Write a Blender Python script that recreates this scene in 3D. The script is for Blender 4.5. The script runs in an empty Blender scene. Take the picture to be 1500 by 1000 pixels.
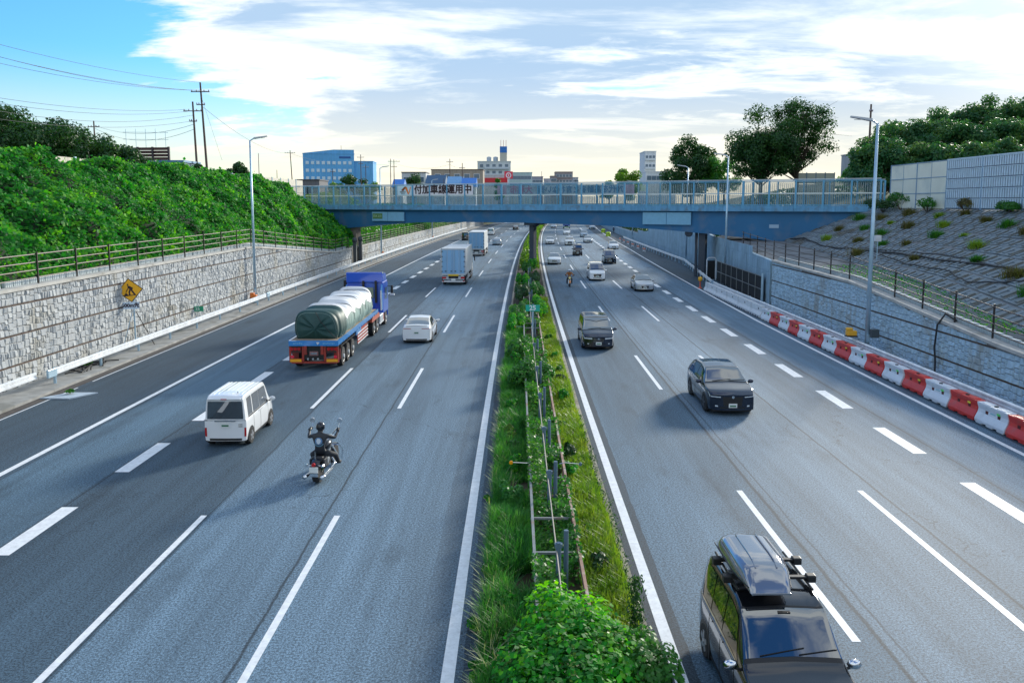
import bpy, math, random
import numpy as np
from mathutils import Vector, Matrix
random.seed(7); np.random.seed(7)
R = math.radians
scene = bpy.context.scene
COL = scene.collection

# ---------------------------------------------------------------- camera
cam_d = bpy.data.cameras.new('camera'); cam = bpy.data.objects.new('camera', cam_d); COL.objects.link(cam)
cam.location = (0, 0, 8.37)
cam.rotation_euler = (R(90-6.58), 0, R(0.19))
cam_d.sensor_width = 36; cam_d.lens = 28.94; cam_d.shift_y = -0.042
cam_d.clip_start = 0.1; cam_d.clip_end = 20000
scene.camera = cam

# ---------------------------------------------------------------- light
SUN_EL, SUN_AZ = 18.0, 35.0            # azimuth measured from +Y towards +X
sd = bpy.data.lights.new('sun', 'SUN'); sun = bpy.data.objects.new('sun', sd); COL.objects.link(sun)
sd.energy = 3.2; sd.angle = R(8.0); sd.color = (1.0, 0.95, 0.84)
dv = Vector((math.sin(R(SUN_AZ))*math.cos(R(SUN_EL)), math.cos(R(SUN_AZ))*math.cos(R(SUN_EL)), math.sin(R(SUN_EL))))
sun.rotation_euler = dv.to_track_quat('Z', 'Y').to_euler()

world = bpy.data.worlds.new('World'); scene.world = world; world.use_nodes = True
nt = world.node_tree; nt.nodes.clear()
def N(t, **k):
    n = nt.nodes.new(t)
    for a, b in k.items(): setattr(n, a, b)
    return n
def wmath(op, a, b=None, c=None):
    n = N('ShaderNodeMath', operation=op)
    for i, q in enumerate((a, b, c)):
        if q is None: continue
        if isinstance(q, (int, float)): n.inputs[i].default_value = q
        else: nt.links.new(q, n.inputs[i])
    return n.outputs[0]
def wramp(fac, stops, interp='LINEAR'):
    n = N('ShaderNodeValToRGB'); cr = n.color_ramp; cr.interpolation = interp
    while len(cr.elements) > 1: cr.elements.remove(cr.elements[-1])
    cr.elements[0].position = stops[0][0]; cr.elements[0].color = (*stops[0][1], 1)
    for p, c in stops[1:]:
        e = cr.elements.new(p); e.color = (*c, 1)
    nt.links.new(fac, n.inputs[0]); return n.outputs[0]
def wmix(f, a, b, mode='MIX'):
    n = N('ShaderNodeMix', data_type='RGBA', blend_type=mode)
    for s, q in ((0, f), (6, a), (7, b)):
        if isinstance(q, (int, float)): n.inputs[s].default_value = q
        elif isinstance(q, tuple): n.inputs[s].default_value = (*q, 1)
        else: nt.links.new(q, n.inputs[s])
    return n.outputs[2]
sky = N('ShaderNodeTexSky', sky_type='NISHITA'); sky.sun_disc = False
sky.sun_elevation = R(SUN_EL); sky.sun_rotation = R(SUN_AZ)
sky.air_density = 1.25; sky.dust_density = 0.5; sky.ozone_density = 3.0; sky.altitude = 100
tc = N('ShaderNodeTexCoord'); sep = N('ShaderNodeSeparateXYZ'); nt.links.new(tc.outputs['Generated'], sep.inputs[0])
X_, Y_, Z_ = sep.outputs
zz = wmath('MAXIMUM', Z_, 0.0)
den = wmath('ADD', zz, 0.16)
cx = wmath('DIVIDE', X_, den); cy = wmath('DIVIDE', Y_, den)
cmb = N('ShaderNodeCombineXYZ'); nt.links.new(cx, cmb.inputs[0]); nt.links.new(cy, cmb.inputs[1])
def wnoise(vec, scale, det, rough, off=(0,0,0), sc=(1,1,1), dist=0.0):
    m = N('ShaderNodeMapping'); nt.links.new(vec, m.inputs[0]); m.inputs[1].default_value = off; m.inputs[3].default_value = sc
    n = N('ShaderNodeTexNoise'); nt.links.new(m.outputs[0], n.inputs[0])
    n.inputs['Scale'].default_value = scale; n.inputs['Detail'].default_value = det; n.inputs['Roughness'].default_value = rough
    n.inputs['Distortion'].default_value = dist
    return n.outputs[0]
n1 = wnoise(cmb.outputs[0], 0.62, 9, 0.60, (3.1, 1.7, 0), (1.0, 1.25, 1), 0.25)
n2 = wnoise(cmb.outputs[0], 2.4, 7, 0.62, (0.4, 5.2, 2), (0.75, 1.5, 1), 0.3)
dens = wmath('ADD', wmath('MULTIPLY', n1, 0.72), wmath('MULTIPLY', n2, 0.34))
az = wmath('ARCTAN2', X_, Y_)           # 0 ahead, positive to the right
cover = N('ShaderNodeMapRange', interpolation_type='SMOOTHSTEP'); nt.links.new(az, cover.inputs[0])
cover.inputs[1].default_value = -0.52; cover.inputs[2].default_value = -0.02
cover.inputs[3].default_value = -0.15; cover.inputs[4].default_value = 0.135
front = N('ShaderNodeMapRange', interpolation_type='SMOOTHSTEP'); nt.links.new(Y_, front.inputs[0]); front.inputs[1].default_value = 0.25; front.inputs[2].default_value = 0.80
cvm = N('ShaderNodeMix', data_type='FLOAT'); nt.links.new(front.outputs[0], cvm.inputs[0]); cvm.inputs[2].default_value = 0.02; nt.links.new(cover.outputs[0], cvm.inputs[3])
dens = wmath('ADD', dens, cvm.outputs[0])
mask = N('ShaderNodeMapRange', interpolation_type='SMOOTHSTEP'); nt.links.new(dens, mask.inputs[0])
mask.inputs[1].default_value = 0.475; mask.inputs[2].default_value = 0.545
# thick middle of a cloud is grey-blue, thin parts and rims are white
thick = N('ShaderNodeMapRange', interpolation_type='SMOOTHSTEP'); nt.links.new(dens, thick.inputs[0])
thick.inputs[1].default_value = 0.53; thick.inputs[2].default_value = 0.60
n3 = wnoise(cmb.outputs[0], 1.15, 8, 0.60, (7.4, 2.6, 4), (0.7, 1.6, 1), 0.35)
tk2 = N('ShaderNodeMapRange', interpolation_type='SMOOTHSTEP'); nt.links.new(n3, tk2.inputs[0]); tk2.inputs[1].default_value = 0.40; tk2.inputs[2].default_value = 0.55
thick2 = wmath('MULTIPLY', thick.outputs[0], tk2.outputs[0])
cloud = wmix(thick2, (6.9, 7.5, 7.8), (3.2, 4.5, 6.1))
skyc = wmix(1.0, sky.outputs[0], (0.52, 1.10, 1.75), 'MULTIPLY')
skyb = wmix(mask.outputs[0], skyc, cloud)
# pale haze low on the sky
hz = N('ShaderNodeMapRange', interpolation_type='SMOOTHSTEP'); nt.links.new(Z_, hz.inputs[0])
hz.inputs[1].default_value = 0.0; hz.inputs[2].default_value = 0.17; hz.inputs[3].default_value = 0.85; hz.inputs[4].default_value = 0.0
skyb = wmix(hz.outputs[0], skyb, (8.0, 7.3, 5.4))
# bright veil round the sun's direction
dp = N('ShaderNodeVectorMath', operation='DOT_PRODUCT'); nt.links.new(tc.outputs['Generated'], dp.inputs[0]); dp.inputs[1].default_value = dv
gl = N('ShaderNodeMapRange', interpolation_type='SMOOTHSTEP'); nt.links.new(dp.outputs['Value'], gl.inputs[0])
gl.inputs[1].default_value = 0.955; gl.inputs[2].default_value = 1.0; gl.inputs[3].default_value = 0.0; gl.inputs[4].default_value = 0.18
skyb = wmix(gl.outputs[0], skyb, (20, 19, 17))
bg = N('ShaderNodeBackground'); nt.links.new(skyb, bg.inputs[0]); bg.inputs[1].default_value = 0.1
wo = N('ShaderNodeOutputWorld'); nt.links.new(bg.outputs[0], wo.inputs[0])

scene.view_settings.view_transform = 'Standard'; scene.view_settings.look = 'None'
scene.view_settings.exposure = 0.60; scene.view_settings.gamma = 1.0
scene.view_settings.use_curve_mapping = False
scene.render.resolution_x = 1024; scene.render.resolution_y = 682

# ---------------------------------------------------------------- materials
MATS = {}
def mat(name, col, rough=0.6, metal=0.0, var=0.0, vscale=3.0, bump=0.0, bscale=20.0, coat=0.0, spec=None, streak=False, island=0.0, emit=None, trans=0.0, dirt=None):
    if name in MATS: return MATS[name]
    m = bpy.data.materials.new(name); m.use_nodes = True; t = m.node_tree; b = t.nodes['Principled BSDF']
    b.inputs['Base Color'].default_value = (*col, 1); b.inputs['Roughness'].default_value = rough; b.inputs['Metallic'].default_value = metal
    if coat: b.inputs['Coat Weight'].default_value = coat; b.inputs['Coat Roughness'].default_value = 0.04
    if spec is not None: b.inputs['Specular IOR Level'].default_value = spec
    src = None
    co = t.nodes.new('ShaderNodeTexCoord')
    def noise(scale, det=5, sc=(1,1,1)):
        mp = t.nodes.new('ShaderNodeMapping'); t.links.new(co.outputs['Object'], mp.inputs[0]); mp.inputs[3].default_value = sc
        n = t.nodes.new('ShaderNodeTexNoise'); n.inputs['Scale'].default_value = scale; n.inputs['Detail'].default_value = det
        t.links.new(mp.outputs[0], n.inputs[0]); return n.outputs[0]
    def mul(fac, lo, hi, prev):
        mr = t.nodes.new('ShaderNodeMapRange'); t.links.new(fac, mr.inputs[0]); mr.inputs[3].default_value = lo; mr.inputs[4].default_value = hi
        mr.inputs[1].default_value = 0.25; mr.inputs[2].default_value = 0.75; mr.clamp = False
        mx = t.nodes.new('ShaderNodeMix'); mx.data_type = 'RGBA'; mx.blend_type = 'MULTIPLY'; mx.inputs[0].default_value = 1
        if prev is None: mx.inputs[6].default_value = (*col, 1)
        else: t.links.new(prev, mx.inputs[6])
        cb = t.nodes.new('ShaderNodeCombineColor')
        for i in range(3): t.links.new(mr.outputs[0], cb.inputs[i])
        t.links.new(cb.outputs[0], mx.inputs[7]); return mx.outputs[2]
    if var: src = mul(noise(vscale), 1-var, 1+var, src)
    if streak: src = mul(noise(2.2, 6, (1.5, 1.5, 0.12)), 0.78, 1.12, src)
    if island:
        g = t.nodes.new('ShaderNodeNewGeometry'); src = mul(g.outputs['Random Per Island'], 1-island, 1+island, src)
    if dirt:
        mr = t.nodes.new('ShaderNodeMapRange'); t.links.new(noise(dirt[1], 6), mr.inputs[0]); mr.inputs[1].default_value = 0.52; mr.inputs[2].default_value = 0.66; mr.inputs[4].default_value = dirt[2]
        mx = t.nodes.new('ShaderNodeMix'); mx.data_type = 'RGBA'; t.links.new(mr.outputs[0], mx.inputs[0])
        if src: t.links.new(src, mx.inputs[6])
        else: mx.inputs[6].default_value = (*col, 1)
        mx.inputs[7].default_value = (*dirt[0], 1); src = mx.outputs[2]
    if src: t.links.new(src, b.inputs['Base Color'])
    if bump:
        bp = t.nodes.new('ShaderNodeBump'); bp.inputs['Strength'].default_value = bump; bp.inputs['Distance'].default_value = 0.02
        t.links.new(noise(bscale), bp.inputs['Height']); t.links.new(bp.outputs[0], b.inputs['Normal'])
    if emit: b.inputs['Emission Color'].default_value = (*emit[0], 1); b.inputs['Emission Strength'].default_value = emit[1]
    if trans: b.inputs['Transmission Weight'].default_value = trans
    MATS[name] = m; return m

def leafmat(name, c1, c2, c3, transl=0.35, rough=0.45, patch=0.35):
    """foliage: colour varies leaf by leaf and in clumps; leaves let some light through"""
    if name in MATS: return MATS[name]
    m = bpy.data.materials.new(name); m.use_nodes = True; t = m.node_tree; b = t.nodes['Principled BSDF']; out = t.nodes['Material Output']
    g = t.nodes.new('ShaderNodeNewGeometry'); r = t.nodes.new('ShaderNodeValToRGB'); cr = r.color_ramp
    cr.elements[0].color = (*c1, 1); cr.elements[1].color = (*c3, 1); e = cr.elements.new(0.5); e.color = (*c2, 1)
    n = t.nodes.new('ShaderNodeTexNoise'); n.inputs['Scale'].default_value = patch; n.inputs['Detail'].default_value = 4
    co = t.nodes.new('ShaderNodeTexCoord'); t.links.new(co.outputs['Object'], n.inputs[0])
    mr = t.nodes.new('ShaderNodeMapRange'); t.links.new(n.outputs[0], mr.inputs[0]); mr.inputs[1].default_value = 0.32; mr.inputs[2].default_value = 0.68
    ma = t.nodes.new('ShaderNodeMix'); ma.inputs[0].default_value = 0.5; t.links.new(g.outputs['Random Per Island'], ma.inputs[2]); t.links.new(mr.outputs[0], ma.inputs[3])
    t.links.new(ma.outputs[0], r.inputs[0]); t.links.new(r.outputs[0], b.inputs['Base Color'])
    b.inputs['Roughness'].default_value = rough; b.inputs['Specular IOR Level'].default_value = 0.28
    tr = t.nodes.new('ShaderNodeBsdfTranslucent')
    mx = t.nodes.new('ShaderNodeMix'); mx.data_type = 'RGBA'; mx.blend_type = 'MULTIPLY'; mx.inputs[0].default_value = 1
    t.links.new(r.outputs[0], mx.inputs[6]); mx.inputs[7].default_value = (1.9, 2.0, 0.7, 1); t.links.new(mx.outputs[2], tr.inputs[0])
    ms = t.nodes.new('ShaderNodeMixShader'); ms.inputs[0].default_value = transl
    t.links.new(b.outputs[0], ms.inputs[1]); t.links.new(tr.outputs[0], ms.inputs[2]); t.links.new(ms.outputs[0], out.inputs[0])
    MATS[name] = m; return m

def glassy(name, col, clear=0.6, rough=0.05):
    """clear panel: part see-through, part reflecting surface with dust"""
    m = bpy.data.materials.new(name); m.use_nodes = True; t = m.node_tree; b = t.nodes['Principled BSDF']; out = t.nodes['Material Output']
    b.inputs['Base Color'].default_value = (*col, 1); b.inputs['Roughness'].default_value = rough; b.inputs['Specular IOR Level'].default_value = .25
    tr = t.nodes.new('ShaderNodeBsdfTransparent'); ms = t.nodes.new('ShaderNodeMixShader')
    n = t.nodes.new('ShaderNodeTexNoise'); n.inputs['Scale'].default_value = 1.2; n.inputs['Detail'].default_value = 5
    co = t.nodes.new('ShaderNodeTexCoord'); t.links.new(co.outputs['Object'], n.inputs[0])
    mr = t.nodes.new('ShaderNodeMapRange'); t.links.new(n.outputs[0], mr.inputs[0]); mr.inputs[3].default_value = 1-clear-0.12; mr.inputs[4].default_value = 1-clear+0.12
    t.links.new(mr.outputs[0], ms.inputs[0]); t.links.new(tr.outputs[0], ms.inputs[1]); t.links.new(b.outputs[0], ms.inputs[2]); t.links.new(ms.outputs[0], out.inputs[0])
    MATS[name] = m; return m

# ---------------------------------------------------------------- mesh helpers
def curve(y): return 1e-4*max(0.0, y-12)**2            # the motorway bends gently to the right
class MB:
    def __init__(s): s.v = []; s.f = []
    def add(s, vs, fs):
        k = len(s.v); s.v += [tuple(p) for p in vs]; s.f += [tuple(i+k for i in f) for f in fs]; return s
    def box(s, c, d, rz=0.0, rx=0.0):
        x, y, z = d[0]/2, d[1]/2, d[2]/2
        vs = [(a*x, b*y, e*z) for e in (-1, 1) for a, b in ((-1,-1), (1,-1), (1,1), (-1,1))]
        if rx: ca, sa = math.cos(rx), math.sin(rx); vs = [(p[0], p[1]*ca-p[2]*sa, p[1]*sa+p[2]*ca) for p in vs]
        if rz: ca, sa = math.cos(rz), math.sin(rz); vs = [(p[0]*ca-p[1]*sa, p[0]*sa+p[1]*ca, p[2]) for p in vs]
        return s.add([(p[0]+c[0], p[1]+c[1], p[2]+c[2]) for p in vs], [(3,2,1,0), (4,5,6,7), (0,1,5,4), (1,2,6,5), (2,3,7,6), (3,0,4,7)])
    def hexa(s, vs): return s.add(vs, [(3,2,1,0), (4,5,6,7), (0,1,5,4), (1,2,6,5), (2,3,7,6), (3,0,4,7)])
    def tube(s, pts, r, n=6, cap=True):
        pts = [Vector(p) for p in pts]; m = len(pts); rs = r if isinstance(r, (list, tuple)) else [r]*m; k = len(s.v)
        prev = None
        for i, p in enumerate(pts):
            d = (pts[min(i+1, m-1)]-pts[max(i-1, 0)]).normalized()
            if prev is None: a = d.orthogonal().normalized()
            else: a = (prev - d*prev.dot(d)); a = a.normalized() if a.length > 1e-6 else d.orthogonal().normalized()
            prev = a; b = d.cross(a)
            for j in range(n):
                t = 2*math.pi*j/n; q = p + (a*math.cos(t)+b*math.sin(t))*rs[i]; s.v.append(tuple(q))
        for i in range(m-1):
            for j in range(n): s.f.append((k+i*n+j, k+i*n+(j+1) % n, k+(i+1)*n+(j+1) % n, k+(i+1)*n+j))
        if cap: s.f.append(tuple(k+j for j in range(n))[::-1]); s.f.append(tuple(k+(m-1)*n+j for j in range(n)))
        return s
    def lathe(s, prof, c=(0,0,0), axis='z', n=16):
        k = len(s.v); m = len(prof)
        for r, h in prof:
            for j in range(n):
                t = 2*math.pi*j/n; a, b = r*math.cos(t), r*math.sin(t)
                q = (a, b, h) if axis == 'z' else ((h, a, b) if axis == 'x' else (b, h, a))
                s.v.append((q[0]+c[0], q[1]+c[1], q[2]+c[2]))
        for i in range(m-1):
            for j in range(n): s.f.append((k+i*n+j, k+i*n+(j+1) % n, k+(i+1)*n+(j+1) % n, k+(i+1)*n+j))
        s.f.append(tuple(k+j for j in range(n))[::-1]); s.f.append(tuple(k+(m-1)*n+j for j in range(n))); return s
    def prism(s, poly, a, b, axis='x'):
        n = len(poly); mk = {'x': lambda h, p: (h, p[0], p[1]), 'y': lambda h, p: (p[0], h, p[1]), 'z': lambda h, p: (p[0], p[1], h)}[axis]
        s.add([mk(a, p) for p in poly]+[mk(b, p) for p in poly], [tuple(range(n))[::-1], tuple(range(n, 2*n))]+[(i, (i+1) % n, n+(i+1) % n, n+i) for i in range(n)]); return s
    def grid(s, rows):
        k = len(s.v); m = len(rows); n = len(rows[0])
        for r in rows: s.v += [tuple(p) for p in r]
        for i in range(m-1):
            for j in range(n-1): s.f.append((k+i*n+j, k+i*n+j+1, k+(i+1)*n+j+1, k+(i+1)*n+j))
        return s
    def build(s, name, m, parent=None, smooth=False, bevel=0.0):
        me = bpy.data.meshes.new(name); me.from_pydata(s.v, [], s.f); me.update()
        if smooth: me.polygons.foreach_set('use_smooth', [True]*len(me.polygons))
        me.materials.append(m)
        o = bpy.data.objects.new(name, me); COL.objects.link(o)
        if parent: o.parent = parent
        if bevel:
            b = o.modifiers.new('b', 'BEVEL'); b.width = bevel; b.segments = 2; b.limit_method = 'ANGLE'
        return o
def empty(name, loc=(0,0,0), rz=0.0, label=None, cat=None, group=None):
    o = bpy.data.objects.new(name, None); COL.objects.link(o); o.location = loc; o.rotation_euler = (0, 0, rz); o.empty_display_size = 0.3
    return tag(o, label, cat, group)
def tag(o, label=None, cat=None, group=None, kind=None):
    if label: o['label'] = label
    if cat: o['category'] = cat
    if group: o['group'] = group
    if kind: o['kind'] = kind
    return o
def struct(o): o['kind'] = 'structure'; return o
def stuff(o): o['kind'] = 'stuff'; return o
def copy_tree(o, parent=None):
    c = o.copy(); COL.objects.link(c); c.parent = parent
    for ch in KIDS.get(o.name, None) or [k for k in bpy.data.objects if k.parent == o]: copy_tree(ch, c)
    return c
KIDS = {}
def text_mesh(s, size, m, name='lettering', parent=None, loc=(0,0,0), rot=(R(90),0,0), bold=0.0, extr=0.004, align='CENTER', sx=1.0, mirror=False, thick=0):
    cu = bpy.data.curves.new(name, 'FONT'); cu.body = s; cu.size = size; cu.align_x = align; cu.align_y = 'CENTER'; cu.extrude = extr; cu.offset = bold; cu.resolution_u = 3
    o = bpy.data.objects.new(name+'_tmp', cu); COL.objects.link(o)
    dg = bpy.context.evaluated_depsgraph_get(); me = bpy.data.meshes.new_from_object(o.evaluated_get(dg)); bpy.data.objects.remove(o)
    me.name = name; me.materials.clear(); me.materials.append(m)
    for v in me.vertices: v.co.x *= sx*(-1 if mirror else 1)
    if thick:        # heavier strokes: the same outline laid down again a little to the side
        vs = [tuple(v.co) for v in me.vertices]; fs = [tuple(p.vertices) for p in me.polygons]; mbx = MB()
        for dx, dy, dz in ((-thick, 0, 0), (thick, 0, .001), (0, -thick, .002), (0, thick, .003)): mbx.add([(a+dx, b_+dy, c+dz) for a, b_, c in vs], fs)
        me = bpy.data.meshes.new(name); me.from_pydata(mbx.v, [], mbx.f); me.materials.append(m)
    q = bpy.data.objects.new(name, me); COL.objects.link(q); q.location = loc; q.rotation_euler = rot
    if parent: q.parent = parent
    return q
def leaves(name, pts, nrm, size, m, parent=None, jitter=0.7, aspect=0.62, bend=0.25, droop=None):
    """pts (n,3), nrm (n,3), size scalar or (n,): one folded four-point leaf each"""
    n = len(pts); pts = np.asarray(pts, float); nrm = np.asarray(nrm, float)+np.random.normal(0, jitter, (n, 3))
    nrm /= np.linalg.norm(nrm, axis=1, keepdims=True)+1e-9
    a = np.random.normal(0, 1, (n, 3))
    if droop is not None: a = a*0.5+np.asarray(droop)
    a -= nrm*np.sum(a*nrm, 1, keepdims=True); a /= np.linalg.norm(a, axis=1, keepdims=True)+1e-9
    b = np.cross(nrm, a); s = (np.ones(n)*size*np.random.uniform(0.65, 1.3, n))[:, None]
    tip = pts+a*s*0.5-nrm*s*bend*0.4; base = pts-a*s*0.5; l = pts+b*s*0.5*aspect-nrm*s*bend*0.3; r = pts-b*s*0.5*aspect-nrm*s*bend*0.3
    V = np.stack([base, l, tip, r], 1).reshape(-1, 3)
    me = bpy.data.meshes.new(name); me.vertices.add(4*n); me.vertices.foreach_set('co', V.ravel().astype(np.float32))
    me.loops.add(4*n); me.loops.foreach_set('vertex_index', np.arange(4*n, dtype=np.int32))
    me.polygons.add(n); me.polygons.foreach_set('loop_start', np.arange(0, 4*n, 4, dtype=np.int32)); me.polygons.foreach_set('loop_total', np.full(n, 4, dtype=np.int32))
    me.update(calc_edges=True); me.materials.append(m)
    o = bpy.data.objects.new(name, me); COL.objects.link(o)
    if parent: o.parent = parent
    return o
def blades(name, pts, h, w, m, parent=None, lean=0.35):
    """grass blades: bent three-segment strips"""
    n = len(pts); pts = np.asarray(pts, float); th = np.random.uniform(0, 2*np.pi, n); d = np.stack([np.cos(th), np.sin(th), np.zeros(n)], 1)
    sd_ = np.stack([-np.sin(th), np.cos(th), np.zeros(n)], 1)
    hh = (np.ones(n)*h*np.random.uniform(0.5, 1.25, n))[:, None]; ww = (w*np.random.uniform(0.7, 1.3, n))[:, None]; ln = lean*np.random.uniform(0.2, 1.6, n)[:, None]
    up = np.array([[0, 0, 1.0]]); V = []
    for t, wd in ((0, 1.0), (0.55, 0.8), (1.0, 0.12)):
        c = pts+up*hh*t*(1-0.25*ln*t)+d*hh*ln*t*t
        V += [c-sd_*ww*wd/2, c+sd_*ww*wd/2]
    V = np.stack(V, 1).reshape(-1, 3); k = np.arange(n)[:, None]*6
    F = np.concatenate([k+np.array([[0, 1, 3, 2]]), k+np.array([[2, 3, 5, 4]])], 1).reshape(-1)
    me = bpy.data.meshes.new(name); me.vertices.add(6*n); me.vertices.foreach_set('co', V.ravel().astype(np.float32))
    me.loops.add(8*n); me.loops.foreach_set('vertex_index', F.astype(np.int32))
    me.polygons.add(2*n); me.polygons.foreach_set('loop_start', np.arange(0, 8*n, 4, dtype=np.int32)); me.polygons.foreach_set('loop_total', np.full(2*n, 4, dtype=np.int32))
    me.update(calc_edges=True); me.materials.append(m)
    o = bpy.data.objects.new(name, me); COL.objects.link(o)
    if parent: o.parent = parent
    return o
ORD = ['nearest', 'second', 'third', 'fourth', 'fifth', 'sixth', 'seventh', 'eighth', 'ninth', 'tenth', 'eleventh', 'twelfth', 'thirteenth', 'fourteenth', 'fifteenth', 'sixteenth', 'seventeenth', 'eighteenth', 'nineteenth', 'twentieth']
# ================================================================ GROUND, ROAD
def lerp(a, b, t): return a+(b-a)*t
def piece(x, pts):
    if x <= pts[0][0]: return pts[0][1]
    for (a, b), (c, d) in zip(pts, pts[1:]):
        if x <= c: return b+(d-b)*(x-a)/(c-a)
    return pts[-1][1]
def wall_top_left(y): return piece(y, [(20, 4.35), (70, 4.65), (100, 2.4), (330, 2.2)])
def wall_top_right(y): return piece(y, [(20, 1.9), (33, 2.25), (50, 3.55), (66, 3.75), (100, 4.6), (125, 5.2), (182, 1.9), (330, 1.6)])
def wallR(y): return piece(y, [(0, 20.4), (66, 20.4), (96, 22.4), (110, 24.2), (330, 23.6)])
def road_mat():
    m = bpy.data.materials.new('asphalt'); m.use_nodes = True; t = m.node_tree; b = t.nodes['Principled BSDF']
    uv = t.nodes.new('ShaderNodeUVMap'); sp = t.nodes.new('ShaderNodeSeparateXYZ'); t.links.new(uv.outputs[0], sp.inputs[0])
    def mth(op, a, b_=None, c=None):
        n = t.nodes.new('ShaderNodeMath'); n.operation = op
        for i, q in enumerate((a, b_, c)):
            if q is None: continue
            if isinstance(q, (int, float)): n.inputs[i].default_value = q
            else: t.links.new(q, n.inputs[i])
        return n.outputs[0]
    def noise(scale, det, sc=(1,1,1), rough=0.5):
        mp = t.nodes.new('ShaderNodeMapping'); t.links.new(uv.outputs[0], mp.inputs[0]); mp.inputs[3].default_value = sc
        n = t.nodes.new('ShaderNodeTexNoise'); n.inputs['Scale'].default_value = scale; n.inputs['Detail'].default_value = det; n.inputs['Roughness'].default_value = rough
        t.links.new(mp.outputs[0], n.inputs[0]); return n.outputs[0]
    wob = mth('ADD', sp.outputs[0], mth('MULTIPLY', mth('SUBTRACT', noise(0.9, 4), 0.5), 0.10))
    # lateral position -30..30 mapped to 0..1
    f = mth('DIVIDE', mth('ADD', wob, 30), 60)
    r = t.nodes.new('ShaderNodeValToRGB'); cr = r.color_ramp; cr.interpolation = 'CONSTANT'
    bands = [(-30, 0.039, 0.067, 0.094), (-15.75, 0.073, 0.128, 0.178), (-12.75, 0.049, 0.084, 0.117), (-8.25, 0.098, 0.155, 0.208), (-1.9, 0.080, 0.125, 0.168), (-1.05, 0.036, 0.062, 0.087),
             (2.5, 0.027, 0.046, 0.064), (3.25, 0.069, 0.121, 0.169), (6.95, 0.110, 0.168, 0.222), (10.6, 0.104, 0.158, 0.208), (13.95, 0.069, 0.119, 0.166), (14.5, 0.089, 0.153, 0.214), (17.5, 0.037, 0.065, 0.090)]
    cr.elements[0].position = 0; cr.elements[0].color = (*bands[0][1:], 1); cr.elements[1].position = (bands[1][0]+30)/60; cr.elements[1].color = (*bands[1][1:], 1)
    for bb in bands[2:]:
        e = cr.elements.new((bb[0]+30)/60); e.color = (*bb[1:], 1)
    t.links.new(f, r.inputs[0]); colr = r.outputs[0]
    def mulby(prev, val):
        cb = t.nodes.new('ShaderNodeCombineColor')
        for i in range(3): t.links.new(val, cb.inputs[i])
        mx = t.nodes.new('ShaderNodeMix'); mx.data_type = 'RGBA'; mx.blend_type = 'MULTIPLY'; mx.inputs[0].default_value = 1
        t.links.new(prev, mx.inputs[6]); t.links.new(cb.outputs[0], mx.inputs[7]); return mx.outputs[2]
    def mrng(v, a, b_, c, d, clamp=True):
        n = t.nodes.new('ShaderNodeMapRange'); n.clamp = clamp
        t.links.new(v, n.inputs[0]); n.inputs[1].default_value = a; n.inputs[2].default_value = b_; n.inputs[3].default_value = c; n.inputs[4].default_value = d; return n.outputs[0]
    colr = mulby(colr, mrng(noise(0.22, 5, (1, .16, 1)), .3, .7, .70, 1.28))       # long wear streaks
    colr = mulby(colr, mrng(noise(2.6, 3, (1, .03, 1)), .3, .7, .84, 1.16))         # wheel tracks
    colr = mulby(colr, mrng(noise(20, 3, rough=.85), .41, .59, .48, 1.62))             # coarse drainage aggregate
    colr = mulby(colr, mrng(noise(48, 2, rough=.9), .40, .60, .62, 1.42))
    colr = mulby(colr, mrng(noise(.55, 6, (1, .35, 1), .65), .56, .72, 1.0, .62))      # oily stains
    # long joints between paving passes
    for xc, w, dk in ((-5.12, .035, .35), (-12.55, .03, .45), (7.05, .05, .32), (7.32, .03, .5), (10.62, .045, .35), (14.35, .05, .5), (-8.28, .025, .5), (-15.7, .02, .6)):
        d = mth('ABSOLUTE', mth('SUBTRACT', wob, xc)); colr = mulby(colr, mrng(d, w*.5, w*1.3, dk, 1.0))
    # cracks
    vo = t.nodes.new('ShaderNodeTexVoronoi'); vo.feature = 'DISTANCE_TO_EDGE'; vo.inputs['Scale'].default_value = .16
    nz = t.nodes.new('ShaderNodeTexNoise'); nz.inputs['Scale'].default_value = 1.5; nz.inputs['Detail'].default_value = 6; t.links.new(uv.outputs[0], nz.inputs[0])
    va = t.nodes.new('ShaderNodeVectorMath'); va.operation = 'MULTIPLY_ADD'; t.links.new(nz.outputs['Color'], va.inputs[0]); va.inputs[1].default_value = (1.6, 1.6, 0); t.links.new(uv.outputs[0], va.inputs[2])
    t.links.new(va.outputs[0], vo.inputs[0])
    ck = mrng(vo.outputs[0], .0, .0025, 0.0, 1.0); gate = mrng(noise(.12, 3), .52, .60, 1.0, 0.0)
    colr = mulby(colr, mth('MAXIMUM', ck, mth('MAXIMUM', gate, .55)))
    t.links.new(colr, b.inputs['Base Color']); b.inputs['Roughness'].default_value = .72; b.inputs['Specular IOR Level'].default_value = .38
    bp = t.nodes.new('ShaderNodeBump'); bp.inputs['Strength'].default_value = .55; bp.inputs['Distance'].default_value = .008
    t.links.new(noise(55, 3, rough=.8), bp.inputs['Height']); t.links.new(bp.outputs[0], b.inputs['Normal'])
    return m
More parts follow.
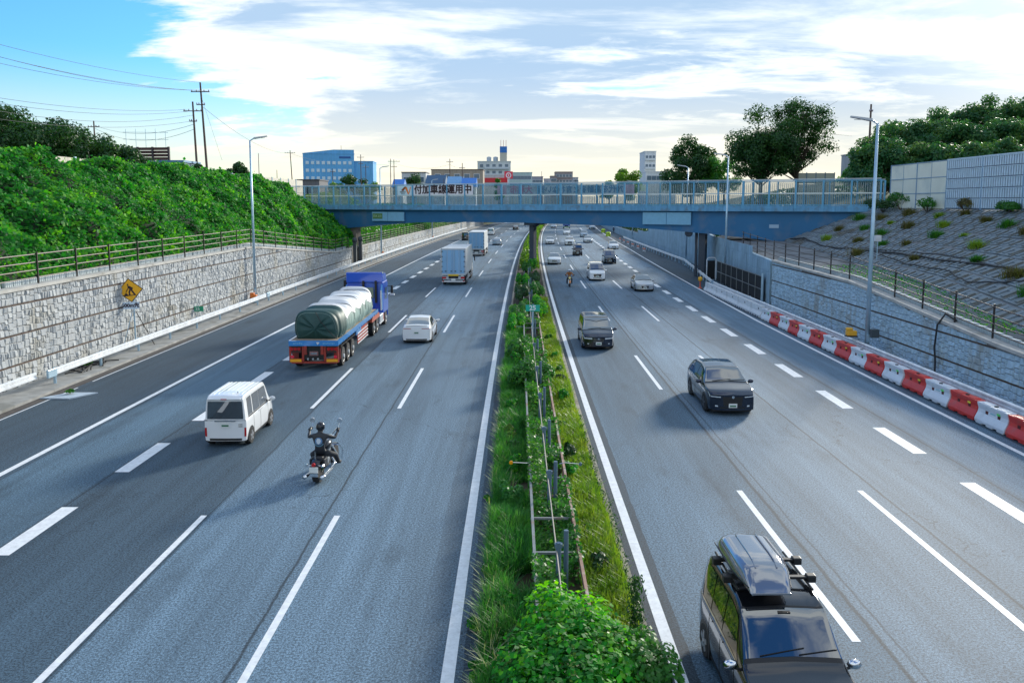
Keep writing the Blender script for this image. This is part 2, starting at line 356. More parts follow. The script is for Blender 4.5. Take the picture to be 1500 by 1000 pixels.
def strip(name, xa, xb, y0, y1, z, m, n=90, uv=False, step=None, parent=None):
    """sheet that follows the bend; xa, xb are offsets (numbers or functions of y)"""
    ys = [y0+(y1-y0)*(i/n) for i in range(n+1)]
    fa = xa if callable(xa) else (lambda y: xa); fb = xb if callable(xb) else (lambda y: xb)
    me = bpy.data.meshes.new(name); vs = []; us = []
    for y in ys:
        for f in (fa, fb): vs.append((f(y)+curve(y), y, z)); us.append((f(y), y))
    fs = [(2*i, 2*i+1, 2*i+3, 2*i+2) for i in range(n)]; me.from_pydata(vs, [], fs); me.materials.append(m)
    if uv:
        l = me.uv_layers.new(name='UVMap'); 
        for p in me.polygons:
            for li in p.loop_indices: l.data[li].uv = us[me.loops[li].vertex_index]
    o = bpy.data.objects.new(name, me); COL.objects.link(o)
    if parent: o.parent = parent
    return o
ASPH = road_mat()
CONC = mat('concrete', (.30, .30, .29), .85, var=.25, vscale=1.5, bump=.3, bscale=30, dirt=((.12, .12, .10), .8, .6))
PAINT = mat('road_paint', (.76, .78, .80), .55, var=.14, vscale=5, dirt=((.48, .50, .52), 14, .32))
STEEL = mat('galvanised_steel', (.40, .56, .68), .38, .5, var=.12, vscale=2)
RAILW = mat('guardrail_paint', (.74, .77, .80), .35, .1, var=.08, vscale=1.5, streak=True)
DARK = mat('dark_rubber', (.02, .02, .022), .6)
RUST = mat('rusty_rail', (.33, .20, .15), .75, .1, var=.35, vscale=3, dirt=((.50, .50, .48), 2.2, .7))
SOIL = mat('soil', (.07, .055, .035), .95, var=.4, vscale=2, bump=.6, bscale=8)
struct(strip('road', -20.6, lambda y: wallR(y)-.3, -40, 460, 0.0, ASPH, 125, uv=True))
# painted markings
def dashes(name, x, w, spans, z=.004):
    b = MB(); fx = x if callable(x) else (lambda y: x)
    for a, c in spans:
        n = max(1, int((c-a)/4))
        for i in range(n):
            p, q = a+(c-a)*i/n, a+(c-a)*(i+1)/n; xp, xq = fx(p)+curve(p), fx(q)+curve(q)
            b.add([(xp-w/2, p, z), (xp+w/2, p, z), (xq+w/2, q, z), (xq-w/2, q, z)], [(0, 1, 2, 3)])
    return struct(b.build(name, PAINT))
farL = [1.2, 21.4, 41.4, 61.5, 82, 103, 124.5, 146, 168, 190, 212, 234, 256, 278, 300, 322, 344, 366]
for nm, x in (('lane_line', -8.40), ('lane_line', -4.80)): dashes(nm, x, .16, [(f-8.3, f) for f in farL])
farR = [1.6, 23.4, 45, 67, 89.6, 112.5, 135, 157, 179, 201, 223, 245, 267, 289, 311, 333, 355]
dashes('lane_line', 6.58, .17, [(f-8.4, f) for f in farR]); dashes('lane_line', 10.12, .17, [(f-8.6, f) for f in farR])
thR = lambda y: piece(y, [(0, 13.62), (30, 13.65), (80, 14.0), (156, 14.8), (300, 15.2)])
edR = lambda y: piece(y, [(0, 16.95), (59, 17.2), (100, 18.1), (150, 19.2), (300, 20.8)])
dashes('wide_lane_line', -12.35, .46, [(.4+6.15*i, 3.55+6.15*i) for i in range(-3, 46)])
dashes('wide_lane_line', thR, .46, [(2.4+6.15*i, 5.65+6.15*i) for i in range(-3, 46)])
dashes('edge_line', -1.19, .24, [(-30, 400)]); dashes('edge_line', 2.95, .24, [(-30, 400)])
dashes('edge_line', lambda y: piece(y, [(0, -16.1), (40, -15.95), (60, -15.7), (120, -15.7)]), .22, [(-30, 400)]); dashes('edge_line', edR, .2, [(-30, 400)])
dashes('shoulder_line', -20.05, .07, [(-30, 36.9), (38.2, 300)], .005)
# left kerb strip
struct(strip('gutter', -20.6, -20.15, -40, 330, .008, mat('gutter_dark', (.075, .065, .06), .9, var=.3), 90))
b = MB()
for i in range(92):
    a, c = -40+4*i, -40+4*(i+1)-.02
    b.hexa([(-22.5+curve(a), a, 0), (-20.62+curve(a), a, 0), (-20.62+curve(c), c, 0), (-22.5+curve(c), c, 0), (-22.5+curve(a), a, .12), (-20.62+curve(a), a, .12), (-20.62+curve(c), c, .12), (-22.5+curve(c), c, .12)])
struct(b.build('kerb_strip', CONC))
b = MB()
for i in range(24):
    a, c = -20+4*i, -20+4*(i+1)-.02
    b.hexa([(18.45+curve(a), a, 0), (20.3+curve(a), a, 0), (20.3+curve(c), c, 0), (18.45+curve(c), c, 0), (18.45+curve(a), a, .12), (20.3+curve(a), a, .12), (20.3+curve(c), c, .12), (18.45+curve(c), c, .12)])
struct(b.build('kerb_strip', CONC))

# ---- terrain: cutting with banks up to the plateau, out to the horizon
GRASSY = mat('rough_grass_ground', (.045, .075, .02), .95, var=.5, vscale=.6, bump=.8, bscale=3, dirt=((.10, .09, .05), .15, .6))
def toeR(y): return piece(y, [(20, 21.6), (33, 22.4), (66, 26.5), (84, 28.3), (110, 29), (200, 28)])
def crestR(y): return piece(y, [(0, 35.8), (100, 36.2), (400, 37)])
ys = list(range(-60, 0, 20))+list(range(0, 420, 6))+[500, 700, 1000, 2000, 5000, 9000]
def sheet(name, cols, m, ysub=None):
    rows = []
    for y in (ysub or ys): rows.append([(x+curve(min(y, 420)), y, z) for x, z in cols(y)])
    b = MB().grid(rows); return struct(b.build(name, m, smooth=True))
# flat ground below everything
b = MB(); b.add([(-9000, -3000, -.25), (9000, -3000, -.25), (9000, 9500, -.25), (-9000, 9500, -.25)], [(0, 1, 2, 3)]); struct(b.build('ground', GRASSY))
def colsL(y):
    t = wall_top_left(y); top = piece(y, [(100, 11.0), (120, 8.1), (1000, 8.1)])
    return [(-22.85, t-.15), (-23.9, t-.02), (-25.2, t-.1), (-33.2, top-.6), (-33, top), (-60, top), (-300, top), (-9000, 8.0)]
sheet('left_bank', colsL, GRASSY)
def colsR(y):
    t = wall_top_right(y); tx = toeR(y)
    if wallR(y)+1 > tx: tx = wallR(y)+1.2
    return [(wallR(y)+.2, t-.15), (tx, t+.02), (crestR(y), 7.85), (crestR(y)+2, 7.9), (crestR(y)+12, 7.9), (120, 7.9), (400, 7.9), (9000, 8.0)]
sheet('right_bank', colsR, mat('slope_concrete', (.16, .17, .18), .9, var=.3, vscale=.8, dirt=((.05, .055, .04), .5, .7)), [y for y in ys if y <= 500])
sheet('plateau', lambda y: [(crestR(y)+.6, 7.96), (60, 7.96), (400, 8.0), (9000, 8.05)], GRASSY)
sheet('plateau', lambda y: [(-9000, 8.06), (-22, 8.06), (36, 8.06), (40, 8.06)], GRASSY, [420, 600, 1000, 3000, 9300])

# ================================================================ STONE-FACED RETAINING WALLS
def stone_wall(label, xf, side, y0, y1, topf, m, mcore, mcap, coursing, nbig=300, size=(.25, .38)):
    """side +1: face looks to +x (left wall), -1: looks to -x. stones stand proud of the core; joints are gaps"""
    root = empty('retaining_wall', (xf(y0)+curve(y0), y0, 0), 0, label, 'wall')
    ox, oy = root.location.x, root.location.y
    def W(d, y, z): return (xf(y)+curve(y)+side*d-ox, y-oy, z)        # d: distance in front of the face
    b = MB(); n = int((y1-y0)/3)
    for i in range(n):
        a, c = y0+(y1-y0)*i/n, y0+(y1-y0)*(i+1)/n
        ta, tc_ = topf(a)-.02, topf(c)-.02
        v = [W(-.35, a, -.1), W(0, a, -.1), W(0, c, -.1), W(-.35, c, -.1), W(-.35, a, ta), W(0, a, ta), W(0, c, tc_), W(-.35, c, tc_)]
        b.hexa(v)
    b.build('wall_core', mcore, root)
    rest = MB(); rnd = random.Random(5); stones = []
    z = -.24
    hmax = max(topf(y0), topf(y1), topf((y0+y1)/2), topf(min(max(70, y0), y1)))
    while z < hmax-.05:
        ch = coursing; y = y0+.02
        while y < y1-.1:
            w = rnd.uniform(*size); w = min(w, y1-y); k = rnd.choice((4, 4, 5)); cuts = [(q_+rnd.uniform(-.16, .16))/k for q_ in range(1, k)]
            zs = [0]+cuts+[1]
            for q in range(k):
                za, zb = z+.02+(ch-.05)*zs[q], z+.02+(ch-.05)*zs[q+1]-.022
                ww = w*(rnd.uniform(.45, .6) if rnd.random() < .35 else 1)
                segs = [(0, ww)] if ww == w else [(0, ww), (ww, w)]
                for s0, s1 in segs:
                    stones.append((y+s0, y+s1-.020, za, zb, rnd.uniform(.02, .075), rnd.uniform(-.02, .02), rnd.uniform(-.022, .022)))
            y += w
        z += ch
    stones.sort(key=lambda q: q[0]); cnt = 0
    for (a, c, za, zb, d, tl, tv) in stones:
        t = min(topf(a), topf(c))-.05
        if za > t-.08 or zb < .05: continue
        zb = min(zb, t); e = .030
        pts = [(0, a, za), (0, c, za), (0, c, zb), (0, a, zb), (d-tl-tv, a+e, za+e), (d+tl-tv, c-e, za+e), (d+tl+tv, c-e, zb-e), (d-tl+tv, a+e, zb-e)]
        vs = [W(max(p[0], 0.0), p[1], p[2]) for p in pts]
        fs = [(4, 5, 6, 7), (0, 1, 5, 4), (1, 2, 6, 5), (2, 3, 7, 6), (3, 0, 4, 7)]
        if side > 0: fs = [f[::-1] for f in fs]
        if cnt < nbig and (c-a) > .3 and a > vis0[side]:
            o0 = Vector(W(0, (a+c)/2, (za+zb)/2)); bb = MB(); bb.add([Vector(v)-o0 for v in vs], fs)
            o = bb.build('stone', m, root); o.location = o0; cnt += 1; CNT_ST.append(a)
        else: rest.add(vs, fs)
    stuff(rest.build('stone_facing', m, root))
    z = -.24
    while z < hmax:                       # straight dark joint above every course
        z += coursing; jb = MB()
        for i in range(n):
            a, c = y0+(y1-y0)*i/n, y0+(y1-y0)*(i+1)/n
            if z+.06 < min(topf(a), topf(c)): jb.hexa([W(0, a, z-.045), W(.035, a, z-.045), W(.035, c, z-.045), W(0, c, z-.045), W(0, a, z+.01), W(.035, a, z+.01), W(.035, c, z+.01), W(0, c, z+.01)])
        if jb.v: jb.build('course_joint', mat('joint_brown', (.085, .055, .04), .9, var=.4), root)
    cp = MB()
    for i in range(n):
        a, c = y0+(y1-y0)*i/n, y0+(y1-y0)*(i+1)/n-.015
        ta, tc_ = topf(a), topf(c)
        cp.hexa([W(-.42, a, ta-.02), W(.10, a, ta-.02), W(.10, c, tc_-.02), W(-.42, c, tc_-.02), W(-.42, a, ta+.13), W(.10, a, ta+.13), W(.10, c, tc_+.13), W(-.42, c, tc_+.13)])
    cp.build('coping', mcap, root)
    return root
vis0 = {1: 35.5, -1: 31.0}; CNT_ST = []
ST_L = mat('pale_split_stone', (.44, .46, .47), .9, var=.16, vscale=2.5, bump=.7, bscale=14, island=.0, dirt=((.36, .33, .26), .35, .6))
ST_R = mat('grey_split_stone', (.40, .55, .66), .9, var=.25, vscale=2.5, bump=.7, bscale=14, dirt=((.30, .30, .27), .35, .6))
CORE = mat('wall_joint', (.19, .19, .19), .95, var=.2)
CAP = mat('wall_coping', (.46, .45, .42), .85, var=.18, vscale=1.2, dirt=((.22, .20, .16), .9, .6))
# the stones are sorted so that separate ones are the nearest in view
stone_wall('long pale stone-faced retaining wall on the left below the vine-covered bank', lambda y: -22.6, 1, 20, 109, wall_top_left, ST_L, CORE, CAP, 1.36)
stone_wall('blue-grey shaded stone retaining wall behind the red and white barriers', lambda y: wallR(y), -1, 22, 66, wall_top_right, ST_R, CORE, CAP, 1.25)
stone_wall('far pale retaining wall beyond the footbridge on the left', lambda y: -22.6, 1, 115, 330, wall_top_left, ST_L, CORE, CAP, 1.36, nbig=0, size=(.5, .9))
# tall wall of upright panels beyond the bridge on the right, each panel its own part
root = empty('panel_wall', (wallR(100)+curve(100), 100, 0), 0, 'tall grey wall of upright concrete panels under the right end of the footbridge', 'wall')
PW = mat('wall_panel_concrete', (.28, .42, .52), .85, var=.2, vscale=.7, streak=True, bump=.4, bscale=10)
y = 66.6
while y < 320:
    w = 2.4 if y < 190 else 6.0
    a, c = y, y+w-.06; b = MB(); d = random.uniform(0, .03)
    x0, x1 = wallR(a)+curve(a)-root.location.x-d, wallR(c)+curve(c)-root.location.x-d; ta, tb = wall_top_right(a), wall_top_right(c)
    b.hexa([(x0, a-100, -.1), (x0+.3, a-100, -.1), (x1+.3, c-100, -.1), (x1, c-100, -.1), (x0, a-100, ta), (x0+.3, a-100, ta), (x1+.3, c-100, tb), (x1, c-100, tb)])
    for q in range(1, 5):       # raised ribs
        zz_ = q*.95
        if zz_ < min(ta, tb)-.1: b.hexa([(x0-.03, a-100, zz_), (x0, a-100, zz_), (x1, c-100, zz_), (x1-.03, c-100, zz_), (x0-.03, a-100, zz_+.8), (x0, a-100, zz_+.8), (x1, c-100, zz_+.8), (x1-.03, c-100, zz_+.8)] )
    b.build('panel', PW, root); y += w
# ================================================================ GUARDRAILS
WPROF = [(0, .44), (.07, .48), (.07, .55), (.0, .60), (.07, .65), (.07, .72), (0, .77)]
def guardrail(label, xf, side, y0, y1, post_step=4.1, m=RAILW, first=None, box=True):
    """side: +1 the beam faces +x"""
    ox = xf(y0)+curve(y0); root = empty('guardrail', (ox, y0, .1), 0, label, 'guardrail')
    n = max(2, int((y1-y0)/2)); rows = []
    for i in range(n+1):
        y = y0+(y1-y0)*i/n; x = xf(y)+curve(y)-ox
        rows.append([(x+side*(d+.06), y-y0, z) for d, z in WPROF]+[(x+side*(d+.045), y-y0, z) for d, z in WPROF[::-1]])
        rows[-1].append(rows[-1][0])
    MB().grid(rows).build('beam', m, root)
    y = first if first else y0+.8
    proto = None
    while y < y1-.3:
        x = xf(y)+curve(y)-ox
        if proto is None:
            b = MB().lathe([(.07, -.12), (.07, .74), (.05, .77)], n=8); b.box((side*.05, 0, .6), (.08, .07, .3)); proto = b.build('post', STEEL, root); o = proto
        else: o = proto.copy(); COL.objects.link(o)
        o.location = (x-side*.06, y-y0, 0); y += post_step
    if box:
        for yy in (y0+.2,):
            x = xf(yy)+curve(yy)-ox; MB().box((x+side*.10, yy-y0, .6), (.10, .75, .38)).build('end_piece', STEEL, root, bevel=.03)
    return root
guardrail('short white guardrail end at the lower left edge ending before the road plate', lambda y: -21.55, 1, 12, 36.1)
guardrail('white corrugated guardrail along the left wall below the roadworks sign', lambda y: -21.25, 1, 36.6, 68.5, 4.2, first=37.3)
guardrail('long white guardrail running from the left lamp post away under the bridge', lambda y: -21.3, 1, 69, 260, 4.2)
grR = lambda y: piece(y, [(0, 18.85), (79, 18.85), (93, 20.3), (112, 22.2), (180, 21.9), (300, 21.9)])
guardrail('steel guardrail behind the red and white barriers on the right', grR, -1, 14, 79.5, 4)
guardrail('steel guardrail bending away round the bridge pier on the right', grR, -1, 80, 190, 3.0)

# ================================================================ RAIL FENCES ON THE WALLS
BROWN = mat('fence_post_dark', (.035, .028, .025), .5, .3); RAILB = mat('fence_rail_bronze', (.08, .06, .05), .5, .2, var=.1)
def rail_fence(label, xf, y0, y1, topf, step, hts=(.42, .78, 1.14, 1.52), y_first=None):
    ox = xf(y0)+curve(y0); root = empty('rail_fence', (ox, y0, 0), 0, label, 'fence')
    for h in hts:
        b = MB(); n = int((y1-y0)/step)*2
        b.tube([(xf(y)+curve(y)-ox, y-y0, topf(y)+h) for y in [y0+(y1-y0)*i/n for i in range(n+1)]], .028, 6); b.build('rail', RAILB, root)
    y = y_first or y0+.3; pm = MB().box((0, 0, .8), (.07, .05, 1.6)).build('post', BROWN, root); first = True
    while y < y1:
        o = pm if first else pm.copy()
        if not first: COL.objects.link(o)
        first = False; o.location = (xf(y)+curve(y)-ox+.05, y-y0, topf(y)+.02); y += step
    return root
rail_fence('brown four-rail fence along the top of the left wall in front of the vines', lambda y: -22.83, 24, 108.5, wall_top_left, 3.45, y_first=25.2)
rail_fence('brown four-rail fence on the left wall beyond the footbridge', lambda y: -22.83, 116, 328, wall_top_left, 3.45)
rail_fence('brown four-rail fence on the right wall below the block slope', lambda y: wallR(y)+.22, 24, 80, wall_top_right, 3.15, y_first=25.9)
KB = mat('pale_blue_kerb_block', (.50, .57, .60), .7, var=.15, dirt=((.2, .24, .22), 1.2, .4))
def kerb_blocks(xf, topf, y0, y1, parent_label):
    root = empty('kerb_row', (xf(y0)+curve(y0), y0, 0), 0, parent_label, 'kerb')
    b = MB(); b.box((0, 0, .15), (.14, .60, .34))
    for k in range(4): b.box((.075, -.22+k*.15, .16), (.03, .07, .24)); b.box((-.075, -.22+k*.15, .16), (.03, .07, .24))
    p = b.build('kerb_block', KB, root); y = y0; f = True; cnt = 0
    while y < y1:
        o = p if f else p.copy()
        if not f: COL.objects.link(o)
        f = False; o.location = (xf(y)+curve(y)-root.location.x, y-y0, topf(y)+.06); y += .64+(.25 if random.random() < .08 else 0)
kerb_blocks(lambda y: -23.2, wall_top_left, 31, 108, 'row of pale blue kerb blocks behind the coping of the left wall')
kerb_blocks(lambda y: wallR(y)+.55, wall_top_right, 29, 66, 'row of pale blue kerb blocks behind the coping of the right wall')

# ================================================================ LAMP POSTS
def lamp(x, y, h, side, label, base=True, top=0.0):
    """side: direction (+1 / -1 in x) in which the head reaches"""
    root = empty('street_lamp', (x, y, .1), 0, label, 'street lamp', 'tall street lamps along the motorway')
    MB().tube([(0, 0, 0), (0, 0, h*.5), (0, 0, h)], [.13, .10, .07], 10).build('pole', STEEL, root, smooth=True)
    MB().lathe([(.24, 0), (.24, .03), (.15, .06), (.15, .5)], n=12).build('base_plate', STEEL, root)
    MB().tube([(0, 0, h-.05), (side*.25, 0, h+.12), (side*.6, 0, h+.2)], .05, 8).build('arm', STEEL, root)
    b = MB(); b.hexa([(side*.35, -.16, h+.10), (side*1.45, -.12, h+.30), (side*1.45, .12, h+.30), (side*.35, .16, h+.10), (side*.35, -.14, h+.24), (side*1.45, -.08, h+.38), (side*1.45, .08, h+.38), (side*.35, .14, h+.24)])
    hd = b.build('lamp_head', mat('lamp_head_grey', (.42, .44, .46), .4, .3), root)
    MB().box((side*.95, 0, h+.185), (.6, .16, .02)).build('lens', mat('lamp_lens', (.7, .72, .7), .2), hd)
    MB().box((.0, -.14, .95), (.16, .1, .4)).build('hatch', STEEL, root)
    return root
yel = mat('yellow_plastic', (.80, .42, .03), .5, var=.1); ora = mat('orange_plastic', (.75, .20, .03), .5, var=.15)
def yellow_box(x, y, z, label, m=None):
    root = empty('base_light_box', (x, y, z), 0, label, 'box')
    MB().box((0, 0, .2), (.55, .35, .28)).build('box', m or yel, root, bevel=.05); MB().box((-.12, 0, .42), (.34, .28, .16)).build('lid', m or yel, root, bevel=.04)
    MB().box((0, 0, .03), (.6, .4, .06)).build('foot', DARK, root)
lamp(-22.05+curve(68), 68.5, 13.4, 1, 'tall grey street lamp in front of the left wall where it starts to drop')
lamp(19.3, 44.6, 12.5, -1, 'tall grey street lamp nearest on the right behind the barriers')
lamp(-21.9+curve(127), 127, 13.6, 1, 'first street lamp beyond the footbridge on the left')
lamp(-21.9+curve(188), 188, 13.4, 1, 'second street lamp beyond the footbridge on the left')
lamp(-21.9+curve(250), 250, 13.4, 1, 'third street lamp beyond the footbridge on the left')
lamp(21.75, 85, 13.0, -1, 'street lamp rising behind the footbridge in front of the big tree')
lamp(23.1, 111, 13.0, -1, 'street lamp behind the footbridge below the smaller dark tree')
lamp(26.4, 185, 13.0, -1, 'distant right-hand street lamp beyond the panel wall')
yellow_box(18.75, 45.4, 1.0, 'yellow box beside the foot of the right lamp post')
yellow_box(-22.0+curve(68), 67.9, .5, 'orange box round the foot of the left lamp post', ora)
yellow_box(-21.6+curve(127), 127, .5, 'orange box at the foot of the first lamp beyond the bridge', ora)
yellow_box(-21.6+curve(188), 188, .5, 'orange box at the foot of the second lamp beyond the bridge', ora)
b = MB().box((0, 0, 1.25), (.42, .3, .45)).build('cabinet', mat('cabinet_dark', (.06, .08, .09), .5)); b.location = (19.55, 44.3, .1); tag(b, 'small dark cabinet fixed beside the right lamp post', 'cabinet'); b.name = 'cabinet'

# ================================================================ PLASTIC AND CONCRETE BARRIERS
RED = mat('red_plastic', (.66, .035, .025), .42, var=.12, vscale=2, dirt=((.42, .10, .08), 3, .4)); WPL = mat('white_plastic', (.72, .75, .80), .42, var=.06, dirt=((.50, .52, .52), 3, .4))
def plastic_barrier(m, white):
    root = empty('plastic_barrier')
    L = 1.94; prof = [(-.26, .06), (-.26, .16), (-.22, .26), (-.145, .42), (-.125, .56), (-.17, .70), (-.185, .80), (.185, .80), (.17, .70), (.125, .56), (.145, .42), (.22, .26), (.26, .16), (.26, .06)]
    b = MB(); b.prism(prof, -L/2, L/2, 'y')
    for i in range(3): b.box((0, -L/2+.28+i*.69, .03), (.50, .42, .06))
    b.box((0, L/2+.03, .40), (.10, .08, .5)); b.tube([(0, -L/2-.02, .15), (0, -L/2-.02, .7)], .05, 8)
    b.build('body', m, root, bevel=.02)
    for i, yy in enumerate((-.42, .36)):
        MB().box((-.128, yy, .49), (.03, .17, .13)).build('fork_hole', mat('hole_dark', (.10, .02, .02) if not white else (.22, .27, .33), .8), root)
        if i: pass
    MB().box((-.152, -.40, .60), (.02, .19, .07)).build('reflector', mat('reflector_green' if white else 'reflector_yellow', (.12, .75, .15) if white else (.9, .8, .05), .3), root)
    MB().lathe([(.075, .80), (.075, .83), (.05, .835)], n=10).build('filler_cap', DARK, root)
    MB().box((0, .45, .812), (.28, .5, .02)).build('top_rib', m, root); MB().box((0, -.5, .812), (.28, .45, .02)).build('top_rib', m, root)
    if white:
        MB().box((-.1285, -.02, .50), (.012, .34, .10)).build('logo_print', mat('print_teal', (.32, .55, .60), .5), root)
    return root
pr, pw = plastic_barrier(RED, False), plastic_barrier(WPL, True); used = set()
ri = wi = 0
for i in range(13, -4, -1):
    p, isr = (pr, True) if i % 2 == 0 else (pw, False)
    o = p if p not in used else copy_tree(p); used.add(p)
    y = 31.2+2.03*i+1.0; o.location = (17.98+curve(y)+random.uniform(-.03, .03), y, .006); o.rotation_euler = (0, 0, random.uniform(-.015, .015)+.004)
    if isr: lab = f'red plastic road barrier, {ORD[ri] if ri else "first"} red one counted from the white concrete barrier'; ri += 1
    else: lab = f'white plastic road barrier, {ORD[wi] if wi else "first"} white one counted from the white concrete barrier'; wi += 1
    tag(o, lab, 'road barrier', 'red and white plastic barriers along the right shoulder')
CW = mat('white_concrete', (.66, .68, .70), .7, var=.10, dirt=((.40, .41, .40), 1.5, .5))
cbp = empty('concrete_barrier')
b = MB(); b.prism([(-.27, .10), (-.27, .18), (-.13, .42), (-.10, .84), (.10, .84), (.13, .42), (.27, .18), (.27, .10)], -1.88, 1.88, 'y')
for i in range(6): b.box((0, -1.6+i*.64, .05), (.5, .36, .10))
b.build('body', CW, cbp)
for yy in (-1.0,): MB().box((-.125, yy, .60), (.03, .16, .10)).build('lifting_hole', DARK, cbp)
for i in range(5): MB().box((-.262, -1.28+i*.64, .05), (.02, .14, .06)).build('drain_slot', mat('slot_blue', (.03, .06, .22), .6), cbp)
for i in range(5):
    o = cbp if i == 0 else copy_tree(cbp); y = 61.9+3.82*i; o.location = (18.05+curve(y), y, .006); o.rotation_euler = (0, 0, -.006)
    tag(o, f'white concrete barrier segment below the black panel fence, {("nearest to the plastic barriers", "second from the plastic barriers", "middle one of the five", "fourth from the plastic barriers", "farthest, beside the orange warning light")[i]}', 'road barrier', 'white concrete barrier segments')
wl = empty('warning_light', (17.9+curve(81.5), 81.3, 0), 0, 'orange warning light on a striped stand at the far end of the white barrier', 'warning light')
MB().lathe([(.2, 0), (.2, .08), (.07, .12), (.07, .7)], n=10).build('stand', mat('stand_redwhite', (.6, .12, .08), .5), wl); MB().lathe([(.08, .7), (.2, .78), (.22, .95), (.2, 1.1), (.06, 1.16)], n=12).build('lamp', yel, wl, smooth=True)
# far end: pink-orange barriers, lime drums and road worker
for i in range(6):
    y = 142+i*8.2; bb = empty('orange_barrier', (piece(y, [(140, 20.6), (190, 20.4)])+curve(y), y, 0), R(8), f'faded orange folding barrier on the far right shoulder, {ORD[i]} in the row', 'road barrier', 'faded orange barriers far off on the right shoulder')
    pm = mat('faded_orange', (.62, .22, .16), .6)
    MB().box((0, 0, .62), (.08, 1.5, .26)).build('board', pm, bb); MB().tube([(0, -.6, 0), (0, -.6, .9)], .03, 6).tube([(0, .6, 0), (0, .6, .9)], .03, 6).build('frame', CW, bb)
    MB().box((0, 0, .28), (.07, 1.4, .16)).build('lower_board', CW, bb)
for i in range(2):
    y = 212+i*26; d = empty('crash_drum', (20.0+curve(y)+i*.4, y, 0), 0, ('lime green crash cushion drum on the far right shoulder, nearer one', 'lime green crash cushion drum on the far right shoulder, farther one')[i], 'drum', 'lime drums')
    lm = mat('lime_plastic', (.50, .72, .04), .45)
    MB().lathe([(.62, 0), (.66, .1), (.6, .5), (.62, .9)], n=16).build('body', lm, d, smooth=True); MB().lathe([(.62, .9), (.66, .95), (.3, 1.1), (.05, 1.12)], n=16).build('lid', lm, d, smooth=True); MB().lathe([(.63, .45), (.63, .62)], n=16).build('band', DARK, d)

# ================================================================ BLACK PANEL FENCE (right)
pf = empty('panel_fence', (20.55, 68, .12), 0, 'black sheet-panel fence standing behind the white concrete barrier', 'fence')
BP = mat('black_panel', (.006, .007, .009), .8, var=.2); FR = mat('fence_frame_grey', (.25, .27, .28), .5, .4)
def pfx(y): return piece(y, [(60, 0), (68, 0), (87, .55)])+curve(y)-curve(68)
for i in range(8):
    a, c = i*2.35, (i+1)*2.35; xa, xc = pfx(68+a), pfx(68+c)
    for z0, z1 in ((.15, 1.12), (1.18, 2.2)):
        MB().hexa([(xa, a+.05, z0), (xa+.03, a+.05, z0), (xc+.03, c-.05, z0), (xc, c-.05, z0), (xa, a+.05, z1), (xa+.03, a+.05, z1), (xc+.03, c-.05, z1), (xc, c-.05, z1)]).build('panel', BP, pf)
    MB().tube([(xa-.02, a, 0), (xa-.02, a, 2.3)], .03, 6).build('post', FR, pf)
    MB().hexa([(xa-.04, a, 1.12), (xa, a, 1.12), (xc, c, 1.12), (xc-.04, c, 1.12), (xa-.04, a, 1.18), (xa, a, 1.18), (xc, c, 1.18), (xc-.04, c, 1.18)]).build('rail', FR, pf)
    MB().hexa([(xa-.04, a, 2.2), (xa, a, 2.2), (xc, c, 2.2), (xc-.04, c, 2.2), (xa-.04, a, 2.26), (xa, a, 2.26), (xc, c, 2.26), (xc-.04, c, 2.26)]).build('rail', FR, pf)
MB().tube([(-.05, -.1, 0), (-.05, -.1, 2.5)], .11, 8).build('end_post', STEEL, pf)
gf = empty('pipe_frame', (21.4, 89.5, .1), 0, 'white bent pipe frame beside the right pier', 'pipe frame'); MB().tube([(-.5, 0, 0), (-.5, 0, 2.2), (-.35, 0, 2.4), (.35, 0, 2.4), (.5, 0, 2.2), (.5, 0, 0)], .06, 8).build('pipe', CW, gf); MB().box((0, .02, 1.1), (.8, .03, 2.0)).build('infill_panel', BP, gf)

# ================================================================ BLOCK-PAVED SLOPE ON THE RIGHT
SB = mat('slope_block', (.19, .235, .265), .9, var=.35, vscale=.9, bump=.6, bscale=12, dirt=((.10, .085, .055), .45, .85))
def slope_pt(y, t, off=0.0):
    x0, x1 = toeR(y), crestR(y); z0, z1 = wall_top_right(y), 7.85
    nx, nz = -(z1-z0), (x1-x0); l = math.hypot(nx, nz)
    return Vector((lerp(x0, x1, t)+curve(y)+nx/l*off, y, lerp(z0, z1, t)+nz/l*off))
br = empty('block_slope', (28, 55, 4), 0, 'slope covered with patterned concrete blocks on the right below the noise barrier', 'embankment')
cells = []
NR_ = 10
y = 26.0; k = 0
while y < 92:
    for j in range(NR_):
        st = .75*(j % 2); cells.append((y+st, j/NR_+.004, (j+1)/NR_-.006))
    y += 1.5
cells.sort(key=lambda c: c[0] if c[0] > 33 else 200-c[0])
rest = MB()
for i, (yy, t0, t1) in enumerate(cells):
    def blk(b, a0, a1, u0, u1, h0, h1, o0=Vector((0,0,0))):
        c = [slope_pt(a, u, h)-o0 for h in (h0, h1) for a, u in ((a0, u0), (a1, u0), (a1, u1), (a0, u1))]; b.hexa([tuple(p) for p in c])
    o0 = slope_pt(yy+.7, (t0+t1)/2); b = MB() if i < 290 else rest; oo = o0 if i < 290 else br.location
    oo = Vector(oo); dt = t1-t0; hh = random.uniform(-.03, .035)
    blk(b, yy+.02, yy+1.44, t0, t1, -.06, .05+hh, oo)
    blk(b, yy+.20, yy+.52, t0+dt*.14, t1-dt*.14, .03+hh, .12+hh, oo); blk(b, yy+.90, yy+1.22, t0+dt*.14, t1-dt*.14, .03+hh, .12+hh, oo); blk(b, yy+.55, yy+.87, t0+dt*.62, t1-dt*.14, .03+hh, .11+hh, oo)
    if i < 290:
        o = b.build('slope_block', SB, br); o.location = o0-br.location
stuff(rest.build('slope_blocks', SB, br))
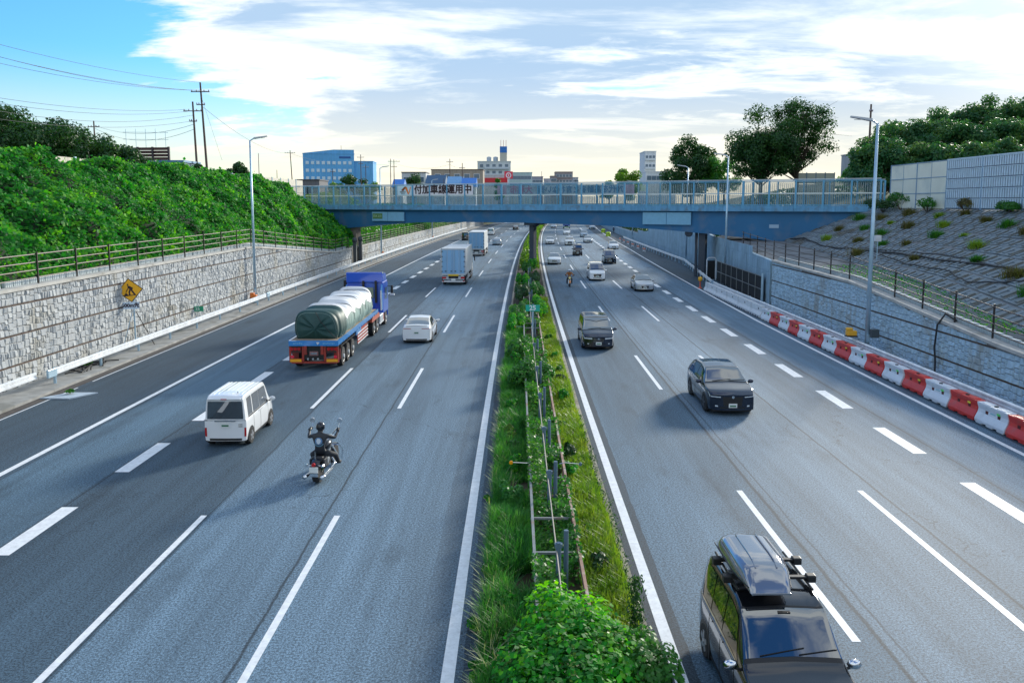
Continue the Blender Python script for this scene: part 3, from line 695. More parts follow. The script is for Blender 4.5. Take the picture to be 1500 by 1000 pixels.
# cables over the slope
for (lab, pts, r) in (('thick black cable bundle sagging across the block slope', [(88, .05, .1), (84, .10, .3), (76, .08, .1), (68, .16, .12), (60, .22, .15), (52, .24, .12), (46, .30, .14), (41, .33, .12), (36, .32, .1), (30, .34, .1)], .07),
                      ('thin black cable below the thick bundle on the block slope', [(64, .17, .1), (56, .12, .14), (50, .15, .12), (46, .10, .3), (44, .2, .12), (42, .31, .1)], .04),
                      ('black cable lying above the thick bundle on the block slope', [(72, .15, .1), (62, .25, .12), (54, .30, .1), (47, .29, .12), (40, .38, .1), (33, .40, .1)], .035)):
    ps = []
    for (a, t1_, h1), (c, t2_, h2) in zip(pts, pts[1:]):
        for q in range(5): f = q/5; ps.append(slope_pt(lerp(a, c, f), lerp(t1_, t2_, f)+.006*math.sin(a+q*2), lerp(h1, h2, f)+.02))
    o = MB().tube(ps, r, 6).build('cable', DARK); tag(o, lab, 'cable')
hp = [(20.9, 38.6, 2.85), (20.5, 38.9, 3.15), (20.25, 39.1, 2.6), (20.22, 39.2, 1.5), (20.25, 39.1, .8), (20.2, 39.0, .2)]
o = MB().tube(hp, .05, 6).build('hose', DARK); tag(o, 'black hose hanging down over the right stone wall', 'hose')
pb = empty('sensor_box', tuple(slope_pt(62, .10)), 0, 'small white box on a thin post at the foot of the block slope', 'box'); MB().tube([(0, 0, -.2), (0, 0, 1.5)], .035, 6).build('post', STEEL, pb); MB().box((0, 0, 1.65), (.42, .3, .45)).build('box', CW, pb)

# ================================================================ NOISE BARRIERS
NP = mat('barrier_clear_panel', (.72, .72, .62), .35, var=.12, vscale=.5, dirt=((.45, .50, .48), .5, .6)); NPo = mat('barrier_post', (.22, .33, .45), .5, .4); NL = mat('barrier_louvre', (.56, .68, .78), .45, .2, var=.1); NB_ = mat('barrier_back', (.12, .16, .21), .6, var=.2)
nb = empty('noise_barrier', (36, 60, 7.9), 0, 'long noise barrier on top of the right slope with cream panels then louvred panels', 'noise barrier')
def nbx(y): return piece(y, [(40, -.2), (80, .1)])+curve(y)-curve(60)
H_ = 4.05; ybs = [80.3, 74.9, 69.5, 64.1, 58.7, 53.3, 47.9]
for yb in ybs: MB().box((nbx(yb), yb-60, H_/2), (.16, .18, H_+.1)).build('post', NPo, nb)
for i in range(2):
    a, c = ybs[i+1]+.1, ybs[i]-.1; mid = (a+c)/2
    for h0 in range(3):
        for (p, q) in ((a, mid-.03), (mid+.03, c)):
            MB().box((nbx(p)+.0, (p+q)/2-60, h0*1.35+.66), (.03, q-p, 1.27)).build('panel', NP, nb)
        MB().box((nbx(a), (a+c)/2-60, h0*1.35+1.34), (.07, c-a, .07)).build('rail', NPo, nb)
    MB().box((nbx(a), mid-60, H_/2), (.06, .06, H_)).build('mullion', NPo, nb)
for i in range(2, 6):
    a, c = ybs[i+1]+.1, ybs[i]-.1; n = int((c-a)/.30)
    MB().box((nbx(a)+.06, (a+c)/2-60, H_/2), (.05, c-a, H_)).build('backing', NB_, nb)
    for r_ in range(5):
        b = MB()
        for k in range(n): b.box((nbx(a)-.0, a+(k+.5)*(c-a)/n-60, .06+r_*.8+.38), (.07, .17, .68))
        stuff(b.build('louvre_panel', NL, nb))
        MB().box((nbx(a)-.01, (a+c)/2-60, r_*.8+.80), (.09, c-a, .05)).build('rail', NL, nb)
    MB().box((nbx(a)-.01, (a+c)/2-60, H_+.02), (.12, c-a, .07)).build('top_rail', NL, nb)
# short piece right of the bridge end (px 1178-1230)
nb2 = empty('noise_barrier', (38, 112, 7.9), 0, 'short piece of grey panel barrier seen behind the right end of the footbridge', 'noise barrier')
for i in range(5): MB().box((i*1.25, 0, 2.3), (.09, .12, 4.6)).build('post', NPo, nb2)
for i in range(4):
    for j in range(3): MB().box((i*1.25+.62, 0, j*1.5+.8), (1.14, .03, 1.42)).build('panel', NP, nb2)
NC = mat('cream_panel', (.58, .54, .46), .7, var=.12, vscale=.8, streak=True)
nl = empty('noise_barrier', (-36, 60, 8.0), 0, 'cream noise barrier standing behind the vine-covered bank on the left', 'noise barrier')
y = 44.0
while y < 134:
    MB().box((curve(y)-curve(60), y-60, 2.05), (.14, .16, 4.2)).build('post', STEEL, nl)
    for j in range(4): MB().box((curve(y+2)-curve(60), y+2-60, .5+j*1.02), (.06, 3.8, .98)).build('panel', NC, nl)
    y += 4

# ================================================================ FOOTBRIDGE
BL, BRr = Vector((-33, 122, 0)), Vector((37, 84, 0)); BV = (BRr-BL); BLEN = BV.length; BANG = math.atan2(BV.y, BV.x)
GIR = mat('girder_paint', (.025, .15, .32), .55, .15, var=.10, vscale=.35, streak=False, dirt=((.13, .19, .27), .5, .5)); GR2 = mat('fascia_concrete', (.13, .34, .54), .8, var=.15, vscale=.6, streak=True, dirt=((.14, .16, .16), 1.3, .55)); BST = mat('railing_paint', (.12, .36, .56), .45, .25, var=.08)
BTOP = mat('railing_top_light', (.62, .68, .70), .35, .4); CLR = glassy('acrylic_panel', (.08, .18, .22), .84, .05)
fb = empty('footbridge', (BL.x, BL.y, 0), BANG, 'blue-grey steel footbridge crossing the whole motorway with clear fence panels', 'footbridge')
DW = 4.6; Z0 = 8.1
MB().box((BLEN/2, DW/2, 7.8), (BLEN+3, DW-.4, .36)).build('deck', mat('deck_asphalt', (.08, .08, .085), .9, var=.2), fb)
n = int(BLEN/4)
for side_y in (0.0, DW):
    for i in range(n):
        a, c = BLEN*i/n, BLEN*(i+1)/n-.02; MB().box(((a+c)/2, side_y, 7.81), (c-a, .34, .62)).build('fascia_block', GR2, fb)
# haunched box girder
prof = [(78.9, 7.35), (73.6, 4.15), (71, 4.12), (66.9, 4.60), (62.5, 5.0), (56, 5.45), (49.8, 5.78), (39, 6.0), (30, 6.0), (21.6, 5.85), (15.5, 5.4), (8.9, 4.8), (7.2, 4.8), (1.5, 7.35)]
poly = [(0.6, 7.49), (79.4, 7.49)]+prof
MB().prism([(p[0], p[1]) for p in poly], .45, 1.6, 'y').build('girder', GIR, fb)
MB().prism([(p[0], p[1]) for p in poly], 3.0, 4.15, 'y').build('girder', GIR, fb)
for s_ in (0.20,): pass
b = MB()
for p, q in zip(prof, prof[1:]): b.hexa([(q[0], .33, q[1]-.05), (p[0], .33, p[1]-.05), (p[0], 1.7, p[1]-.05), (q[0], 1.7, q[1]-.05), (q[0], .33, q[1]+.01), (p[0], .33, p[1]+.01), (p[0], 1.7, p[1]+.01), (q[0], 1.7, q[1]+.01)])
b.build('bottom_flange', GIR, fb)
np_ = 29; sp_ = BLEN/np_
def railing(yy, far):
    out = 1 if far else -1
    for i in range(np_+1):
        x = i*sp_; MB().box((x, yy+out*.05, Z0+1.32), (.16 if not (i % 8 == 0) else .24, .16, 2.75)).box((x, yy+out*.12, Z0-.1), (.26, .12, .34)).build('post', BST, fb)
        if i < np_:
            MB().box((x+sp_/2, yy, Z0+2.0), (sp_-.2, .02, 1.22)).build('upper_panel', CLR, fb)
            MB().box((x+sp_/2, yy, Z0+.68), (sp_-.2, .02, 1.08)).build('lower_panel', CLR, fb)
            MB().box((x+sp_/2, yy+out*.02, Z0+1.33), (sp_-.16, .09, .09)).build('middle_rail', BTOP, fb)
            MB().box((x+sp_/2, yy+out*.02, Z0+.10), (sp_-.16, .07, .07)).build('bottom_rail', BST, fb)
            MB().box((x+sp_/2, yy+out*.02, Z0+2.66), (sp_-.16, .07, .06)).build('top_rail', BST, fb)
    MB().tube([(0, yy, Z0+2.78), (BLEN, yy, Z0+2.78)], .045, 6).build('hand_pipe', BTOP, fb)
    b = MB(); k = int(BLEN/.22)
    for i in range(k):
        tall = far and not 32 < i*.22 < 52; b.box((i*.22+.1, yy-out*.16, Z0+(1.3 if tall else .62)), (.045, .03, 2.35 if tall else 1.05))
    stuff(b.build('balusters', BST if not far else mat('baluster_pale', (.50, .54, .50), .5, .2), fb))
railing(0.0, False); railing(DW, True)
for s0, s1, z0, z1, lab in ((14.9, 20.3, 5.95, 7.2, 1), (54.4, 60.1, 5.95, 7.35, 2)):
    pl = MB().box(((s0+s1)/2, .22, (z0+z1)/2), (s1-s0, .2, z1-z0)).build('cover_panel', mat('cover_panel_grey', (.20, .44, .62), .6, var=.06), fb)
    MB().box(((s0+s1)/2, .115, (z0+z1)/2), (.05, .02, z1-z0-.05)).build('panel_seam', GIR, pl)
    if lab == 1:
        MB().box((s0+.95, .105, (z0+z1)/2+.05), (1.7, .02, .75)).build('name_plate', mat('plate_olive', (.10, .22, .08), .5), pl)
        b = MB()            # four worn, unreadable characters
        for k, bars in enumerate((((-.1, 0, .05, .34), (.1, 0, .05, .34), (0, .12, .22, .05)), ((-.08, 0, .06, .30), (.05, .02, .05, .24)), ((0, -.10, .24, .05), (0, .08, .2, .05), (.1, 0, .05, .2)), ((-.09, 0, .05, .32), (.08, .06, .14, .05), (.08, -.06, .14, .05)))):
            for x_, z_, w_, h_ in bars: b.box((s0+.38+k*.38+x_, .090, (z0+z1)/2+.05+z_), (w_, .01, h_))
        b.build('worn_lettering', mat('plate_letters', (.45, .62, .40), .5), pl)
sm = MB().box((69.2, .42, 5.9), (1.0, .06, .38)).build('small_plate', mat('small_plate_blue', (.34, .48, .62), .6), fb)
# piers
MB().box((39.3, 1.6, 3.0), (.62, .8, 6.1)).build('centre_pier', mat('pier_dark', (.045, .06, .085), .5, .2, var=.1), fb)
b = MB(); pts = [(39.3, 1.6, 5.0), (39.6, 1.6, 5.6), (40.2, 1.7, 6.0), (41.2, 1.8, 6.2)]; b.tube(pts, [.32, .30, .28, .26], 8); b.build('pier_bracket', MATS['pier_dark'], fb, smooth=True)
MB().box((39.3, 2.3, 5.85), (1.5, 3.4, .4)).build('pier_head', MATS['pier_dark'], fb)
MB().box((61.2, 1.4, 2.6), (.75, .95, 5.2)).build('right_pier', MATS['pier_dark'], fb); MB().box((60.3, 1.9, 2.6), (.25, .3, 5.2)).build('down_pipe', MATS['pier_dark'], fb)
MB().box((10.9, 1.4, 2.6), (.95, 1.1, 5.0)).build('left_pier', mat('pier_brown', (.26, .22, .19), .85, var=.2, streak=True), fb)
ab = MB().box((74.6, 2.4, 2.9), (6.5, 3.4, 3.0)).build('abutment', mat('abutment_concrete', (.36, .42, .46), .85, var=.15, streak=True), fb)
MB().box((3.2, 2.4, 5.4), (6.2, 3.8, 4.0)).build('abutment', MATS['abutment_concrete'], fb)
o = MB().lathe([(.1, -.2), (.42, -.15), (.45, .1), (.2, .2)], (59.7, .8, 5.0), 'y', 14).build('flood_lamp', MATS['pier_dark'], fb)
# banners
WB = mat('banner_white', (.80, .76, .80), .6, var=.04); INK = mat('ink_black', (.03, .008, .014), .5)
ba = empty('banner', tuple(BL+BV.normalized()*25.45+Vector((-BV.normalized().y, BV.normalized().x, 0))*.20+Vector((0, 0, Z0+2.0))), BANG, 'white banner with large black lettering hung on the near side of the footbridge', 'banner')
MB().box((1.25, -.24, 0), (9.5, .02, 1.42)).build('cloth', WB, ba); MB().box((-4.76, -.24, 0), (2.5, .02, 1.42)).build('emblem_cloth', mat('banner_blue_white', (.62, .78, .86), .6), ba)
text_mesh('付加車線運用中', 1.26, INK, 'lettering', ba, (1.30, -.262, .02), bold=.012, thick=.03, sx=1.03)
MB().prism([(-5.37, .02), (-4.87, .46), (-4.60, .52), (-4.37, .35), (-4.67, .28), (-5.04, -.12)], -.262, -.255, 'y').build('emblem_wing', mat('emblem_dark', (.22, .06, .02), .5), ba)
MB().prism([(-4.77, .30), (-4.42, .45), (-4.07, -.50), (-4.27, -.55), (-4.47, -.15)], -.268, -.263, 'y').build('emblem_tail', mat('emblem_orange', (.85, .25, .05), .5), ba)
MB().prism([(-4.02, -.40), (-3.74, .45), (-3.87, .45), (-4.14, -.30)], -.266, -.26, 'y').build('emblem_stroke', MATS['emblem_orange'], ba)
text_mesh('NEXCO', .27, INK, 'small_lettering', ba, (-5.1, -.262, -.22), bold=.006)
text_mesh('中日本', .2, INK, 'small_lettering', ba, (-5.1, -.262, -.45))
bb = empty('banner', tuple(BL+BV.normalized()*42+Vector((0, 0, Z0+1.98))), BANG, 'pale banner seen from behind through the clear panels on the far side of the footbridge', 'banner')
MB().box((0, DW+.22, 0), (19.0, .02, 1.25)).build('cloth', mat('banner_pale_blue', (.55, .68, .78), .7, var=.06), bb)
MB().box((-9.0, DW+.19, 0), (1.4, .02, 1.24)).build('pink_end', mat('banner_pink', (.72, .50, .62), .7), bb); MB().box((8.9, DW+.19, 0), (1.4, .02, 1.24)).build('pink_end', MATS['banner_pink'], bb)
t1_ = text_mesh('大和市', 1.15, mat('print_pink', (.60, .22, .40), .6), 'lettering', bb, (-6.1, DW+.185, 0), bold=.005, thick=.02, mirror=True)
t2_ = text_mesh('70代を高齢者と言わない街', .98, mat('print_blue', (.08, .26, .50), .6), 'lettering', bb, (2.3, DW+.185, 0), bold=.005, thick=.02, mirror=True)
MB().box((52.8, DW-.06, Z0+2.1), (.5, .02, .7)).build('notice', mat('notice_green', (.55, .72, .55), .6), fb)
# drain columns in the wall gap
for i, yy in enumerate((110.3, 114.0)):
    dp_ = empty('wall_end_column', (-22.4+curve(yy), yy, 0), 0, ('dark column at the near end of the wall gap under the bridge', 'dark column at the far end of the wall gap under the bridge')[i], 'column')
    MB().box((0, 0, 1.6), (.45, .45, 3.2)).build('shaft', mat('column_dark', (.05, .06, .07), .6), dp_); MB().lathe([(.28, 3.2), (.34, 3.4), (.28, 3.7), (.1, 3.85)], n=12).build('cap', MATS['column_dark'], dp_, smooth=True)
o = MB().box((0, 0, 1.3), (.25, 3.4, 2.7)).build('gap_panel', CAP); o.location = (-22.9+curve(112), 112.1, 0); tag(o, 'pale blank concrete slab filling the gap in the left wall under the bridge', 'slab')
# second overpass behind the first
so = empty('overpass', (0, 322, 0), R(-6), 'second road bridge far behind the footbridge', 'bridge')
MB().box((10, 0, 7.6), (110, 11, 1.1)).build('deck', GR2, so); MB().box((8, 0, 3.4), (1.0, 6, 7)).build('pier', GR2, so); MB().box((-18, 0, 3.4), (1.0, 6, 7)).build('pier', GR2, so); MB().box((36, 0, 3.4), (1.0, 6, 7)).build('pier', GR2, so)

# ================================================================ SIGNS
SY = mat('sign_orange', (.92, .46, .01), .4, var=.04); SG = mat('sign_green', (.01, .30, .16), .4); SWT = mat('sign_white', (.78, .82, .86), .4)
rs = empty('roadworks_sign', (-21.95, 47.0, .12), R(18), 'orange diamond roadworks sign on a leaning steel tripod with a 500m plate', 'road sign')
MB().tube([(0, 0, 0), (0, .02, 2.9)], .045, 8).build('post', STEEL, rs); MB().tube([(-.62, -.5, 0), (-.08, -.02, 2.1)], .022, 6).build('leg', STEEL, rs); MB().tube([(.95, .5, 0), (.08, .02, 2.1)], .022, 6).build('leg', BROWN, rs)
ta = R(6); ca, sa = math.cos(ta), math.sin(ta)
def rr(p, c=(-.15, 3.3)): return (c[0]+p[0]*ca-p[1]*sa, c[1]+p[0]*sa+p[1]*ca)
dia = lambda r: [rr(q) for q in ((-r, 0), (0, -r), (r, 0), (0, r))]
bd = MB().prism(dia(.70), -.085, -.06, 'y').build('board', mat('sign_border', (.05, .03, .02), .5), rs); MB().prism(dia(.64), -.093, -.085, 'y').build('face', SY, bd)
pic = MB()
for poly in ([(-.09, .30), (-.03, .30), (-.02, .24), (-.08, .23)], [(-.08, .22), (.02, .20), (.14, .10), (.10, .00), (.00, .05), (-.07, .12)], [(.02, .05), (.10, .02), (.22, -.22), (.14, -.22), (.06, -.06)], [(-.02, .06), (.05, .0), (-.01, -.10), (.0, -.22), (-.07, -.22), (-.07, -.08)], [(-.06, .14), (-.02, .16), (-.12, -.02), (-.16, -.01)], [(-.15, .02), (-.12, .02), (-.20, -.20), (-.23, -.20)], [(-.30, -.22), (-.18, -.10), (-.08, -.22)], [(-.30, -.25), (-.30, -.22), (.24, -.22), (.24, -.25)]):
    pic.prism([rr((p[0]*1.25, p[1]*1.25)) for p in poly], -.10, -.093, 'y')
pic.build('digging_figure', INK, bd)
pl = MB().box((-.16, -.07, 2.42), (.94, .02, .40), ).build('distance_plate', mat('plate_pale_blue', (.62, .76, .90), .45), rs)
text_mesh('500m先', .29, INK, 'lettering', pl, (-.16, -.084, 2.42), bold=.004, thick=.008)
kp = empty('distance_marker', (-22.42+curve(57), 57.2, 1.05), R(90-34), 'small green marker plate with 25 low on the left stone wall', 'sign')
MB().box((0, -.2, 0), (.78, .03, .36)).build('plate', SG, kp); text_mesh('25', .30, SWT, 'lettering', kp, (0, -.22, 0))
kp.rotation_euler = (0, 0, R(14))
km = empty('kilometre_sign', (1.03, 46.6, .1), R(-3), 'green kilometre sign with the number 25 on a post in the median', 'sign')
MB().tube([(0, 0, 0), (0, 0, 2.5)], .04, 8).build('post', STEEL, km); MB().box((0, -.06, 2.35), (.80, .03, .36)).build('plate', mat('sign_teal', (.01, .42, .32), .4), km); text_mesh('25', .38, SWT, 'lettering', km, (0, -.08, 2.35), bold=.004, thick=.008)
# steel road plate with weeds
rp = empty('road_plate', (-19.55, 35.2, .004), R(4), 'pale steel plate with a clump of weeds lying on the left shoulder', 'plate')
MB().prism([(-.95, -.45), (.35, -.62), (1.1, .45), (-.1, .55)], 0, .05, 'z').build('plate', mat('plate_blue_grey', (.42, .50, .58), .6, var=.12), rp)
db = MB()
for k in range(16): x, y = random.uniform(-.5, .5), random.uniform(-1.2, 1.2); db.tube([(x, y, .03), (x+random.uniform(-.4, .4), y+random.uniform(-.5, .5), random.uniform(.05, .22)), (x+random.uniform(-.6, .6), y+random.uniform(-.8, .8), .04)], .035, 5)
o = db.build('debris', DARK); o.location = (-21.6, 41.0, .12); tag(o, 'tangle of dark tyre scraps lying behind the left guardrail', 'debris'); stuff(o) if False else None
# ================================================================ VEHICLES
def paint(name, col, metal=0.0, rough=.28): return mat(name, col, rough, metal, coat=1.0, var=.02, spec=.5 if max(col) > .1 else .15)
PW_ = paint('paint_white', (.80, .81, .82)); PK_ = paint('paint_black', (.030, .034, .044), .8, .18); PN_ = paint('paint_dark_blue', (.026, .036, .062), .8, .18); PS_ = paint('paint_silver', (.45, .47, .50), .6); PBR = paint('paint_dark_brown', (.035, .022, .022)); PSB = paint('paint_silver_blue', (.30, .38, .48), .5); PPW = paint('paint_pearl', (.70, .70, .69), .1)
GL = mat('car_glass', (.004, .010, .018), .02, spec=1.0, coat=1.0); GL.node_tree.nodes['Principled BSDF'].inputs['IOR'].default_value = 2.0; CHR = mat('chrome', (.75, .76, .78), .12, 1.0); TYR = mat('tyre_rubber', (.018, .018, .019), .8); RIM = mat('wheel_alloy', (.45, .46, .48), .3, .8); RIMD = mat('wheel_dark_alloy', (.12, .12, .13), .3, .8)
TL = mat('tail_light_red', (.45, .01, .01), .15, coat=.6); HL = mat('head_light_clear', (.65, .70, .75), .08, coat=1.0); BLK = mat('black_trim', (.012, .012, .013), .45); PLT = mat('plate_white', (.72, .74, .72), .5); AMB = mat('amber_light', (.80, .30, .02), .2); PLG = mat('plate_ink', (.03, .16, .08), .6)
def smooth_poly(pts, y, d=.09):
    return sum(piece(y+o, pts) for o in (-d, -d/2, 0, d/2, d))/5
def cr(p, t):
    """Catmull-Rom through 2-D points, t in segment units"""
    n = len(p)-1; t = min(max(t, 0), n-1e-6); i = int(t); f = t-i
    a = p[max(i-1, 0)]; b = p[i]; c = p[i+1]; d = p[min(i+2, n)]
    return tuple(.5*((2*b[k])+(-a[k]+c[k])*f+(2*a[k]-5*b[k]+4*c[k]-d[k])*f*f+(-a[k]+3*b[k]-3*c[k]+d[k])*f**3) for k in (0, 1))
class Car:
    def __init__(s, sp): s.__dict__.update(sp)
    def ring(s, y):
        ef, er = s.L-y, y
        w = s.W/2*(1-s.tf*max(0, 1-ef/.75)**2.2-s.tr*max(0, 1-er/.5)**2.2)
        zt = smooth_poly(s.top, y, s.sm); zb = min(piece(y, s.belt), zt-.05)
        zl = s.zl+.06*max(0, 1-ef/.5)+.04*max(0, 1-er/.4)
        wt = w*max(.3, (.965-s.tumble*(zt-zb)))
        up = min(1, (zt-zb)/.35)
        return [(0, zl), (w*.86, zl), (w*.975, zl+.09), (w, zl+.48*(zb-zl)), (w*.99, zb-.07), (w*.965, zb), (wt, zt-.05*up-.012), (wt*.80, zt-.006), (0, zt+.022)]
    def S(s, y, v, sg=1):
        x, z = cr(s.ring(y), v); yy = y
        if y < .7: yy += s.rl*(z-.5)*(1-y/.7)+s.rb*(x/(s.W/2))**2*(1-y/.7)
        if s.L-y < .8: k = 1-(s.L-y)/.8; yy -= s.fl*(z-.4)*k+s.fbow*abs(x/(s.W/2))**2.4*k
        return Vector((x*sg, yy-s.L/2, z))
    def capP(s, u, v, front):
        """u -1..1 across, v 1..8 up the end ring"""
        y = s.L if front else 0.0; x, z = cr(s.ring(y), v); x *= u
        yy = y+(-s.fl*(z-.4)-s.fbow*abs(x/(s.W/2))**2.4 if front else s.rl*(z-.5)+s.rb*(x/(s.W/2))**2)
        return Vector((x, yy-s.L/2, z))
    def patch(s, name, m, f, cor, nu, nv, off, parent):
        """bilinear patch over (u,v) corners of surface f, lifted off the surface"""
        rows = []
        for i in range(nu+1):
            r = []
            for j in range(nv+1):
                a, b = i/nu, j/nv
                u = (cor[0][0]*(1-a)+cor[1][0]*a)*(1-b)+(cor[3][0]*(1-a)+cor[2][0]*a)*b; v = (cor[0][1]*(1-a)+cor[1][1]*a)*(1-b)+(cor[3][1]*(1-a)+cor[2][1]*a)*b
                e = .012; p = f(u, v); n = (f(u+e, v)-f(u-e, v)).cross(f(u, v+e)-f(u, v-e)); n = n.normalized() if n.length > 1e-12 else Vector((0, 0, 1))
                ctr = Vector((0, 0, .75)); 
                if n.dot(p-ctr) < 0: n = -n
                r.append(p+n*off)
            rows.append(r)
        return MB().grid(rows).build(name, m, parent, smooth=True)
def wheel(parent, x, y, r, w, sg, rim=None, spokes=5, name='wheel'):
    t = MB().lathe([(r*.62, -w/2), (r*.93, -w/2), (r, -w*.32), (r, w*.32), (r*.93, w/2), (r*.62, w/2)], (x, y, r), 'x', 20).build(name, TYR, parent, smooth=False)
    xo = x+sg*w*.42; MB().lathe([(r*.64, -.02), (r*.64, .005), (r*.56, -.012)], (xo, y, r), 'x', 18).build('rim', BLK, t)
    b = MB()
    for k in range(spokes):
        a = 2*math.pi*k/spokes+.3; b.box((0, 0, 0), (.001,)*3); b.v = b.v[:-8]; b.f = b.f[:-6]
        ca, sa = math.cos(a), math.sin(a); p = []
        for (rr_, h) in ((.08, .045), (.60, .035)):
            for sgn in (-1, 1):
                p.append((rr_*r*ca-sgn*h*1.2*sa, rr_*r*sa+sgn*h*1.2*ca))
        x0, x1 = (xo+.005, xo+.03) if sg > 0 else (xo-.03, xo-.005)
        q = [p[0], p[2], p[3], p[1]]; b.prism([(y+c[0], r+c[1]) for c in q], x0, x1, 'x')
    b.lathe([(r*.13, -.03), (r*.13, .035), (r*.05, .04)] if sg > 0 else [(r*.05, -.04), (r*.13, -.035), (r*.13, .03)], (xo, y, r), 'x', 10)
    b.lathe([(r*.56, -.02), (r*.62, .012), (r*.64, -.02)], (xo, y, r), 'x', 18)
    b.build('spokes', rim or RIM, t); return t
def car(name, sp, body, loc, rz, label, cat='car', lod=1, group=None):
    """lod 1 near (fine), 0 far"""
    s = Car(sp); y0 = loc[1]; root = empty(name, (loc[0], loc[1], .006), rz, label, cat, group)
    L, W = s.L, s.W; n = 44 if lod else 22; K = 3 if lod else 2
    ysn = sorted(set([round(L*i/n, 4) for i in range(n+1)]+[.04, .1, L-.04, L-.1]))
    rows = []
    vs = [i/K for i in range(0, 8*K+1)]
    for y in ysn:
        rows.append([s.S(y, v, 1) for v in vs]+[s.S(y, v, -1) for v in vs[-2::-1]])
    b = MB().grid(rows)
    for fr in (True, False):
        cr_ = []
        for v in [1+i/K for i in range(0, 7*K+1)]: cr_.append([s.capP(u, v, fr) for u in (np.linspace(-1, 1, 11) if lod else np.linspace(-1, 1, 7))])
        b.grid(cr_ if not fr else [r[::-1] for r in cr_])
    bo = b.build('body', body, root, smooth=True)
    F = lambda sg: (lambda y, v: s.S(y, v, sg))
    top = lambda u, y: (s.S(y, 8-abs(u), 1 if u >= 0 else -1))
    cf = lambda u, v: s.capP(u, v, True); cb = lambda u, v: s.capP(u, v, False)
    o = .006
    # windscreen: between roof front and cowl
    s.patch('windscreen_frame', BLK, top, [(-1.80, s.ws[0]-.01), (1.80, s.ws[0]-.01), (1.93, s.ws[1]+.04), (-1.93, s.ws[1]+.04)], 10, 8, .002, root)
    ya, yb = s.ws
    s.patch('windscreen', GL, top, [(-1.72, ya+.03), (1.72, ya+.03), (1.86, yb-.02), (-1.86, yb-.02)], 10, 8, o, root)
    if s.rw: s.patch('rear_window', GL, top, [(-1.62, s.rw[0]), (1.62, s.rw[0]), (1.62, s.rw[1]), (-1.62, s.rw[1])], 8, 6, o, root)
    else:
        s.patch('rear_window', GL, cb, [(-.90, 5.02), (.90, 5.02), (.93, 5.90), (-.93, 5.90)], 8, 4, o, root)
    for sg in (1, -1):
        for (a0, a1, b0, b1) in s.sw:      # lower y-range a, upper y-range b
            s.patch('side_window', GL, F(sg), [(a0, 5.10), (a1, 5.10), (b1, 5.86), (b0, 5.86)], 6, 4, o, root)
        for yw in s.wy:
            w = s.W/2; cy_ = yw-L/2
            ar = MB(); nn = 16; pts = [(cy_+(s.r+.055)*math.cos(math.pi*k/nn), s.r+(s.r+.055)*math.sin(math.pi*k/nn)) for k in range(nn+1)]+[(cy_-(s.r+.04), s.zl-.02), (cy_+(s.r+.04), s.zl-.02)]
            ar.prism(pts, sg*(w-.12), sg*(w+.004), 'x'); ar.build('wheel_arch', BLK, root)
            wheel(root, sg*(w-.095), cy_, s.r, .215, sg, s.rim, 5)
        # sill, door seams, handles
        if lod:
            for yd in s.doors:
                b = MB(); b.tube([s.S(yd, v, sg)+Vector((sg*.001, 0, 0)) for v in (2.1, 2.6, 3.2, 3.8, 4.4, 4.9)], .006, 4); b.build('door_seam', BLK, root)
            for yh in s.handles:
                p = s.S(yh, 4.25, sg); MB().box((p.x+sg*.012, p.y, p.z), (.03, .17, .03)).build('door_handle', body if s.bh else CHR, root)
            s.patch('belt_trim', CHR if s.chrome else BLK, F(sg), [(s.sw[0][0], 4.98), (s.sw[-1][1], 4.98), (s.sw[-1][1], 5.08), (s.sw[0][0], 5.08)], 14, 1, .009, root)
        s.patch('sill_trim', BLK, F(sg), [(s.wy[0]+s.r+.05, 1.6), (s.wy[1]-s.r-.05, 1.6), (s.wy[1]-s.r-.05, 2.05), (s.wy[0]+s.r+.05, 2.05)], 8, 1, .004, root)
        # mirror
        ym = s.ws[1]-s.mo; p = s.S(ym, 5.0, sg); b = MB()
        c = Vector((p.x+sg*.155, p.y, p.z+.09)); rws = []
        for i in range(5):
            th = math.pi*i/4; rws.append([(c.x+.125*math.sin(th)*math.cos(ph)+0, c.y+.055*math.sin(th)*math.sin(ph)*1.4, c.z-.085*math.cos(th)) for ph in [2*math.pi*j/10 for j in range(11)]])
        b.grid(rws); b.build('mirror', BLK if s.bm else body, root, smooth=True); MB().tube([p, (c.x-sg*.05, c.y, c.z-.05)], .025, 5).build('mirror_arm', BLK, root)
        # lamps
        hu0, hu1, hv0, hv1 = s.hl
        s.patch('headlight', HL, cf, [(sg*hu0, hv0), (sg*hu1, hv0+.12), (sg*hu1, hv1+.15), (sg*hu0, hv1)], 4, 3, .01, root)
        s.patch('headlight_side', HL, F(sg), [(L-.30, hv0+.35), (L-.001, hv0+.12), (L-.001, hv1+.15), (L-.30, hv1+.12)], 3, 2, .008, root)
        tu0, tu1, tv0, tv1 = s.tl
        s.patch('tail_light', TL, cb, [(sg*tu0, tv0), (sg*tu1, tv0), (sg*tu1, tv1), (sg*tu0, tv1)], 3, 3, .01, root)
        if s.fog: s.patch('fog_lamp', HL, cf, [(sg*.66, 2.35), (sg*.78, 2.35), (sg*.78, 2.62), (sg*.66, 2.62)], 1, 1, .012, root)
    gu, gv0, gv1 = s.gr
    gr_ = s.patch('grille', BLK, cf, [(-gu*.85, gv0), (gu*.85, gv0), (gu, gv1), (-gu, gv1)], 8, 4, .008, root)
    for k in range(s.bars):
        v = gv0+(gv1-gv0)*(k+.5)/s.bars; s.patch('grille_bar', CHR, cf, [(-gu*.9, v), (gu*.9, v), (gu*.9, v+.05), (-gu*.9, v+.05)], 8, 1, .018, gr_)
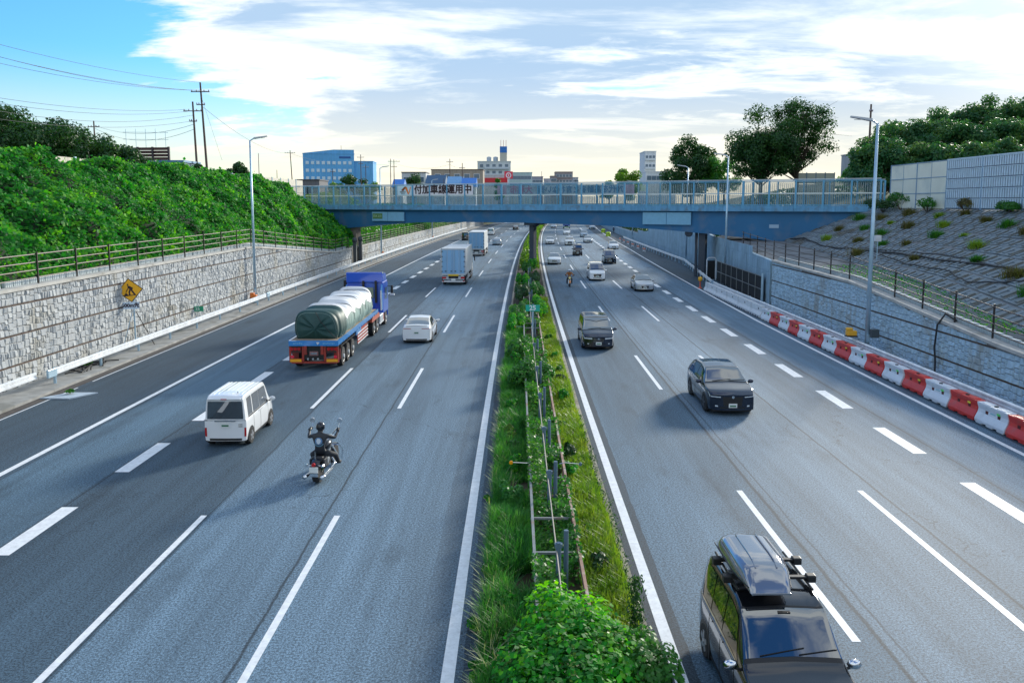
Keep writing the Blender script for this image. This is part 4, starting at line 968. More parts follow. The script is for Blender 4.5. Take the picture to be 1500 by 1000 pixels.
    s.patch('lower_intake', BLK, cf, [(-.62, 1.9), (.62, 1.9), (.55, 2.30), (-.55, 2.30)], 6, 1, .008, root)
    s.patch('rear_bumper_trim', BLK, cb, [(-.80, 1.3), (.80, 1.3), (.80, 2.0), (-.80, 2.0)], 6, 1, .006, root)
    pz = cf(0, s.pf); q = MB().box((0, pz.y+.022, pz.z), (.33, .014, .165)).build('number_plate', PLT, root)
    MB().box((0, pz.y+.031, pz.z-.015), (.24, .006, .06)).build('plate_marks', PLG, q)
    pz = cb(0, s.pb); q = MB().box((0, pz.y-.022, pz.z), (.33, .014, .165)).build('number_plate', PLT, root)
    MB().box((0, pz.y-.031, pz.z-.015), (.24, .006, .06)).build('plate_marks', PLG, q)
    if s.bars != 0 or True:
        e = cf(0, gv1-.12); MB().lathe([(.055, 0), (.055, .02)] , (0, e.y+.01, e.z), 'y', 10).build('badge', CHR, root)
    if lod:      # bonnet shut lines and wipers
        for sg in (1, -1):
            b = MB(); b.tube([top(sg*1.75, y)+Vector((0, 0, .0)) for y in np.linspace(yb+.05, L-.12, 6)], .006, 4); b.build('bonnet_seam', BLK, root)
        for (u0, u1) in ((-.2, -1.4), (.8, -.35)):
            b = MB(); b.tube([top(u0, yb-.02)+Vector((0, 0, .03)), top(u1, yb-.10)+Vector((0, 0, .03))], .010, 4); b.build('wiper', BLK, root)
    b = MB().box((0, 0, .22), (W*.82, L*.9, .16)).build('underbody', BLK, root)
    return root, s
BASE = dict(tf=.10, tr=.07, zl=.17, tumble=.30, sm=.09, rl=.05, rb=.06, fl=.06, fbow=.30, rw=None, r=.32, wy=(.85, 3.7), doors=(1.6, 2.7), handles=(1.75, 2.85), bh=True, bm=False, chrome=False, fog=True, hl=(.52, .97, 3.6, 4.3), tl=(.66, .97, 4.0, 4.9), gr=(.45, 3.1, 4.3), bars=2, pf=2.75, pb=3.1, mo=.22, rim=None)
def spec(**k): d = dict(BASE); d.update(k); return d
KEI = spec(L=3.4, W=1.48, top=[(0, 1.70), (.10, 1.77), (.6, 1.80), (2.3, 1.79), (2.50, 1.73), (2.86, 1.16), (3.05, 1.02), (3.30, .94), (3.4, .86)], belt=[(0, .98), (3, 1.0)], ws=(2.45, 2.92), sw=[(.28, .78, .30, .78), (.88, 1.60, .88, 1.60), (1.64, 2.62, 1.64, 2.40)],
           r=.29, wy=(.50, 2.86), tumble=.14, tf=.06, tr=.03, sm=.05, fbow=.16, doors=(.83, 1.62, 2.55), handles=(1.5, 1.75), rl=.02, rb=.03, tl=(.90, .995, 2.3, 3.3), pb=3.55, zl=.18)
PRI = spec(L=4.57, W=1.76, top=[(0, .98), (.10, 1.06), (.35, 1.10), (.9, 1.27), (1.6, 1.42), (2.15, 1.455), (2.7, 1.39), (3.75, .96), (4.3, .78), (4.57, .62)], belt=[(0, .93), (2, .93), (3.8, .86)], ws=(2.62, 3.72), rw=(.42, 1.45), sw=[(.95, 1.75, 1.35, 1.78), (1.82, 3.15, 1.82, 2.75)],
           wy=(.85, 3.6), tumble=.50, tl=(.40, .98, 4.3, 5.0), pb=3.4, doors=(1.0, 1.8, 3.2), handles=(1.35, 2.0), fbow=.32)
SUV = spec(L=4.68, W=1.89, top=[(0, 1.15), (.12, 1.24), (.55, 1.50), (1.0, 1.62), (2.0, 1.665), (2.75, 1.59), (3.45, 1.14), (3.6, 1.09), (4.35, .99), (4.6, .90), (4.68, .82)], belt=[(0, 1.06), (3.5, 1.02)], ws=(2.68, 3.48), rw=(.15, .75), sw=[(.55, 1.0, .85, 1.1), (1.06, 1.95, 1.16, 1.97), (2.02, 3.15, 2.02, 2.85)],
           r=.37, wy=(.95, 3.78), tumble=.42, gr=(.48, 2.5, 4.55), bars=0, hl=(.55, .98, 4.1, 4.55), doors=(1.05, 2.0, 3.2), handles=(1.3, 2.2), chrome=True, pf=2.65, fbow=.24, tf=.08, rim=RIMD, fl=.02)
ODY = spec(L=4.83, W=1.82, top=[(0, 1.30), (.10, 1.52), (.4, 1.65), (2.5, 1.705), (3.0, 1.62), (3.95, 1.10), (4.1, 1.05), (4.6, .92), (4.83, .76)], belt=[(0, 1.05), (4, 1.0)], ws=(2.92, 3.98), sw=[(.4, 1.15, .42, 1.12), (1.2, 2.15, 1.2, 2.13), (2.2, 3.45, 2.2, 3.0)],
           wy=(.95, 3.85), tumble=.26, gr=(.40, 2.9, 4.2), bars=3, hl=(.45, .99, 3.9, 4.6), chrome=True, pf=2.6, doors=(1.2, 2.2, 3.4), handles=(1.9, 2.4), fbow=.26)
NOA = spec(L=4.75, W=1.74, top=[(0, 1.62), (.10, 1.76), (.5, 1.83), (2.8, 1.86), (3.15, 1.78), (3.92, 1.18), (4.05, 1.11), (4.5, .98), (4.75, .84)], belt=[(0, 1.02), (4, 1.02)], ws=(3.08, 3.95), sw=[(.3, 1.2, .3, 1.18), (1.26, 2.2, 1.26, 2.18), (2.26, 3.5, 2.26, 3.15)],
           wy=(.9, 3.78), tumble=.20, gr=(.55, 2.7, 4.2), bars=2, hl=(.50, .98, 4.0, 4.75), pf=2.9, doors=(1.22, 2.23, 3.45), handles=(1.4, 2.4), fbow=.18, tl=(.80, .98, 4.1, 5.2), tf=.07)
HAT = spec(L=4.46, W=1.80, top=[(0, 1.0), (.10, 1.08), (.5, 1.27), (1.1, 1.40), (1.8, 1.44), (2.4, 1.40), (3.2, 1.0), (3.35, .96), (4.2, .82), (4.46, .66)], belt=[(0, .94), (3.3, .90)], ws=(2.32, 3.22), rw=(.16, .72), sw=[(.75, 1.45, 1.0, 1.5), (1.52, 2.75, 1.52, 2.38)], wy=(.82, 3.55), tumble=.48, gr=(.45, 2.5, 4.0), bars=0, hl=(.48, .98, 4.0, 4.6), doors=(.9, 1.5, 2.8), handles=(1.1, 1.7))
SED = spec(L=4.75, W=1.79, top=[(0, .96), (.10, 1.03), (.7, 1.08), (1.35, 1.36), (1.9, 1.46), (2.5, 1.43), (3.4, 1.0), (3.55, .96), (4.4, .84), (4.75, .68)], belt=[(0, .93), (3.5, .90)], ws=(2.45, 3.42), rw=(.72, 1.42), sw=[(1.15, 1.75, 1.4, 1.78), (1.82, 3.0, 1.82, 2.5)], wy=(.9, 3.85), tumble=.48, gr=(.42, 3.2, 4.3), bars=2, doors=(1.2, 1.8, 3.0), handles=(1.4, 2.0), tl=(.50, .98, 4.0, 4.9))
PI_ = math.pi
r_, s_ = car('car', KEI, PW_, (-10.02+curve(29), 29.35), R(.6), 'small boxy white van with dark rear window left of the chopper rider', 'van')
for k in range(7): # roof ribs
    x = -.48+k*.16; MB().tube([(x, y-1.7, smooth_poly(KEI['top'], y, .05)+.020-.02*abs(x)) for y in (.35, .9, 1.5, 2.1, 2.3)], .012, 4).build('roof_rib', PW_, r_)
MB().tube([(.35, -1.3, 1.80), (.36, -1.36, 1.88)], .012, 5).build('antenna', BLK, r_)
q = s_.capP(0, 4.75, False); MB().box((0, q.y-.02, q.z), (.72, .03, .04)).build('rear_garnish', CHR, r_)
MB().box((0, s_.capP(0, 6, False).y-.03, 1.70), (1.15, .10, .035)).build('rear_spoiler', PW_, r_, bevel=.01); MB().box((0, s_.capP(0, 6, False).y-.088, 1.70), (.2, .02, .03)).build('brake_light', TL, r_)
for q_ in (0, 1): MB().box((.52, s_.capP(0, 4, False).y-.012, .80-q_*.07), (.14, .01, .018)).build('badge', BLK, r_)
r_, s_ = car('car', PRI, PW_, (-6.05+curve(51), 51.0), R(.2), 'white hatchback saloon with slim red tail lights behind the tarpaulin-loaded trailer', 'car')
MB().box((0, -2.15, 1.095), (1.30, .12, .03)).build('rear_spoiler', PW_, r_)
car('car', SUV, PN_, (8.60+curve(33), 34.2), PI_-R(.5), 'dark blue SUV with a wide black grille in the middle lane on the right', 'car')[0]
r_, s_ = car('car', ODY, PN_, (4.70+curve(48), 48.9), PI_-R(.6), 'dark low minivan with chrome grille bars in the lane beside the median', 'minivan')
MB().tube([(-.7, .6, 1.72), (0, .8, 1.735), (.7, .6, 1.72)], .02, 5).build('roof_rail', BLK, r_)
car('car', NOA, PW_, (9.0, 91.2), PI_-R(.8), 'tall white minivan with black grille right of the oncoming motorcycle', 'minivan')
car('car', HAT, PS_, (12.45, 80.2), PI_-R(.8), 'silver hatchback in front of the wide dashed line below the footbridge', 'car')
far = [(NOA, PN_, 13.35, 116.5, 'dark blue tall minivan behind the silver hatchback under the footbridge', 'minivan'), (KEI, PBR, 10.2, 134, 'dark brown boxy small car in the middle lane under the footbridge', 'van'),
       (SED, PW_, 5.55, 115.5, 'white saloon ahead of the motorcycle in the lane beside the median', 'car'), (SUV, PPW, 11.1, 167, 'white and black SUV just behind the dark brown boxy car', 'car'), (HAT, PPW, 7.35, 172, 'white-roofed dark-nosed hatchback alone in the lane beside the median', 'car'),
       (HAT, PW_, 18.25, 153, 'white hatchback farthest right under the footbridge', 'car'), (SED, PS_, 15.75, 178, 'silver saloon with dark lower grille left of the short dashed line', 'car'), (ODY, PSB, 17.4, 208, 'pale blue car just beyond the silver saloon', 'car'),
       (SED, PW_, 14.1, 224, 'white saloon in the middle lane beyond the white and black SUV', 'car'), (HAT, PSB, 13.35, 284, 'pale blue car at the far bend beside the median', 'car'), (SUV, PSB, 25.2, 269, 'grey-blue car at the far bend in the outer lane', 'car'), (SUV, PK_, 16.0, 338, 'dark car barely visible under the girder at the far bend', 'car'), (NOA, PK_, 27.5, 345, 'black vehicle roof glimpsed just below the footbridge girder', 'car')]
for sp, m, x, y, lab, cat in far: car('car', sp, m, (x, y), PI_-R(.6+y*.011), lab, cat, lod=0)
car('car', HAT, PSB, (-3.55, 168), -R(1.8), 'silver-blue hatchback driving away right of the far box truck', 'car', lod=0)
car('car', SED, PK_, (.35, 264), -R(3), 'black saloon driving away at the far bend left of the centre pier', 'car', lod=0)
car('car', NOA, PK_, (-11.2, 190), -R(2), 'black car partly hidden at the left side of the far box truck', 'car', lod=0)
car('car', NOA, PW_, (-6.3, 222), -R(2.2), 'white car glimpsed beyond the far box truck', 'car', lod=0)
# --- near minivan with roof box
NEAR = spec(L=4.15, W=1.72, top=[(0, 1.58), (.10, 1.72), (.45, 1.80), (2.0, 1.84), (2.35, 1.77), (3.0, 1.17), (3.12, 1.10), (3.8, .98), (4.15, .82)], belt=[(0, 1.02), (4, 1.02)], ws=(2.32, 2.95), sw=[(.3, 1.0, .3, .98), (1.06, 1.75, 1.06, 1.73), (1.80, 2.72, 1.80, 2.42)],
           wy=(.75, 3.3), tumble=.20, gr=(.55, 2.7, 4.2), bars=2, hl=(.50, .98, 4.0, 4.75), pf=2.9, doors=(1.02, 1.77, 2.65), handles=(1.2, 1.9), fbow=.18, tl=(.80, .98, 4.1, 5.2), tf=.07, chrome=True, mo=.05)
r_, s_ = car('car', NEAR, PK_, (4.40, 13.15), PI_+R(.6), 'black minivan with a glossy roof box driving towards the viewer at the bottom right', 'minivan')
for sg in (1, -1): MB().tube([(sg*.63, y, 1.90) for y in (-1.6, -.9, -.1)], .022, 6).build('roof_rail', BLK, r_)
for yy in (-1.15, -.45):
    MB().box((0, yy, 1.955), (1.52, .10, .045)).build('crossbar', BLK, r_, bevel=.01)
    for sg in (1, -1): MB().box((sg*.72, yy, 1.94), (.16, .15, .13)).build('bar_foot', BLK, r_, bevel=.02)
def box_shape():
    rows = []; Lb = 1.95
    for i in range(25):
        t = i/24; y = -Lb/2+Lb*t; e = min(t, 1-t)*2; wf = .46*(1-.30*max(0, (t-.55)/.45)**2-.14*max(0, (.18-t)/.18)**2); h = .40*min(1, (e*2.6)**.55+.02)*(1-.35*max(0, (t-.6)/.4)**2)+.02
        rows.append([(wf*c, y, 2.00+(.05 if z < .3 else 0)+h*z) for c, z in ((-.80, 0), (-.97, .10), (-1, .35), (-.97, .62), (-.86, .86), (-.62, .97), (-.2, 1.0), (.2, 1.0), (.62, .97), (.86, .86), (.97, .62), (1, .35), (.97, .10), (.80, 0), (-.80, 0))])
    return MB().grid(rows)
for o_ in r_.children:
    if o_.name.startswith('mirror') and 'arm' not in o_.name: o_.data.materials[0] = CHR
rbx = empty('roof_box', (4.40-.22, 13.15+.62, .006), PI_+R(.6), 'glossy dark roof box strapped on the black minivan', 'roof box')
b = box_shape(); b.add([tuple(p) for p in b.v[:14]], [tuple(range(14))]); b.add([tuple(p) for p in b.v[24*15:24*15+14]], [tuple(range(14))[::-1]])
lid = b.build('shell', paint('roof_box_gloss', (.30, .31, .34), .6, .07), rbx, smooth=True)
for sg in (1, -1): MB().tube([(sg*.466*(1-.30*max(0, (t-.55)/.45)**2), -.975+1.95*t, 2.13-.05*max(0, t-.6)) for t in (.04, .2, .4, .6, .8, .95)], .010, 4).build('seam', BLK, lid)
for sg in (1, -1):
    b = MB().tube([(sg*.18, -.975+1.95*t, 2.02+.40*min(1, (min(t, 1-t)*2*2.6)**.55)*(1-.35*max(0, (t-.6)/.4)**2)+.012) for t in (.22, .35, .5, .62, .74, .84)], .014, 5); b.build('lid_ridge', MATS['roof_box_gloss'], lid)
# dashboard shapes behind the screen read as light strips: parking stickers and mirror
pt = s_.S(2.42, 7.6, 1); MB().box((0, pt.y, pt.z+.012), (.2, .05, .03)).build('mirror_mount', BLK, r_)

# ---------------------------------------------------------------- box trucks
WT = mat('cargo_white', (.70, .72, .73), .45, var=.06, vscale=.7, streak=True); CB_ = mat('cargo_door_shade_tint', (.24, .46, .70), .4, var=.05, vscale=1); ALU = mat('aluminium', (.50, .54, .58), .4, .6)  # rear doors tinted blue: the shade on them is put into the colour
def truck_wheel(p, x, y, sg, r=.50, w=.28):
    t = MB().lathe([(r*.6, -w/2), (r*.95, -w/2), (r, -w*.3), (r, w*.3), (r*.95, w/2), (r*.6, w/2)], (x, y, r), 'x', 20).build('wheel', TYR, p)
    MB().lathe([(r*.58, 0), (r*.58, .02), (r*.42, -.03), (r*.25, .0), (r*.22, .07), (r*.1, .08)] if sg > 0 else [(r*.1, -.08), (r*.22, -.07), (r*.25, .0), (r*.42, .03), (r*.58, -.02), (r*.58, 0)], (x+sg*w*.45, y, r), 'x', 16).build('rim', mat('truck_rim', (.52, .54, .56), .45, .5), t)
def box_truck(x, y, rz, L, H, label, body, door, second=False):
    r = empty('box_truck', (x, y, .006), rz, label, 'truck')       # origin at rear on the ground, forward = +y
    W = 2.49; zb = 1.05
    MB().box((0, L/2, (zb+H)/2), (W, L, H-zb)).build('cargo_box', body, r, bevel=.03)
    b = MB()
    for sx in (-1, 1):
        b.box((sx*(W/2-.02), -.01, (zb+H)/2), (.09, .06, H-zb)); 
    b.box((0, -.01, H-.05), (W, .06, .12)); b.box((0, -.01, zb+.06), (W, .06, .14)); b.build('rear_frame', ALU, r)
    for sx in (-1, 1):
        for k in range(2):
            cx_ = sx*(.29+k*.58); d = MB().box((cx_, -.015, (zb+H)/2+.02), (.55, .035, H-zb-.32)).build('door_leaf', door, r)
            MB().tube([(cx_-.16*sx, -.06, zb+.15), (cx_-.16*sx, -.06, H-.15)], .022, 6).build('lock_rod', STEEL, d)
            MB().box((cx_-.10*sx, -.06, zb+.42), (.2, .03, .08)).build('lock_handle', BLK, d)
        for k in range(5): MB().box((sx*(W/2-.10), -.06, zb+.4+k*(H-zb-.7)/4), (.18, .03, .06)).build('hinge', BLK, r)
    for k in range(6): MB().box((W/2+.008, 1+k*(L-2)/5, (zb+H)/2), (.02, .05, H-zb-.1)).build('side_rib', body, r)
    MB().box((W/2+.012, L/2, zb+.08), (.03, L-.2, .12)).build('side_rail', ALU, r); MB().box((0, L*.5, .85), (1.0, L, .3)).build('chassis', BLK, r)
    MB().box((0, .06, .78), (2.2, .10, .36)).build('tail_panel', ALU, r); MB().box((0, .0, .42), (2.35, .10, .14)).build('rear_bumper', CW, r)
    for sx in (-1, 1):
        MB().box((sx*.95, -.0, .80), (.42, .05, .20)).build('tail_light', TL, r); MB().box((sx*1.05, -.05, .47), (.2, .03, .08)).build('reflector', TL, r)
        for yw in (1.6, 2.75, L-1.0, L+.9): truck_wheel(r, sx*1.08, yw, sx)
        MB().box((sx*1.18, (2.9+L-1.5)/2, .62), (.04, L-5.2, .10)).build('side_guard', ALU, r); MB().box((sx*1.18, (2.9+L-1.5)/2, .42), (.04, L-5.2, .10)).build('side_guard', ALU, r); MB().box((sx*1.0, L*.5, .72), (.4, 1.1, .5)).build('fuel_tank', ALU, r)
        MB().box((sx*1.1, 2.1, 1.02), (.32, 2.6, .05)).build('mudguard', BLK, r); MB().box((sx*1.1, .85, .55), (.3, .03, .5)).build('mud_flap', BLK, r)
    if not second: MB().box((0, -.07, zb+.02), (1.05, .02, .15)).build('warning_board', mat('warning_yellow', (.85, .55, .02), .4), r)
    MB().box((0, -.02, .62), (.44, .03, .22)).build('number_plate', PLT, r)
    cab = MB().prism([(L+.25, .55), (L+2.2, .55), (L+2.3, 1.3), (L+2.1, 2.6), (L+1.7, 2.85), (L+.25, 2.9)], -1.2, 1.2, 'x').build('cab', body, r, bevel=.05)
    MB().prism([(L+2.30, 1.45), (L+2.13, 2.45), (L+2.16, 2.47), (L+2.34, 1.47)], -1.1, 1.1, 'x').build('windscreen', GL, r)
    for sx in (-1, 1):
        MB().box((sx*1.205, L+1.5, 1.95), (.02, .9, .75)).build('side_window', GL, r); MB().box((sx*1.42, L+2.2, 2.0), (.12, .1, .55)).build('mirror', BLK, r); MB().tube([(sx*1.2, L+2.1, 2.35), (sx*1.42, L+2.2, 2.3)], .02, 5).build('mirror_arm', BLK, r)
    return r
box_truck(-6.28, 84, -R(.9), 9.6, 3.78, 'nearer white box truck with rear doors tinted blue for shade and a yellow strip', WT, CB_)
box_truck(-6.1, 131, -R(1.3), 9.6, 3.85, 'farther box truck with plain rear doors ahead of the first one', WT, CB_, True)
# oncoming far truck
t = empty('truck', (17.4, 278, .006), PI_-R(4), 'blue truck with green lower lights coming round the far bend', 'truck')
MB().box((0, -3, 2.0), (2.4, 7, 2.4)).build('cargo_box', paint('truck_blue', (.02, .10, .38)), t, bevel=.03); MB().prism([(.6, .5), (2.6, .5), (2.7, 1.3), (2.5, 2.5), (.6, 2.7)], -1.15, 1.15, 'x').build('cab', MATS['truck_blue'], t); MB().prism([(2.70, 1.4), (2.55, 2.4), (2.58, 2.42), (2.74, 1.42)], -1.05, 1.05, 'x').build('windscreen', GL, t)
for sx in (-1, 1):
    MB().box((sx*.85, 2.66, .85), (.35, .06, .22)).build('headlight', HL, t)
    for yw in (1.7, -4.8): truck_wheel(t, sx*1.0, yw, sx, .45)
MB().box((0, 2.68, .85), (1.1, .05, .3)).build('grille', BLK, t); MB().box((0, 2.69, .5), (2.2, .08, .2)).build('bumper', mat('bumper_green', (.35, .6, .25), .4), t)

# ---------------------------------------------------------------- semi trailer with tarpaulin load
RD = mat('chassis_red', (.34, .035, .022), .5, var=.2, dirt=((.12, .05, .04), 2, .5)); BLU = paint('trailer_blue', (.03, .24, .62), 0, .35); CBL = paint('cab_blue', (.002, .085, .60), 0, .3); WOOD = mat('deck_wood', (.30, .22, .15), .9, var=.3, dirt=((.45, .42, .36), 1.5, .5))
st = empty('semi_truck', (-10.20+curve(41), 40.8, .006), R(.3), 'articulated lorry with red chassis, light blue flatbed and bright blue cab', 'truck')
LT = 12.6; W = 2.49; zd = 1.50
MB().box((0, LT/2, zd-.04), (W-.06, LT-.1, .08)).build('deck', WOOD, st)
MB().box((0, .04, zd-.12), (W, .10, .27)).build('rear_beam', BLU, st, bevel=.01)
for sx in (-1, 1):
    MB().box((sx*(W/2-.03), LT/2, zd-.10), (.07, LT, .24)).build('side_beam', BLU, st)
    for k in range(16): MB().box((sx*(W/2+.008), .6+k*.75, zd-.20), (.03, .07, .10)).build('rope_hook', BLU, st)
    MB().box((sx*.42, LT/2, zd-.42), (.14, LT, .55)).build('chassis_rail', RD, st)
    MB().box((sx*(W/2-.30), .10, 1.06), (.60, .08, .34)).build('lamp_panel', mat('lamp_panel_dark', (.05, .015, .012), .5), st)
    for k in range(3): MB().lathe([(.085, -.02), (.085, .02)], (sx*(W/2-.14-k*.18), .04, 1.09), 'y', 12).build('tail_lamp', TL, st)
    MB().box((sx*(W/2-.33), .04, .50), (.56, .03, .14)).build('reflector_board', mat('reflector_orange', (.90, .40, .02), .3), st)
    MB().box((sx*(W/2-.16), .06, .69), (.16, .05, .12)).build('red_lamp', mat('tail_bright', (.8, .02, .06), .3), st)
    MB().box((sx*(W/2-.33), .09, .50), (.62, .06, .20)).build('bumper_end', RD, st); MB().box((sx*(W/2-.05), .08, .80), (.10, .08, .80)).build('bumper_stay', RD, st); MB().box((sx*.55, .08, .80), (.10, .08, .80)).build('bumper_stay', RD, st)
    for k in range(3):
        truck_wheel(st, sx*1.07, 1.35+k*1.28, sx, .50, .30)
    MB().box((sx*1.09, 2.6, 1.13), (.32, 3.9, .05)).build('mudguard', BLK, st); MB().box((sx*1.07, .58, .75), (.34, .03, .55)).build('mud_flap', mat('flap_red', (.30, .05, .04), .6), st)
    for k in range(4): MB().box((sx*1.19, 7.25, .42+k*.19), (.03, 3.3, .055)).build('side_guard', CW, st)
    MB().box((sx*1.16, 7.25, .78), (.03, 3.3, .80)).build('guard_back', RD, st); MB().box((sx*1.15, 6.0, 1.10), (.06, 1.5, .35)).build('tool_box', BLU, st)
MB().box((0, .08, .40), (W-.2, .08, .10)).build('rear_bumper', RD, st); MB().box((0, .12, .88), (1.0, .04, .70)).build('tail_plate', BLK, st)
q = MB().box((0, .05, .86), (.44, .02, .22)).build('number_plate', mat('plate_dim', (.25, .12, .12), .5), st); MB().box((0, .03, .86), (.32, .01, .08)).build('plate_marks', CHR, q)
for k in range(3): MB().lathe([(.05, -.03), (.05, .02)], (-.3+k*.25, .05, .58), 'y', 10).build('coupling', ALU, st)
for xs_, n_, w_ in ((-.98, 5, .075), (.50, 8, .055)):
    b = MB()               # faint worn marks, too faded to read
    for k in range(n_): b.box((xs_+k*(w_+.022), -.013, zd-.12+(.008 if k % 2 else -.006)), (w_, .006, .05 if k % 3 else .07))
    b.build('faded_marks', mat('faded_mark', (.16, .42, .66), .5), st)
MB().prism([(-.09, .06), (.09, .06), (0, -.08)], -.02, -.012, 'y').build('emblem', CW, st).location = (.22, 0, zd-.12)
# tractor
ty = 13.3
for sx in (-1, 1):
    for yy in (ty-2.3, ty-1.05): truck_wheel(st, sx*1.07, yy, sx, .50, .30)
    truck_wheel(st, sx*1.07, ty+2.75, sx, .50, .28); MB().prism([(ty-3.1, 1.0), (ty-2.9, 1.25), (ty-.3, 1.25), (ty-.1, 1.0), (ty-.1, .95), (ty-3.1, .95)], sx*.92, sx*1.24, 'x').build('mudguard', mat('mudguard_red', (.42, .09, .05), .5, var=.2), st)
    MB().box((sx*.95, ty+.9, .70), (.55, 1.4, .55)).build('fuel_tank', ALU, st, bevel=.06); MB().box((sx*1.2, ty+.9, .45), (.04, 1.7, .12)).build('step', CW, st); MB().box((sx*1.19, ty+1.8, .85), (.04, .35, .9)).build('step_plate', RD, st)
    MB().box((sx*.42, ty, .85), (.14, 6.0, .3)).build('frame_rail', RD, st)
cab = MB().prism([(ty+1.55, .9), (ty+3.9, .9), (ty+3.95, 1.6), (ty+3.75, 2.9), (ty+3.5, 3.05), (ty+1.6, 3.05)], -1.23, 1.23, 'x').build('cab', CBL, st, bevel=.05)
MB().prism([(ty+1.55, 3.05), (ty+3.5, 3.05), (ty+3.1, 3.55), (ty+1.7, 3.72)], -1.20, 1.20, 'x').build('roof_deflector', CBL, st, bevel=.05)
MB().box((0, ty+1.50, 3.38), (2.46, .10, .66)).build('rear_visor', CBL, st, bevel=.02)
for sx in (-1, 1):
    MB().box((sx*1.236, ty+2.85, 2.2), (.02, 1.15, .80)).build('side_window', GL, st); MB().prism([(ty+.9, 1.2), (ty+1.55, 1.2), (ty+1.55, 2.9), (ty+1.25, 2.9), (ty+.9, 2.55)], sx*1.16, sx*1.21, 'x').build('side_fairing', BLU, st); MB().tube([(sx*1.19, ty+.92, 1.2), (sx*1.19, ty+.90, 2.55)], .05, 6).build('fairing_edge', CW, st)
    MB().box((sx*1.52, ty+3.75, 2.35), (.16, .14, .55)).build('mirror', BLK, st, bevel=.03); MB().box((sx*1.55, ty+3.74, 1.98), (.30, .22, .10)).build('mirror_lower', CW, st); MB().tube([(sx*1.2, ty+3.6, 2.6), (sx*1.5, ty+3.74, 2.6)], .025, 5).build('mirror_arm', BLK, st)
    MB().box((sx*.42+.35, ty+1.42, 2.4), (.14, .14, 1.5)).build('exhaust_stack', BLK, st)
MB().box((0, ty+1.47, 2.35), (1.2, .04, .7)).build('rear_window', GL, st); MB().box((-1.35, ty+1.9, 2.7), (.28, .1, .9)).build('side_mirror_board', BLK, st)
MB().box((0, ty+3.93, .75), (2.4, .15, .5)).build('front_bumper', CBL, st, bevel=.04); MB().prism([(ty+3.96, 1.75), (ty+3.78, 2.85), (ty+3.81, 2.87), (ty+4.0, 1.77)], -1.1, 1.1, 'x').build('windscreen', GL, st)
# tarpaulin load: folds made in the mesh itself
TG = mat('tarp_dark_green', (.015, .065, .060), .55, var=.15, vscale=1.5); TS = mat('tarp_silver_grey', (.74, .74, .74), .6, var=.12, vscale=1.2); TM = mat('tarp_grey_green', (.22, .33, .30), .6, var=.3, vscale=1.6)
ld = empty('tarpaulin_load', (st.location.x, st.location.y, zd+.006), R(.3), 'bulky load under grey and dark green tarpaulins on the light blue flatbed', 'load')
rnd = random.Random(3); phs = [rnd.uniform(0, 6.28) for _ in range(24)]
def tarp_pt(t, a):
    """t 0 rear .. 1 front, a 0..1 over the load from left foot to right foot"""
    y = .75+t*10.9; HS = (1.44, 1.40, 1.36, 1.52, 1.44, 1.55, 1.40, 1.50, 1.36); q_ = t*8*.999; i_ = int(q_); f_ = min(1, (q_-i_)*2.5); f_ = f_*f_*(3-2*f_); h = HS[max(0, i_-1)]*(1-f_)+HS[i_]*f_+.05*math.sin(t*31+a*4); w = 1.16
    if t < .0001: pass
    e = min(1, (t/.035)**.5 if t > 0 else 0); e2 = min(1, ((1-t)/.03)**.5)
    k = e*e2; ang = math.pi*(1-a); cxn = abs(math.cos(ang)); x = math.copysign(min(1, cxn**.50), math.cos(ang))*w*(.90+.10*k); zn = abs(math.sin(ang))**.58
    z = zn*h*(.82+.18*k)
    f = .055*math.sin(y*7.2+phs[0]+3*a)*math.sin(a*3.14)+.07*math.sin(y*2.3+phs[1])*math.sin(a*6.3+phs[2])+.028*math.sin(y*15+a*9)*(1-zn)
    f += -.06*max(0, 1-abs((y*1.0) % 2.1-1.05)/.10)*1.0   # ropes pull the cloth in
    l = math.hypot(x, z) or 1
    bulge = 1-.10*max(0, 1-z/.35)
    return (x*bulge*(1+f*.9/l), y-.1*(1-e)*0, max(0.0, z*(1+f/l)))
ts = [0]+[i/150 for i in range(1, 150)]+[1]
def tarp(a0, a1, t0, t1, na, lift=0.0, wav=0.0):
    rows = []
    for t in [x for x in ts if t0 <= x <= t1]:
        r = []
        for i in range(na+1):
            aa0 = a0+(wav*math.sin(t*46)+wav*.8*abs(math.sin(t*23+1))) if wav else a0; aa1 = a1-(wav*math.sin(t*40+2)) if wav else a1
            a = aa0+(aa1-aa0)*i/na; p = Vector(tarp_pt(t, a)); p *= 1; c = Vector((0, p.y, .5)); d = (p-c); l = d.length or 1; r.append(p+d/l*lift)
        rows.append(r)
    return MB().grid(rows)
tarp(0, 1, 0, 1, 40).build('lower_tarpaulin', TM, ld, smooth=True)
tarp(.12, .86, .155, 1, 38, .022, .030).build('top_tarpaulin', TS, ld, smooth=True)
tarp(0, 1, 0, .16, 40, .035).build('rear_tarpaulin', TG, ld, smooth=True)
